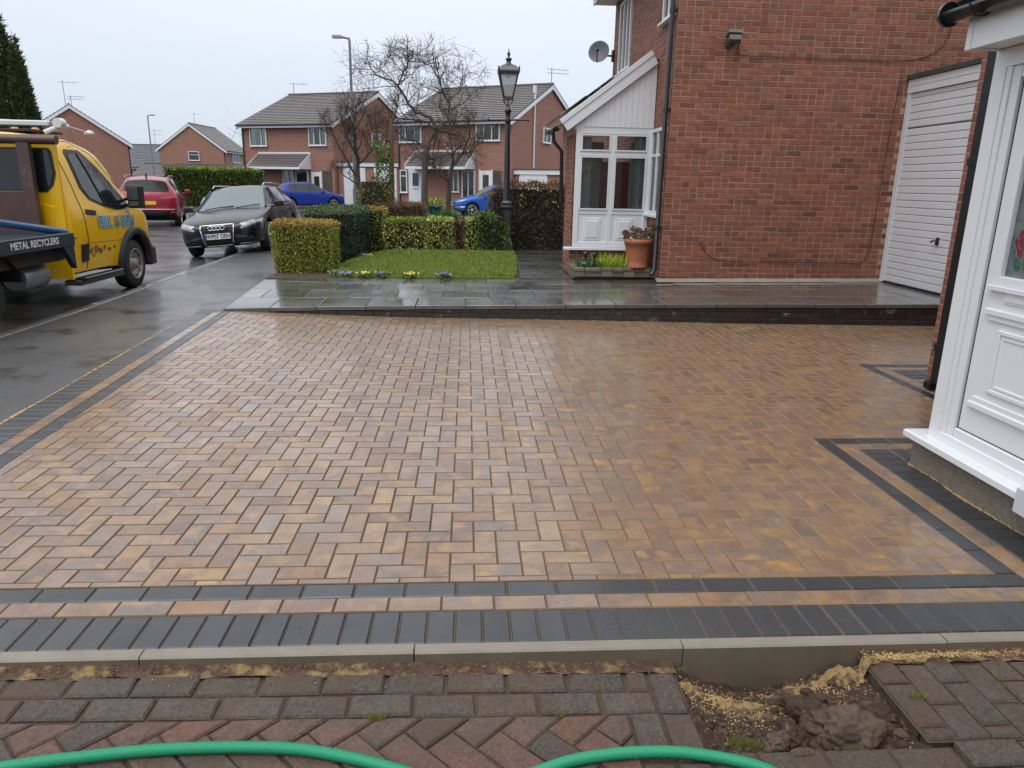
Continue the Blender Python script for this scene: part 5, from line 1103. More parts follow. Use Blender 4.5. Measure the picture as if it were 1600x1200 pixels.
# B: centre left
hB = house('semi_detached_house', 'red brick house with white garage doors behind the blue hatchback and the steel street lamp', (-14.6, 50.4), -25, 7.0, 10.4, 5.1, 7.35)
fwin(hB, .7, 3.66, 1.3, 1.16, [('v', .9)], .3); fwin(hB, 5.25, 3.69, 1.3, 1.16, [('v', .4), ('v', .86)], .3)
canopy(hB, 1.25, 5.25, 2.4, 3.2, 1.2); fdoor(hB, .62, .9); fwin(hB, 3.1, .9, .85, 1.3, [('v', .42)], .2); fwin(hB, 4.1, .3, .95, 1.9, [], 0, sill=False); fdoor(hB, 5.35, .65, glassw=.6)
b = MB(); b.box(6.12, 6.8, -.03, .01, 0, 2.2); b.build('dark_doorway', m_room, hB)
fwin(hB, 7.0, 3.85, 1.0, .85, [('v', .5)], 0, y=4.3, n=(1, 0, 0), u=(0, 1, 0))
def garage_row(label, parent_house, x0, x1, doors, h=2.5):
    M = parent_house.matrix_basis; p = Matrix.Translation(parent_house.location) @ Matrix.Rotation(parent_house.rotation_euler.z, 4, 'Z') @ Vector((x0, .3, 0))
    t = thing('garage', label, 'garage', tuple(p), parent_house.rotation_euler.z); w = x1-x0
    b = MB(); b.box(0, w, .05, 5, -.2, h-.02); b.build('wall', m_farbrick, t); b = MB(); b.box(-.02, w, -.06, 5.02, h-.02, h+.22); b.build('fascia', m_whitep, t); b = MB(); b.box(-.05, w+.03, -.1, 5.05, h+.22, h+.27); b.build('roof', mat('felt_roof_edge'), t)
    for a, c in doors:
        q = MB(); q.box(a, c, .0, .04, 0, h-.1); d = q.build('garage_door', m_whitep, t); q = MB()
        for k in range(14): q.box(a+.04, c-.04, -.012, .0, .06+k*.165, .2+k*.165)
        q.build('ribs', m_whitep, d); q = MB(); q.box((a+c)/2-.06, (a+c)/2+.06, -.05, -.012, 1.1, 1.14); q.build('handle', m_black, d)
    return t
garage_row('white doored flat roofed garage right of the blue hatchback, behind the street lamp', hB, 7.05, 11.4, [(.4, 1.98), (2.6, 4.2)])
# C: centre right
hC = house('semi_detached_house', 'red brick house behind the black lamp post, a white pipe running down its gable', (-4.09, 45.15), -30, 7.5, 10.2, 5.1, 7.35)
fwin(hC, .15, 3.83, 1.55, 1.1, [('v', .45), ('v', 1.1)], .3); fwin(hC, 5.3, 3.88, 1.5, 1.0, [('v', .5), ('v', 1.0)], .25)
canopy(hC, 1.2, 5.2, 2.5, 3.3, 1.1); fwin(hC, .15, 1.0, .5, 1.3, [('h', .95)], 0); fdoor(hC, .8, .85, z=.45, h=1.9); fwin(hC, 3.5, 1.1, .7, 1.25, [('v', .35)], .2); fwin(hC, 4.4, .4, .85, 1.9, [('v', .42)], 0, sill=False); fdoor(hC, 5.55, .75, z=.4, h=1.9)
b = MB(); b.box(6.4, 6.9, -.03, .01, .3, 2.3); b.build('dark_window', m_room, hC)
b = MB(); b.tube([(7.58, 2.7, 6.75), (7.58, 2.7, 2.5)], .055, 7); b.box(7.5, 7.62, 2.58, 2.82, 6.6, 7.0); b.build('waste_pipe', m_whitep, hC)
fwin(hC, 7.5, 4.0, 1.1, .85, [('v', .5)], 0, y=4.0, n=(1, 0, 0), u=(0, 1, 0))
garage_row('flat roofed garage with white fascia showing above the brown hedge', hC, 7.55, 11.6, [(.3, 2.0)], h=2.15)
# D: gable end left of centre
a = R(-3); uD = (math.cos(a), math.sin(a)); PD = (-34+uD[0]*7.1, 86+uD[1]*7.1)
hD = house('gable_end_house', 'red brick house with a white edged gable, standing beyond the far clipped hedge', PD, 87, 7.4, 7.1, 4.85, 7.4)
fwin(hD, 2.4, 3.4, 2.6, 1.1, [('v', .8), ('v', 1.7)], 0); fwin(hD, 0, 3.5, 1.2, .95, [('h', .6)], 0, y=2.7, n=(-1, 0, 0), u=(0, 1, 0))
# E: gable end behind the truck
PE = (-25.7, 59.2)
hE = house('gable_end_house', 'plain red brick gable with white bargeboards rising behind the yellow truck', PE, 116, 9.5, 7.0, 4.2, 6.6)
hF = house('slate_roof_house', 'distant low house with a plain grey roof between the two brick gables', (-46, 97), -10, 11, 6, 3.1, 5.6, roof_m=mat('grey_slate', [(.09, .1, .115), (.11, .12, .135)], rough=.5, space='object', mottle=(2, .3, (.07, .08, .09))))
fwin(hF, 3.6, 2.0, 1.2, .9, [('v', .6)], 0); fwin(hF, 5.2, 2.0, 1.2, .9, [('v', .6)], 0); fwin(hF, 1.6, 2.0, 1.2, .9, [('v', .6)], 0)
hG = house('low_garage_block', 'low dark roofed garage block behind the parked red car', (-36.2, 84), -8, 12, 5, 1.9, 3.1); hG['category'] = 'garage'
fdoor(hG, 2.4, 2.2, h=1.7, glassw=.1)
# house beyond next door (its tiled slope shows past the porch)
hN = thing('neighbour_house', 'tiled roof slope glimpsed between the satellite dish and the white porch bargeboard', 'house', (3.2, 17.5, .1))
b = MB(); b.box(0, 6, 0, 8, -.2, 3.6); b.build('wall', m_farbrick, hN); o = stepped_roof(hN, (-.45, -.3, 3.42), (-.45, 8.2, 3.42), (3.4, 0, 2.5), .33, course=.3, th=.04); o['kind'] = 'stuff'
gutter(hN, (-.5, -.3, 3.42), (-.5, 8.2, 3.42))
def aerial(label, x, y, z0, z1, ang=0, n=5, L=1.0, two=False):
    t = thing('tv_aerial', label, 'aerial', (x, y, z0), R(ang)); h = z1-z0; MB().tube([(0, 0, 0), (0, 0, h)], .025, 5).build('mast', m_grey, t); b = MB()
    for zz in ((h*.96, h*.72) if two else (h*.95,)):
        b.tube([(-.25*L, 0, zz), (L, 0, zz-.06)], .015, 4)
        for k in range(n): x_ = lerp(-.2*L, L, k/(n-1)); b.tube([(x_, -.22+.02*k, zz), (x_, .22-.02*k, zz)], .01, 4)
    b.build('antenna', m_grey, t); return t
aerial('tall tv aerial left of the gable behind the yellow truck', -31.5, 62.5, 6.2, 8.75, -5, L=1.2); aerial('two-armed tv aerial on the peak of the gable behind the truck', -30.4, 61.2, 6.75, 7.5, -5, two=True)
cB, sB = math.cos(R(-25)), math.sin(R(-25)); aerial('tv aerial at the left end of the ridge of the centre left house', -14.6+cB*.3-sB*5.2, 50.4+sB*.3+cB*5.2, 7.35, 8.1, -10)
aerial('thin tv aerial at the right end of the ridge behind the bare tree', -14.6+cB*6.8-sB*5.2, 50.4+sB*6.8+cB*5.2, 7.3, 8.7, 10, L=.6)
cC, sC = math.cos(R(-30)), math.sin(R(-30)); aerial('two-armed tv aerial on the ridge right of the lantern', -4.09+cC*7.5-sC*5.1, 45.15+sC*7.5+cC*5.1, 7.35, 8.2, 0, two=True)
aerial('small tv aerial on the distant grey roof', -39.5, 99, 5.3, 7.4, 0, two=True); aerial('tiny tv aerial on the distant brick gable', -30.6, 88, 7.3, 8.6, 0, n=3, L=.5)
# ------------------------------------------------------------------ street lamps
m_pole = mat('weathered_steel_pole', [(.2, .23, .23)], rough=.5, mottle=(6, .3, (.12, .14, .13)))
def slamp(label, x, y, h, arm, rb=.055):
    t = thing('street_lamp', label, 'street lamp', (x, y, 0)); MB().tube([(0, 0, 0), (0, 0, h*.22)], rb*1.6, 12).build('base', m_pole, t); MB().tube([(0, 0, h*.2), (0, 0, h-.1), (arm*.05, 0, h)], [rb, rb*.75, rb*.7], 10).build('pole', m_pole, t)
    b = MB(); b.tube([(0, 0, h-.03), (arm*.5, 0, h+.02)], rb*.6, 8); b.build('arm', m_pole, t); b = MB(); x0, x1 = sorted((arm*.45, arm*1.05)); b.prism([(x0, -.11), (x1, -.09), (x1, .09), (x0, .11)], h-.02, h+.07, .02); b.build('lamp_head', m_grey, t); return t
slamp('tall galvanised steel street lamp in front of the centre left house', -3.85, 26, 6.08, -.52); slamp('distant thin street lamp between the two brick gables', -23.5, 58, 5.98, .5)
# ------------------------------------------------------------------ gardens across the side road
sheet('far_lawn', [(-2.7, 16.2), (7, 16.2), (7, 31), (-2.4, 31)], .155, m_grass0, kind='structure')
sheet('garden_drive', [(-2.4, 31), (12, 31), (12, 47), (-2.4, 47)], .05, mat('pale_drive', [(.16, .13, .11)], rough=.5, mottle=(1, .5, (.1, .09, .08)), wet=(1, 0, .5)), kind='structure')
grass([(-2.4, 21), (2.2, 21), (3, 30), (-2.2, 30)], 16000, .155, .07, m_blade, wid=.012)
sheet('verge', [(-22, 42.3), (-11, 42.3), (-11, 47), (-24, 48)], .02, m_grass0, kind='structure')
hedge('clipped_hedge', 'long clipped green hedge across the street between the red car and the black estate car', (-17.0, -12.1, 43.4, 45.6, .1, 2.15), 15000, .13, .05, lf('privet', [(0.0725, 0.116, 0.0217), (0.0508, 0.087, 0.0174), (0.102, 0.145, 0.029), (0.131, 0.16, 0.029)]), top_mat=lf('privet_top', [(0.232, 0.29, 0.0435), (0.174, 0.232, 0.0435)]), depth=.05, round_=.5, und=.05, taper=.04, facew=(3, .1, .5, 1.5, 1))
rock((-14.6, 42.7, .2), .45, .3, .35, 5, 'pale boulder at the foot of the far hedge', m=mat('pale_boulder', [(.35, .33, .3)], rough=.8), sub=3, name='boulder')
hedge('twiggy_hedge', 'brown twiggy hedge stub between the bare tree trunks', (-2.5, -1.25, 21.8, 22.4, .15, .98), 4500, .1, .012, m_brn, jit=1.2, depth=.06)
hedge('golden_bush', 'loose golden-brown bush in front of the white garage doors', (-3.15, -2.25, 21.9, 22.9, .15, 1.7), 5200, .1, .018, lf('gold_brown', [(0.232, 0.189, 0.058), (0.16, 0.145, 0.0435), (0.29, 0.246, 0.0725), (0.131, 0.131, 0.0435), (0.174, 0.116, 0.058)]), cat='bush', jit=1.2, depth=.15, und=.12, round_=.5, topfn=lambda x, y: 1-.25*np.abs((x+2.7)/.5)**2)
def ivy(label, x, y, z0, z1, r, n, m, seed=0, name='ivy_column', cat='ivy'):
    z = rng.uniform(z0, z1, n); a = rng.uniform(0, 6.28, n); rr = r*(.5+.5*np.sin(z*3+seed)**2)*np.sqrt(rng.random(n)); P = np.c_[x+rr*np.cos(a), y+rr*np.sin(a), z]; D = np.c_[np.cos(a), np.sin(a), np.zeros(n)]
    V, F, pv = leaves_np(P, D, .1, .06, .8); return link(name, np_mesh(name, V, F, pv, np.zeros(n), [m]), label=label, category=cat)
ivy('dark green ivy hanging beside the brown trunk in front of the white garages', -2.5, 22.5, .9, 2.7, .3, 800, m_lau)
plant('daffodil_leaves', 'clump of tall green daffodil leaves at the foot of the small bare tree', -.72, 25.6, .15, 420, .5, .03, (.22, .15), lf('daff', [(0.0435, 0.174, 0.0435), (0.0725, 0.217, 0.058)]), .25)
bp = thing('blue_planter', 'bright blue planter with yellow-green plants in front of the far porch', 'planter', (-1.3, 30, .15)); b = MB(); b.lathe([(.2, 0), (.24, .0), (.3, .5), (.33, .5), (.33, .56), (.28, .56), (.26, .5), (0, .48)], (0, 0, 0), 16); b.build('pot', mat('blue_glaze', [(.01, .06, .3)], rough=.25), bp)
P = np.c_[rng.normal(0, .22, 300), rng.normal(0, .15, 300), rng.uniform(.5, .75, 300)]; V, F, pv = leaves_np(P, np.tile((0, 0, 1.), (300, 1)), .15, .05, 1); link('plants', np_mesh('plants', V, F, pv, np.zeros(300), [lf('planter_plants', [(0.29, 0.319, 0.0435), (0.435, 0.406, 0.0725), (0.116, 0.203, 0.0435)])]), bp)
# ------------------------------------------------------------------ bare trees
m_bark = mat('grey_bark', [(.1, .08, .065)], rough=.85, mottle=(6, .5, (.06, .05, .042)), mottle2=(20, .4, (.15, .13, .1)), bump=(25, .8, .02)); m_bark2 = mat('brown_bark', [(.16, .09, .05)], rough=.85, mottle=(5, .5, (.07, .045, .03)), bump=(25, .8, .02)); m_twg = mat('twigs', [(.075, .058, .05)], rough=.9)
class Tree:
    def __init__(s, seed): s.r = random.Random(seed); s.b = MB(); s.n = 0; s.cap = 99
    def wig(s, p, d, L, r0, depth, gn, up):
        k = max(3, int(L/.22)); pts = [p.copy()]; q = p.copy(); d = d.normalized()
        for i in range(k):
            d = (d+Vector((s.r.gauss(0, gn), s.r.gauss(0, gn), s.r.gauss(0, gn)+up))).normalized(); q = q+d*(L/k)
            pts.append(q.copy())
            if q.z > s.cap-s.r.random()*.5: break
        r1 = max(r0*.4, .004); k = len(pts)-1; s.b.tube(pts, [lerp(r0, r1, i/k) for i in range(k+1)], 3 if r0 < .012 else 5, cap=False); s.n += 1
        if depth > 0: s.spawn(pts, r0*.7, L, depth-1, gn, up)
    def spawn(s, pts, r, L, depth, gn, up, n=None):
        tot = len(pts); n = n or s.r.randint(3, 5)
        for k in range(n):
            i = min(max(0, tot-2), int(tot*(.25+.75*(k+s.r.random())/n))); t = (pts[i+1]-pts[i]).normalized(); v = Vector((s.r.gauss(0, 1), s.r.gauss(0, 1), s.r.gauss(0, 1)+.3)); v = (v-t*v.dot(t)).normalized()
            s.wig(pts[i], t*.65+v*.85, L*s.r.uniform(.5, .85), max(r*s.r.uniform(.38, .58), .0042), depth, gn, up)
def bare_tree(label, base, trunk, limbs, seed, gn=.28, up=.04, depth=3, bark=None, yj=.5, cap=99):
    bark = bark or m_bark; t = thing('bare_tree', label, 'tree', base); B = Vector(base); T = Tree(seed); T.cap = cap; tb = MB()
    tb.tube([Vector(p)-B for p in trunk[0]], trunk[1], 10); tb.build('trunk', bark, t)
    for pts, r0, r1 in limbs:
        q = []; y = pts[0][2] if len(pts[0]) > 2 else base[1]
        for i, p in enumerate(pts): y += T.r.uniform(-yj, yj)*(i > 0); q.append(Vector((p[0], y, p[1]))-B)
        m = []
        for i in range(len(q)-1):
            for k in range(3): f = k/3; m.append(q[i].lerp(q[i+1], f)+Vector((T.r.gauss(0, .025), T.r.gauss(0, .03), T.r.gauss(0, .025)))*(i+f > 0))
        m.append(q[-1]); T.b.tube(m, [lerp(r0, r1, i/(len(m)-1)) for i in range(len(m))], 6, cap=False)
        L = sum((b_-a_).length for a_, b_ in zip(m, m[1:])); T.spawn(m, r0*.6, L*.55, depth-1, gn, up, n=int(6+L*4.5))
    T.b.build('branches', bark if seed == 99 else m_twg, t); return t
A = [([(-.96, 3.22), (-1.25, 3.59), (-1.65, 3.72), (-1.93, 4.09), (-2.17, 4.45), (-2.01, 4.91), (-1.71, 5.3), (-1.66, 5.5)], .058, .01), ([(-2.17, 4.45), (-2.7, 4.71), (-3.03, 4.97), (-3.2, 5.37)], .03, .008), ([(-.96, 3.18), (-.61, 3.47), (-.61, 3.98), (-.8, 4.44), (-.99, 5.21)], .06, .009),
     ([(-1.01, 3.22), (-1.4, 3.45), (-2.14, 3.48), (-2.49, 3.56)], .045, .008), ([(-.91, 3.13), (-.31, 3.05), (-.21, 2.67), (-.61, 2.47), (-1.27, 2.12)], .05, .01), ([(-.61, 3.98), (-.31, 4.31), (-.21, 4.73), (.08, 5.01)], .028, .006), ([(-1.27, 2.6), (-1.66, 2.83), (-2.16, 2.91), (-2.66, 2.81)], .04, .007), ([(-2.17, 4.45), (-1.87, 4.69), (-2.05, 5.22), (-2.43, 5.57)], .025, .006)]
bare_tree('large contorted bare tree reaching above the roofs left of the black lamp post', (-1.39, 24, .1), ([(-1.39, 24, .05), (-1.37, 24, 1.3), (-1.33, 24, 2.2), (-1.27, 24, 2.6), (-1.21, 24.05, 2.84), (-.96, 24.1, 3.22)], [.14, .105, .095, .085, .075, .065]), A, 11, up=.0, cap=5.75, gn=.26)
Bt = [([(-.53, 2.13, 26), (-.17, 2.55), (.21, 2.67)], .06, .02), ([(-.62, 1.6, 26), (-1.0, 1.96), (-1.16, 2.32), (-1.1, 2.95)], .05, .012), ([(-.53, 2.13, 26), (-.45, 2.65), (-.66, 3.16), (-.34, 3.68)], .045, .01), ([(-.17, 2.55, 26), (.1, 3.08), (-.01, 3.69)], .035, .008), ([(.21, 2.67, 26), (.3, 3.0), (.45, 3.2)], .03, .008)]
bare_tree('smaller spreading bare tree in front of the far canopy, right of the contorted one', (-.7, 26, .12), ([(-.7, 26, .1), (-.67, 26, .7), (-.62, 26, 1.6), (-.53, 26, 2.13)], [.13, .1, .085, .06]), Bt, 23, gn=.3, up=.02)
Ct = [([(-3.6, 1.98, 25), (-3.61, 2.73), (-3.63, 3.3), (-3.57, 3.87)], .07, .012), ([(-3.6, 1.7, 25), (-3.93, 2.31), (-4.21, 2.8), (-4.36, 3.28)], .04, .008), ([(-3.6, 2.1, 25), (-3.2, 2.5), (-2.95, 3.0), (-2.9, 3.4)], .04, .008), ([(-3.6, 2.4, 25), (-3.9, 2.9), (-4.0, 3.5)], .03, .007), ([(-3.6, 1.5, 25), (-4.0, 1.7), (-4.3, 2.1)], .03, .007)]
bare_tree('low bushy bare tree directly behind the steel street lamp', (-3.58, 25.2, .1), ([(-3.58, 25.2, .05), (-3.6, 25.1, 1.2), (-3.6, 25, 2.0)], [.1, .085, .07]), Ct, 31, gn=.2, up=.12, yj=.25)
bare_tree('short brown trunk with few twigs next to the ivy', (-2.35, 23, .1), ([(-2.35, 23, .05), (-2.3, 23, 1.5), (-2.28, 23, 3.0), (-2.27, 23, 3.4)], [.1, .085, .07, .04]), [([(-2.28, 2.9, 23), (-2.6, 3.2), (-2.9, 3.3)], .03, .008), ([(-2.27, 3.3, 23), (-2.1, 3.7), (-2.2, 4.0)], .03, .008)], 43, bark=m_bark2, yj=.1)
# tall conifer behind the truck
def conifer(label, x, y, H, r, n, seed, m):
    t = thing('conifer_tree', label, 'tree', (x, y, 0)); MB().tube([(0, 0, 0), (0, 0, H*.9)], [.2, .03], 8).build('trunk', m_bark2, t)
    h = H*(1-np.sqrt(rng.random(n))*.97); a = rng.uniform(0, 6.28, n); k = 1-h/H; rr = r*(1-(1-k)**1.6)*(.9+.18*np.sin(a*5+h*2)+.1*np.sin(h*7+a*3))*np.sqrt(rng.uniform(.55, 1.05, n)); P = np.c_[rr*np.cos(a), rr*np.sin(a), h]; D = np.c_[np.cos(a)*.6, np.sin(a)*.6, np.full(n, .9)]
    V, F, pv = leaves_np(P, D, .2, .05, .45); link('crown', np_mesh('crown', V, F, pv, np.zeros(n), [m]), t); return t
m_cyp = lf('cypress', [(0.0362, 0.0653, 0.0217), (0.058, 0.0943, 0.029), (0.0798, 0.109, 0.0319), (0.029, 0.0508, 0.0174), (0.109, 0.123, 0.0435)])
conifer('tall dark conifer with a pointed tip rising behind the yellow truck, left one of two', -17.05, 30, 7.1, .72, 20000, 1, m_cyp); conifer('slightly shorter dark conifer merged with the taller one behind the yellow truck', -16.55, 29.8, 6.5, .68, 17000, 2, m_cyp)
for k, (x, y, s, lb) in enumerate(((-28.5, 105, 4.5, 'distant bare tree crown above the grey roof, left'), (-25.5, 110, 5.2, 'distant bare tree crown behind the ridge of the gable end house'))):
    t = Tree(60+k); 
    for q in range(5): t.wig(Vector((0, 0, 3.2)), Vector((t.r.gauss(0, .5), 0, 1)), s, .07, 2, .15, .03)
    th = thing('bare_tree', lb, 'tree', (x, y, 0)); MB().tube([(0, 0, 0), (0, 0, 3.4)], .15, 6).build('trunk', m_bark, th); t.b.build('branches', m_twg, th)
# ------------------------------------------------------------------ vehicles
m_tyre = mat('tyre_rubber', [(.018, .018, .018)], rough=.65, bump=(40, .3, .003)); m_rim = mat('alloy', [(.45, .46, .48)], rough=.28, metal=.85); m_steel = mat('dirty_steel_wheel', [(.32, .3, .27)], rough=.5, metal=.4, mottle=(20, .6, (.15, .1, .07)))
m_rearg = mat('tinted_rear_glass', [(.008, .01, .012)], rough=.12, spec=.18); m_carglass = glassy('car_glass', (.012, .016, .018)); m_screen = glassy('windscreen_painted_sky', (.13, .16, .175), 0, .06); m_chrome = mat('chrome', [(.75, .76, .78)], rough=.1, metal=1); m_trim = mat('dark_trim', [(.012, .012, .013)], rough=.5)  # pale windscreen colour stands in for the sky's reflection
m_lamp = mat('headlamp_glass', [(.33, .35, .37)], rough=.15, coat=1, space='object', mottle=(14, .8, (.08, .085, .09))); m_tail = mat('tail_lamp_red', [(.35, .01, .01)], rough=.1, coat=1); m_plate = mat('plate_white', [(.75, .76, .74)], rough=.35); m_plate_y = mat('plate_yellow', [(.75, .48, .04)], rough=.35); m_ink = mat('plate_black', [(.01, .01, .01)], rough=.4)
def paint(name, c, **k): return mat(name, [c], rough=.28, coat=.4, coat_r=.04, spec=.25, metal=.0, space='object', bump=(3, .04, .02), **k)
def text_mesh(name, s, size, M, m, parent, thick=.002, squash=1., bold=0, align='CENTER'):
    cu = bpy.data.curves.new(name, 'FONT'); cu.body = s; cu.size = size; cu.extrude = thick; cu.align_x = align; cu.align_y = 'CENTER'; cu.offset = bold; cu.resolution_u = 3
    o = bpy.data.objects.new(name, cu); COL.objects.link(o); bpy.context.view_layer.update(); dg = bpy.context.evaluated_depsgraph_get(); me = bpy.data.meshes.new_from_object(o.evaluated_get(dg)); bpy.data.objects.remove(o); bpy.data.curves.remove(cu)
    me.materials.clear(); me.materials.append(m); me.transform(M @ Matrix.Diagonal((squash, 1, 1, 1))); return link(name, me, parent)
def carbody(stations, glass, mats, wheels, wr_, wheel_w=.34, black=(), sub=2, hw=.9):
    """loft a body; stations (x, zb, zs, zt, w, wr); glass {(i,k): material index}"""
    mb = MB(); ring = []
    for (x, zb, zs, zt, w, wr) in stations:
        cab = zt-zs > .2
        h = [(0, zb), (w*.8, zb), (w*.95, zb+.07), (w, lerp(zb, zs, .5)), (w*.99, zs-.07), (w*.955, zs)]
        h += [(wr, lerp(zs, zt, .9)), (wr*.82, zt-.012), (0, zt+.03)] if cab else [(w*.82, lerp(zs, zt, .75)), (w*.5, zt), (0, zt+.015)]
        ring.append([(x, y, z) for y, z in h]+[(x, -y, z) for y, z in reversed(h[1:-1])])
    n = len(ring[0])
    for r_ in ring: mb.v.extend(r_)
    for i in range(len(ring)-1):
        for k in range(n):
            kk = k if k < 8 else n-1-k; mi = glass.get((i, kk), 0)
            if mi == 4 and k >= 8: mi = 5
            if kk <= 1: mi = 1
            mb.f.append((i*n+k, (i+1)*n+k, (i+1)*n+(k+1) % n, i*n+(k+1) % n)); mb.mi.append(mi); mb.pv.append(0); mb.sm.append(True)
    mb.f.append(tuple(range(n))); mb.mi.append(0); mb.pv.append(0); mb.sm.append(True)
    mb.f.append(tuple(reversed([(len(ring)-1)*n+k for k in range(n)]))); mb.mi.append(0); mb.pv.append(0); mb.sm.append(True)
    me = mb.mesh('body', mats); o = bpy.data.objects.new('tmp', me); COL.objects.link(o)
    bm = bmesh.new(); bm.from_mesh(me); bmesh.ops.recalc_face_normals(bm, faces=bm.faces)
    cl = bm.edges.layers.float.get('crease_edge') or bm.edges.layers.float.new('crease_edge')
    for e in bm.edges:
        ms = {f.material_index for f in e.link_faces}
        if len(ms) > 1: e[cl] = .75
    bm.to_mesh(me); bm.free()
    o.modifiers.new('s', 'SUBSURF').render_levels = sub; o.modifiers[0].levels = sub; cut = []
    for (wx) in wheels:
        for s in (-1, 1):
            c = MB(); c.m = 1; c.lathe([(wr_, -.26), (wr_, .3)], (wx, s*(hw-.06), wr_-.03 if wr_ < .5 else wr_), 28, axis='y'); cm = c.mesh('c', mats); co = bpy.data.objects.new('c', cm); COL.objects.link(co); cut.append(co)
            bm = bmesh.new(); bm.from_mesh(cm); bmesh.ops.remove_doubles(bm, verts=bm.verts, dist=1e-5); bmesh.ops.recalc_face_normals(bm, faces=bm.faces); bm.to_mesh(cm); bm.free()
            m = o.modifiers.new('b', 'BOOLEAN'); m.operation = 'DIFFERENCE'; m.object = co; m.solver = 'EXACT'
    bpy.context.view_layer.update(); dg = bpy.context.evaluated_depsgraph_get(); me2 = bpy.data.meshes.new_from_object(o.evaluated_get(dg))
    bpy.data.objects.remove(o)
    for c in cut: bpy.data.objects.remove(c)
    return me2
def split_parts(me, names, mats, parent):
    bm0 = bmesh.new(); bm0.from_mesh(me); bvh = BVHTree.FromBMesh(bm0); out = {}
    for i, nm in enumerate(names):
        if not any(f.material_index == i for f in bm0.faces): continue
        bm = bm0.copy(); bmesh.ops.delete(bm, geom=[f for f in bm.faces if f.material_index != i], context='FACES')
        m = bpy.data.meshes.new(nm); bm.to_mesh(m); bm.free(); m.materials.clear(); m.materials.append(mats[i])
        for p in m.polygons: p.material_index = 0; p.use_smooth = (i != 1 or True)
        out[nm] = link(nm, m, parent)
    bm0.free(); return bvh, out
def drape(bvh, pts, ax, parent, name, m, off=.006, rings=5, thick=0, nrm=True):
    """lay a thin panel with this outline on the body, seen along +-x or +-y"""
    s = {'+x': (0, 1), '-x': (0, -1), '+y': (1, 1), '-y': (1, -1)}[ax]; a = s[0]; d = Vector((0, 0, 0)); d[a] = -s[1]
    cx, cz = sum(p[0] for p in pts)/len(pts), sum(p[1] for p in pts)/len(pts); P = []
    for i in range(len(pts)):
        q, r_ = pts[i], pts[(i+1) % len(pts)]; k = max(1, int(math.hypot(q[0]-r_[0], q[1]-r_[1])/.08))
        P += [(lerp(q[0], r_[0], j/k), lerp(q[1], r_[1], j/k)) for j in range(k)]
    def hit(u, z):
        o = Vector((0, 0, z)); o[1-a] = u; o[a] = s[1]*5; h = bvh.ray_cast(o, d)
        return (h[0]+(h[1] if nrm and h[1].dot(d) < 0 else -d)*off) if h[0] else None
    mb = MB(); last = None; vs = []; bad = False
    for k in range(rings+1):
        t = 1-k/rings*.999
        for (u, z) in P:
            h = hit(cx+(u-cx)*t, cz+(z-cz)*t)
            if h is None: h = last or Vector((0, 0, 0))
            last = h; vs.append(h)
    n = len(P); mb.add(vs, [(k*n+i, k*n+(i+1) % n, (k+1)*n+(i+1) % n, (k+1)*n+i) for k in range(rings) for i in range(n)], True)
    rim = [v+d*.02 for v in vs[:n]]; mb.add(vs[:n]+rim, [(i, n+i, n+(i+1) % n, (i+1) % n) for i in range(n)], False)
    me = mb.mesh(name, m); bm = bmesh.new(); bm.from_mesh(me); bmesh.ops.recalc_face_normals(bm, faces=bm.faces); bm.to_mesh(me); bm.free(); return link(name, me, parent)
def strip(bvh, pts, ax, parent, name, m, w=.006, off=.003):
    s = {'+x': (0, 1), '-x': (0, -1), '+y': (1, 1), '-y': (1, -1)}[ax]; a = s[0]; d = Vector((0, 0, 0)); d[a] = -s[1]; out = []
    for q, r_ in zip(pts, pts[1:]):
        k = max(2, int(math.hypot(q[0]-r_[0], q[1]-r_[1])/.06))
        for j in range(k+1):
            u, z = lerp(q[0], r_[0], j/k), lerp(q[1], r_[1], j/k); o = Vector((0, 0, z)); o[1-a] = u; o[a] = s[1]*5; h = bvh.ray_cast(o, d)
            if h[0] and (not out or (out[-1]-h[0]).length > .004): out.append(h[0]-d*off)
    if len(out) > 1: return MB().tube(out, w, 5).build(name, m, parent)
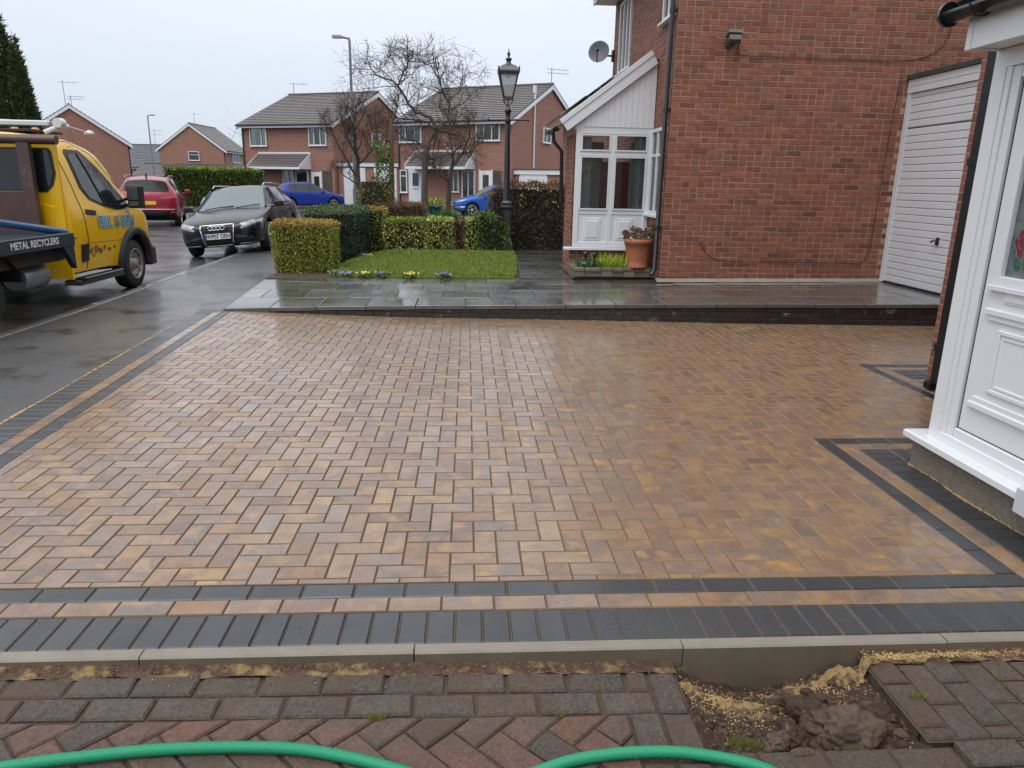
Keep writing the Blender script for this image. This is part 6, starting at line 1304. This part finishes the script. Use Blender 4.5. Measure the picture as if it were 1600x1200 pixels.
def wheel(parent, x, y, r, side, rim=m_rim, spokes=7, w=.2, rr=.64, steer=0):
    t = bpy.data.objects.new('wheel', None); COL.objects.link(t); t.parent = parent; t.location = (x, y, r); t.rotation_euler = (0, 0, steer)
    b = MB(); b.lathe([(r*rr, -w/2), (r*.88, -w/2), (r*.97, -w*.42), (r, -w*.25), (r, w*.25), (r*.97, w*.42), (r*.88, w/2), (r*rr, w/2)], (0, 0, 0), 36, axis='y', cap=False)
    tm = b.mesh('tyre', m_tyre); link('tyre', tm, t); s = side
    b = MB(); b.lathe([(r*rr, w/2), (r*(rr+.03), w/2), (r*(rr+.03), w/2+.008), (r*(rr-.03), w/2+.006), (r*(rr-.05), w*.2), (r*(rr-.05), -w/2)] if s > 0 else [(r*(rr-.05), w/2), (r*(rr-.05), -w*.2), (r*(rr-.03), -w/2-.006), (r*(rr+.03), -w/2-.008), (r*(rr+.03), -w/2), (r*rr, -w/2)], (0, 0, 0), 32, axis='y', cap=False)
    yo = s*w*.36
    if spokes:
        for k in range(spokes):
            a = 2*math.pi*k/spokes; c_, s_ = math.cos(a), math.sin(a); b.T = Matrix(((c_, 0, -s_, 0), (0, 1, 0, 0), (s_, 0, c_, 0), (0, 0, 0, 1))); h1_, h2_ = .018+r*.03, .01+r*.06
            b.add([(r*.1, yo+s*.01, -h1_), (r*.1, yo+s*.01, h1_), (r*(rr-.03), yo+s*.02, h2_), (r*(rr-.03), yo+s*.02, -h2_), (r*.1, yo-s*.02, -h1_), (r*.1, yo-s*.02, h1_), (r*(rr-.03), yo-s*.02, h2_), (r*(rr-.03), yo-s*.02, -h2_)], [(0, 1, 2, 3), (1, 5, 6, 2), (4, 0, 3, 7)])
        b.T = None; b.lathe([(.001, 0), (r*.17, 0), (r*.17, .03), (.001, .035)] if s > 0 else [(.001, -.035), (r*.17, -.03), (r*.17, 0), (.001, 0)], (0, yo, 0), 16, axis='y', cap=False)
    else:   # pressed steel wheel with holes
        yo = s*w*.3; b.lathe([(r*(rr-.05), yo), (r*.5, yo+s*.02), (r*.42, yo+s*.015), (r*.3, yo-s*.03), (r*.24, yo-s*.03), (r*.2, yo+s*.05), (r*.001, yo+s*.055)][::s], (0, 0, 0), 32, axis='y', cap=False)
    link('rim', b.mesh('rim', rim), t)
    b = MB(); b.lathe([(.001, -.02), (r*(rr-.06), -.02), (r*(rr-.06), .02), (.001, .02)], (0, -s*.02, 0), 24, axis='y', cap=False); link('brake_disc', b.mesh('brake_disc', m_trim), t)
    if not spokes:
        q = MB()
        for k in range(10): a = 2*math.pi*k/10; q.lathe([(.001, s*w*.3+s*.024), (r*.055, s*w*.3+s*.024)], (r*.52*math.cos(a), 0, r*.52*math.sin(a)), 10, axis='y', cap=False)
        link('wheel_holes', q.mesh('wheel_holes', m_ink), t)
        q = MB()
        for k in range(5): a = 2*math.pi*k/5; q.lathe([(.001, s*.085), (.012, s*.085), (.012, s*.06)][::s], (r*.14*math.cos(a), 0, r*.14*math.sin(a)), 6, axis='y', cap=False)
        link('wheel_nuts', q.mesh('wheel_nuts', m_grey), t)
    return t
def mirror(parent, x, y, z, s, m):
    b = MB(); b.prism([(x-.07, min(y, y+s*.19)), (x+.06, min(y, y+s*.19)), (x+.06, max(y, y+s*.19)), (x-.07, max(y, y+s*.19))], z, z+.14, .04); b.tube([(x, y-s*.08, z-.01), (x, y+s*.03, z+.04)], .025, 6); b.build('door_mirror', m, parent)
NAMES = ['body', 'underbody', 'windscreen', 'rear_window', 'side_window', 'side_window', 'roof_trim']
def car(label, loc, ang, spec, pm, group=None, tilt=0, roofm=None, z=0):
    t = thing(spec['name'], label, 'car', loc, ang, group); t.rotation_euler = (tilt, 0, ang)
    mats = [pm, m_trim, m_screen, m_rearg, m_carglass, m_carglass, roofm or pm]
    me = carbody(spec['st'], spec['glass'], mats, spec['wheels'], spec['wr']+.055, hw=spec['hw']); bvh, parts = split_parts(me, NAMES, mats, t)
    r = spec['wr']
    for wx in spec['wheels']:
        for s in (1, -1): wheel(t, wx, s*(spec['hw']-.13), r, s, spokes=spec.get('spokes', 7), steer=spec.get('steer', 0) if wx > 0 else 0)
    b = MB(); b.box(spec['wheels'][1]-.3, spec['wheels'][0]+.3, -spec['hw']*.72, spec['hw']*.72, .22, .5); b.build('chassis', m_trim, t)
    for s in (1, -1): mirror(t, spec['mx'], s*spec['my'], spec['mz'], s, roofm or pm)
    for ax in ('+y', '-y'):
        for L in spec['seams']: strip(bvh, L, ax, t, 'door_seam', m_ink, w=.005, off=.0)
        for hx, hz in spec['handles']: 
            strip(bvh, [(hx-.08, hz), (hx+.08, hz)], ax, t, 'door_handle', pm, w=.013, off=.012)
    return t, bvh
estate = dict(name='estate_car', hw=.885, wr=.32, wheels=(1.39, -1.26), mx=.72, my=.9, mz=.92, spokes=7,
    st=[(2.27, .34, .56, .60, .55, .4), (2.2, .22, .64, .68, .72, .5), (2.0, .19, .72, .755, .83, .6), (1.5, .19, .82, .86, .875, .6), (.95, .2, .9, .94, .885, .70), (.2, .2, .93, 1.36, .885, .60), (-.12, .2, .93, 1.41, .885, .60), (-.2, .2, .93, 1.415, .885, .60), (-1.0, .2, .94, 1.41, .885, .60), (-1.08, .2, .94, 1.405, .885, .60), (-1.75, .22, .95, 1.36, .87, .58), (-1.85, .22, .95, 1.34, .865, .56), (-2.2, .26, .96, 1.0, .82, .6), (-2.29, .34, .85, .9, .74, .5)],
    glass={(4, 6): 2, (4, 7): 2, (4, 5): 4, (5, 5): 4, (7, 5): 4, (9, 5): 4, (11, 7): 3, (11, 6): 3, (6, 5): 1, (8, 5): 1},
    seams=[[(.85, .92), (.95, .6), (.9, .25)], [(-.16, .92), (-.16, .25)], [(-1.05, .92), (-1.02, .65), (-.85, .3)]], handles=[(-.05+-.2, .8), (-1.2+.1, .82)])
m_blkpaint = paint('black_car_paint', (.006, .007, .012)); m_redp = paint('red_car_paint', (.28, .012, .03)); m_bluep = paint('blue_car_paint', (.012, .04, .3)); m_blue2 = paint('bright_blue_paint', (.02, .1, .42)); m_yelp = paint('yellow_truck_paint', (.8, .46, .006), mottle=(2, .2, (.6, .32, .01)), stain=((.4, .2, .02), 1.2, .62, .8))
# heading -Y, its left side (image right) raised on the footway
A4, bv = car('black estate car parked half on the footway, facing the camera behind the clipped hedge', (-5.16, 17.75, .0), R(-90+2), estate, m_blkpaint, tilt=R(5.2))
A4.location.z = -.0
def px(y0, y1, z0, z1): return [(y0, z0), (y1, z0), (y1, z1), (y0, z1)]
gr_ = [(-.27, .235), (.27, .235), (.335, .55), (.33, .655), (-.33, .655), (-.335, .55)]
drape(bv, gr_, '+x', A4, 'grille', m_ink, off=.012)
go = drape(bv, gr_, '+x', A4, 'grille_backing', m_trim, off=.004)
strip(bv, gr_+[gr_[0]], '+x', A4, 'grille_surround', m_chrome, w=.014, off=.014)
for z in (.59, .54, .5, .3, .27): strip(bv, [(-.29, z), (.29, z)], '+x', A4, 'grille_bar', m_trim, w=.005, off=.018)
for y in (-.22, -.11, 0, .11, .22): strip(bv, [(y, .49), (y, .64)], '+x', A4, 'grille_bar', m_trim, w=.004, off=.02)
xn = 2.33
for k in range(4):
    b = MB(); y = -.115+.077*k; b.tube([(xn-.004-.012*abs(k-1.5), y+.052*math.cos(a), .598+.04*math.sin(a)) for a in np.linspace(0, 2*math.pi, 21)], .0085, 6); b.build('badge_ring', m_chrome, A4)
b = MB(); b.T = Matrix.Translation((xn-.01, 0, .43)); b.box(-.01, .0, -.26, .26, -.055, .055, .002); plate = b.build('number_plate', m_plate, A4); b = MB(); b.T = Matrix.Translation((xn-.009, 0, .43)); b.box(0, .0025, -.258, -.215, -.05, .05); b.build('blue_band', mat('plate_blue', [(.01, .06, .35)], rough=.4), plate)
text_mesh('plate_text', 'WP07 OEN', .115, plane_M((xn-.0075, .022, .43), (0, 1, 0), (1, 0, 0)), m_ink, plate, .001, squash=.82, bold=.002)
for s in (-1, 1):
    hl = [(s*.46, .55), (s*.52, .56), (s*.82, .64), (s*.83, .72), (s*.7, .705), (s*.46, .655)]
    drape(bv, hl if s > 0 else hl[::-1], '+x', A4, 'headlight', m_lamp, off=.01); 
    b = MB(); b.lathe([(.001, .012), (.045, .008), (.05, 0)], (2.17-.0, s*.55, .61), 14, axis='x', cap=False); b.build('headlight_lens', m_chrome, A4)
    drape(bv, px(min(s*.55, s*.78), max(s*.55, s*.78), .3, .38), '+x', A4, 'air_intake', m_ink, off=.004)
    b = MB(); b.lathe([(.001, .01), (.04, .006), (.045, -.02)], (2.19, s*.6, .34), 12, axis='x', cap=False); b.build('fog_light', m_lamp, A4)
    strip(bv, [(s*.4, .25), (s*.8, .255)], '+x', A4, 'bumper_trim', m_chrome, w=.006, off=.004)
    b = MB(); b.tube([(.15, s*.56, 1.4), (.0, s*.57, 1.455), (-1.6, s*.55, 1.44), (-1.8, s*.54, 1.38)], .016, 6); b.build('roof_rail', m_chrome, A4)
    b = MB(); b.tube([(.93, s*.74, .945), (.2, s*.6, 1.345)], .022, 6); b.build('windscreen_pillar', m_blkpaint, A4)
    strip(bv, [(.8, .965), (.1, .945), (-1.0, .95), (-1.7, .965)], '+y' if s > 0 else '-y', A4, 'window_trim', m_chrome, w=.008, off=.004)
for y0, y1 in ((-.55, .05), (.1, .62)): b = MB(); b.tube([(1.0, y0, .955), (.93, (y0+y1)/2, .985), (.9, y1, .995)], .011, 5); b.build('wiper', m_ink, A4)
# ---- red SUV seen from behind
suv = dict(name='parked_suv', hw=.93, wr=.36, wheels=(1.35, -1.35), mx=.75, my=.95, mz=1.05, spokes=5,
    st=[(2.22, .4, .7, .78, .6, .4), (2.1, .28, .85, .92, .8, .6), (1.5, .26, .98, 1.03, .91, .6), (1.0, .26, 1.03, 1.08, .93, .74), (.35, .26, 1.05, 1.5, .93, .64), (-.1, .26, 1.06, 1.6, .93, .64), (-.18, .26, 1.06, 1.6, .93, .64), (-1.0, .26, 1.08, 1.6, .93, .63), (-1.08, .26, 1.08, 1.6, .93, .63), (-1.75, .28, 1.1, 1.52, .91, .6), (-1.85, .3, 1.1, 1.49, .9, .58), (-2.12, .34, 1.08, 1.12, .86, .6), (-2.24, .45, .9, .96, .8, .5)],
    glass={(3, 6): 2, (3, 7): 2, (3, 5): 4, (4, 5): 4, (6, 5): 4, (8, 5): 4, (10, 7): 3, (10, 6): 3, (5, 5): 1, (7, 5): 1}, seams=[[(-.14, 1.02), (-.14, .35)], [(-1.04, 1.02), (-.95, .4)]], handles=[(-.3, .95), (-1.2, .97)])
RS, bv = car('red SUV with a pale wet roof parked across the road behind the yellow truck', (-10.75, 26.3, .0), R(107), suv, m_redp, roofm=None)
drape(bv, px(-.26, .26, .74, .85), '-x', RS, 'number_plate', m_plate_y, off=.012)
for s in (-1, 1): drape(bv, [(s*.42, .98), (s*.84, 1.0), (s*.85, .93), (s*.42, .92)][::s], '-x', RS, 'tail_light', m_tail, off=.01)
drape(bv, px(-.8, .8, .36, .56), '-x', RS, 'bumper_cladding', m_trim, off=.015); strip(bv, [(-.78, .6), (.78, .6)], '-x', RS, 'bumper_trim', m_chrome, w=.012, off=.01)
b = MB(); b.box(-1.7, -1.55, -.02, .02, 1.55, 1.7); b.build('roof_fin', m_ink, RS)
for s in (-1, 1): b = MB(); b.tube([(.3, s*.64, 1.56), (.0, s*.65, 1.64), (-1.5, s*.63, 1.62), (-1.65, s*.62, 1.56)], .015, 5); b.build('roof_rail', m_grey, RS)
# ---- blue hatchback
hat = dict(name='hatchback', hw=.86, wr=.31, wheels=(1.25, -1.25), mx=.62, my=.87, mz=.92, spokes=5,
    st=[(2.0, .36, .58, .64, .52, .4), (1.92, .24, .7, .75, .7, .5), (1.5, .2, .82, .87, .83, .6), (1.0, .2, .92, .96, .86, .68), (.2, .2, .96, 1.42, .86, .58), (-.05, .2, .97, 1.48, .86, .57), (-.12, .2, .97, 1.48, .86, .57), (-.85, .2, 1.0, 1.46, .86, .56), (-.92, .2, 1.0, 1.455, .86, .56), (-1.35, .22, 1.02, 1.4, .85, .54), (-1.5, .24, 1.02, 1.36, .84, .52), (-1.85, .3, 1.0, 1.05, .78, .5), (-1.98, .4, .85, .9, .7, .45)],
    glass={(3, 6): 2, (3, 7): 2, (3, 5): 4, (4, 5): 4, (6, 5): 4, (8, 5): 4, (10, 7): 3, (10, 6): 3, (5, 5): 1, (7, 5): 1}, seams=[[(.85, .9), (.8, .3)], [(-.1, .95), (-.1, .3)], [(-.9, .95), (-.8, .4)]], handles=[(-.25, .85)])
BH, bv = car('deep blue hatchback parked side-on in front of the centre left house', (-9.15, 43.6, .0), R(28), hat, m_bluep)
for s in (-1, 1):
    drape(bv, [(s*.35, .66), (s*.7, .72), (s*.74, .82), (s*.4, .76)][::s], '+x', BH, 'headlight', m_lamp, off=.01); drape(bv, [(s*.55, .85), (s*.76, .85), (s*.74, 1.15), (s*.62, 1.1)][::s], '-x', BH, 'tail_light', m_tail, off=.01)
# ---- second blue car, nose to the left
sal = dict(hat); sal['name'] = 'hatchback'; sal['spokes'] = 5
B2, bv = car('bright blue car with its nose showing behind the small bare tree and brown hedge', (1.25, 36.9, .03), R(180+14), sal, m_blue2)
for s in (-1, 1): drape(bv, [(s*.35, .64), (s*.72, .7), (s*.78, .8), (s*.4, .74)][::s], '+x', B2, 'headlight', m_lamp, off=.012)
drape(bv, px(-.45, .45, .34, .5), '+x', B2, 'air_intake', m_ink, off=.008); drape(bv, px(-.3, .3, .56, .66), '+x', B2, 'grille', m_ink, off=.008)
strip(bv, [(1.62, .42), (1.85, .44), (1.85, .5)], '+y', B2, 'bumper_trim', m_chrome, w=.012, off=.01); strip(bv, [(.5, .42), (.78, .46)], '+x', B2, 'bumper_trim', m_chrome, w=.012, off=.01)

# ------------------------------------------------------------------ yellow recovery truck, seen from behind on its right
TX, TY = -6.0, 9.6      # local x = world Y - TY ; local y = -(world X - TX)
TR = thing('recovery_truck', 'yellow flatbed recovery truck lettered BILL & BEN parked at the left kerb', 'truck', (TX, TY, -.045), R(90))
mats = [m_yelp, m_trim, m_carglass, m_carglass, m_carglass, m_carglass, m_yelp]
st = [(2.62, .42, .78, .84, .7, .5), (2.54, .3, .95, 1.0, .88, .6), (2.42, .28, 1.06, 1.14, .97, .8), (2.2, .28, 1.16, 1.26, 1.02, .9), (1.95, .28, 1.22, 1.38, 1.03, .92), (1.28, .3, 1.25, 2.0, 1.03, .84), (.9, .34, 1.25, 2.1, 1.03, .84), (.45, .34, 1.25, 2.13, 1.03, .84), (.1, .34, 1.25, 2.12, 1.03, .84), (.03, .34, 1.25, 2.1, 1.03, .84), (0, .36, 1.25, 2.06, 1.0, .82)]
me = carbody(st, {(4, 6): 2, (4, 7): 2}, mats, (1.72,), .43, hw=1.03); bv, parts = split_parts(me, NAMES, mats, TR)
W_ = lambda Y, z: (Y-TY, z+.045)
win = [W_(*p) for p in ((10.0, 1.86), (10.05, 1.9), (10.42, 1.9), (10.8, 1.66), (11.17, 1.36), (11.3, 1.2), (11.25, 1.13), (10.89, 1.12), (10.57, 1.17), (10.22, 1.27), (10.08, 1.42))]
so = drape(bv, win, '-y', TR, 'door_window_surround', m_ink, off=.006); cx = sum(p[0] for p in win)/len(win); cz = sum(p[1] for p in win)/len(win)
sw = drape(bv, [(cx+(x-cx)*.9, cz+(z-cz)*.88) for x, z in win], '-y', TR, 'door_window', m_carglass, off=.012)
strip(bv, [W_(10.3, 1.86), W_(10.6, 1.2)], '-y', TR, 'window_divider', m_ink, w=.012, off=.014)
strip(bv, [W_(9.74, 2.0), W_(9.9, 1.45), W_(9.96, 1.1), W_(10.0, .7), W_(9.93, .4)], '-y', TR, 'door_seam', m_ink, w=.007, off=.0)
strip(bv, [W_(9.75, 2.0), W_(10.3, 2.0), W_(10.75, 1.86), W_(11.3, 1.4)], '-y', TR, 'door_seam', m_ink, w=.005, off=.0)
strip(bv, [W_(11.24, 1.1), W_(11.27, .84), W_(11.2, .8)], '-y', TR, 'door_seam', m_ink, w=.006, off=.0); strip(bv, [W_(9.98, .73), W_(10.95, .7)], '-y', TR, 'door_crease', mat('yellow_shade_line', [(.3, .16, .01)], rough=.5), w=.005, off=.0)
drape(bv, [W_(*p) for p in ((9.8, .5), (9.96, .5), (9.96, .72), (9.8, .72))], '-y', TR, 'side_marker', m_ink, off=.02)
drape(bv, [W_(*p) for p in ((10.03, 1.09), (10.26, 1.07), (10.27, 1.13), (10.04, 1.15))], '-y', TR, 'door_handle', m_trim, off=.02)
m_rust = mat('rust_patch', [(.07, .03, .012), (.16, .07, .02)], rough=.9, mottle=(30, .8, (.4, .22, .02)))
for a_, c_, w_, h_ in ((10.05, .62, .07, .06), (10.18, .63, .09, .07), (10.3, .6, .07, .05), (10.42, .64, .05, .05), (10.55, .6, .06, .035), (10.12, .55, .05, .03), (10.7, .62, .05, .03)):
    drape(bv, [(W_(a_, c_)[0]+w_*math.cos(t)*rnd.uniform(.5, 1), W_(a_, c_)[1]+h_*math.sin(t)*rnd.uniform(.5, 1)) for t in np.linspace(0, 5.6, 8)], '-y', TR, 'rust_patch', m_rust, off=.004, rings=2)
# black wheel-arch lip and front bumper
b = MB(); wc = (1.72, .40); yo = -1.03
pts_ = [(wc[0]+.45*math.cos(a), yo-.015, wc[1]+.45*math.sin(a)) for a in np.linspace(R(-8), R(190), 24)]; vs = []
for x, y, z in pts_:
    dx, dz = (x-wc[0])/.45, (z-wc[1])/.45; vs += [(x-dx*.04, y+.06, z-dz*.04), (x-dx*.04, y-.03, z-dz*.04), (x+dx*.05, y-.03, z+dz*.05), (x+dx*.06, y+.06, z+dz*.06)]
b.add(vs, [(4*i+j, 4*i+j+1, 4*i+j+5, 4*i+j+4) for i in range(23) for j in range(3)], True); b.build('wheel_arch_trim', m_trim, TR)
b = MB(); b.prism([(2.14, -1.06), (2.42, -1.03), (2.6, -.8), (2.68, -.3), (2.68, .3), (2.6, .8), (2.42, 1.03), (2.14, 1.06)], .3, .6, .05); b.build('front_bumper', m_trim, TR)
b = MB(); b.box(-.02, 1.2, -1.06, -.86, .26, .33, .015); b.box(.05, 1.1, -1.1, -1.02, .33, .36, .01); b.build('side_step', m_black, TR)
wheel(TR, 1.72, -.9, .36, -1, rim=m_steel, spokes=0, w=.22, rr=.6); wheel(TR, 1.72, .9, .36, 1, rim=m_steel, spokes=0, w=.22, rr=.6)
for y_ in (-.84, -.6, .6, .84): wheel(TR, -1.72, y_, .36, -1 if y_ < 0 else 1, rim=m_steel, spokes=0, w=.2, rr=.6)
b = MB(); b.T = Matrix.Translation((1.6, -1.16, 1.2)); b.prism([(-.07, -.09), (.05, -.11), (.08, .09), (-.05, .09)], -.02, .32, .035); b.T = None; b.tube([(1.66, -.98, 1.3), (1.62, -1.1, 1.32)], .025, 6); b.tube([(1.62, -1.0, 1.22), (1.6, -1.1, 1.22)], .025, 6); mr_ = b.build('door_mirror', m_trim, TR)
b = MB(); b.T = Matrix.Translation((1.545, -1.165, 1.2)) @ Matrix.Rotation(R(6), 4, 'Z'); b.box(-.035, -.02, -.07, .07, .1, .27, .004); b.box(-.035, -.02, -.07, .07, .01, .08, .004); b.build('mirror_glass', glassy('mirror_glass', (.04, .06, .065)), mr_)
# lettering on the door
m_let = mat('blue_lettering', [(.03, .22, .4)], rough=.4); m_let2 = mat('pale_lettering', [(.5, .6, .6)], rough=.4)
MT = lambda Y, z, tilt=0: plane_M((Y-TY, -1.037, z+.045), (math.cos(tilt), 0, math.sin(tilt)), (0, -1, 0), (-math.sin(tilt), 0, math.cos(tilt)))
text_mesh('lettering_outline', 'BILL & BEN', .21, MT(10.83, .96, R(-2)), m_let2, TR, .0012, squash=1.06, bold=.012); text_mesh('lettering', 'BILL & BEN', .21, MT(10.83, .96, R(-2)) @ Matrix.Translation((0, 0, .002)), m_let, TR, .0012, squash=1.06, bold=.002)
# back wall of the cab: window and pressed panels
b = MB(); b.prism([(-.03, -.98), (.02, -.98), (.02, .98), (-.03, .98)], .34, 2.02, .0); b.build('cab_rear_wall', m_yelp, TR)
def backpoly(pts, name, m, x0=-.045): b = MB(); M = plane_M((x0, 0, 0), (0, -1, 0), (-1, 0, 0)); b.ext(pts, .012, M); return b.build(name, m, TR)
for sgn in (1,):
    wp = [(.06, 1.42), (.82, 1.42), (.9, 1.5), (.95, 1.64), (.93, 1.9), (.9, 1.94), (.06, 1.94)]
    backpoly(wp, 'rear_window_seal', m_ink, -.03); backpoly([(lerp(.5, x, .94), lerp(1.68, z, .92)) for x, z in wp], 'rear_cab_window', m_carglass, -.036)
    wp2 = [(-x, z) for x, z in reversed(wp)]; backpoly(wp2, 'rear_window_seal', m_ink, -.03); backpoly([(lerp(-.5, x, .94), lerp(1.68, z, .92)) for x, z in wp2], 'rear_cab_window', m_carglass, -.036)
for x0 in (.55, .72, .2):
    b = MB(); M = plane_M((-.03, 0, 0), (0, -1, 0), (-1, 0, 0)); b.T = M; b.prism([(x0, .9), (x0+.13, .9), (x0+.16, 1.25), (x0+.02, 1.28)], 0, .012, .01); b.build('pressed_panel', m_yelp, TR)
# brown headboard frame
m_rustb = mat('brown_primer', [(.075, .035, .028)], rough=.5, mottle=(4, .5, (.045, .02, .018)), stain=((.16, .1, .08), 6, .62, .75), coat=.3)
b = MB(); b.tube([(-.16, 1.0, 2.03), (-.16, -1.08, 2.03)], .055, 12); b.build('headboard_tube', m_rustb, TR)
for y_ in (-.76, .62): b = MB(); b.box(-.2, -.12, y_, y_+.14, .85, 2.06, .01); b.build('headboard_post', m_rustb, TR)
b = MB(); b.box(-.17, -.13, -.66, .66, .9, 1.43, .01); b.build('headboard_plate', m_rustb, TR)
# bed
m_bedblue = mat('dark_blue_bed', [(.015, .03, .05)], rough=.45, coat=.3, mottle=(3, .4, (.03, .03, .03)), stain=((.06, .05, .045), 3, .58, .75))
for y_ in (-1.2, 1.12): b = MB(); b.box(-4.3, -.3, y_, y_+.08, .80, .955, .008); b.build('bed_side_rail', m_bedblue, TR)
b = MB(); b.box(-.38, -.3, -1.12, 1.12, .8, .95); b.build('bed_front_rail', m_bedblue, TR)
b = MB(); b.box(-4.3, -.38, -1.12, 1.12, .88, .92); b.build('bed_deck', m_bedblue, TR)
b = MB(); b.add([(-.31, -1.19, .8), (-.55, -1.19, .8), (-.31, -1.19, .52), (-.31, -1.12, .8), (-.55, -1.12, .8), (-.31, -1.12, .52)], [(0, 1, 2), (5, 4, 3), (1, 4, 5, 2), (0, 2, 5, 3)]); b.build('bed_bracket', m_bedblue, TR)
b = MB(); b.tube([(-.3, -1.1, .955), (-1.1, -1.0, 1.08), (-2.2, -.9, 1.24)], .045, 10); b.build('blue_tube', mat('blue_tube_paint', [(.015, .09, .22)], rough=.4, coat=.5), TR)
MTb = plane_M((-1.0, -1.2, .878), (1, 0, 0), (0, -1, 0)); text_mesh('bed_lettering', 'METAL RECYCLERS', .105, MTb @ Matrix.Translation((-.12, 0, .001)), mat('white_lettering', [(.6, .62, .6)], rough=.5), TR, .0012, squash=1.05, bold=.003)
b = MB(); b.tube([(-.28, -.9, .87), (.02, -1.06, .86)], .014, 6); b.build('strap_hook', m_rustb, TR)
b = MB(); b.box(-4.3, 1.0, -.5, -.38, .42, .62); b.box(-4.3, 1.0, .38, .5, .42, .62); b.box(-1.2, -1.1, -.5, .5, .42, .62); b.box(-4.3, -.3, -1.05, 1.05, .62, .8); b.build('chassis', mat('chassis_dirt', [(.02, .017, .014)], rough=.8, mottle=(5, .5, (.05, .035, .025))), TR)
b = MB(); b.lathe([(.13, -.9), (.15, -.88), (.15, -.42), (.13, -.4)], (0, -.78, .45), 14, axis='x'); b.build('fuel_tank', m_grey, TR)
b = MB()
for a0 in (0,):
    pts_ = [(-1.72+.44*math.cos(a), 0, .36+.44*math.sin(a)) for a in np.linspace(R(15), R(165), 14)]; vs = []
    for x, y, z in pts_: vs += [(x, -1.1, z), (x, -.55, z)]
    b.add(vs, [(2*i, 2*i+1, 2*i+3, 2*i+2) for i in range(13)], True)
b.build('mudguard', m_trim, TR)
# roof equipment
m_amber = mat('amber_lens', [(.6, .14, .02)], rough=.15, coat=.8); m_lbar = mat('light_bar_white', [(.6, .62, .64)], rough=.25, coat=.4)
b = MB(); b.box(.6, .86, -.6, .85, 2.24, 2.3, .015); b.box(.62, .84, -.1, .02, 2.235, 2.305); b.build('light_bar', m_lbar, TR)
b = MB(); b.box(.66, .8, -.75, -.6, 2.235, 2.3, .01); b.build('light_bar_end', mat('light_bar_olive', [(.2, .2, .12)], rough=.4), TR)
for y_ in (-.55, -.3, .2, .5, .8): b = MB(); b.lathe([(.05, 0), (.05, .04), (.035, .06), (.001, .065)], (.4, y_, 2.135), 14, cap=False); b.build('beacon', m_amber, TR)
b = MB(); b.tube([(.45, -.62, 2.14), (.55, -.7, 2.2), (.75, -.78, 2.24)], .03, 8); b.lathe([(.06, -.06), (.065, .06)], (.6, -.75, 2.27), 12, axis='x'); b.build('work_lamp', m_lbar, TR)
b = MB(); b.tube([(.75, -.78, 2.24), (1.05, -.86, 2.19)], .008, 5); b.lathe([(.001, .05), (.045, .035), (.07, 0), (.06, -.01), (.001, -.012)], (1.1, -.87, 2.17), 14, cap=False); b.build('dome_lamp', m_lbar, TR)
b = MB(); b.box(.2, .9, -.62, .8, 2.14, 2.17, .005); b.build('roof_rack', m_trim, TR)
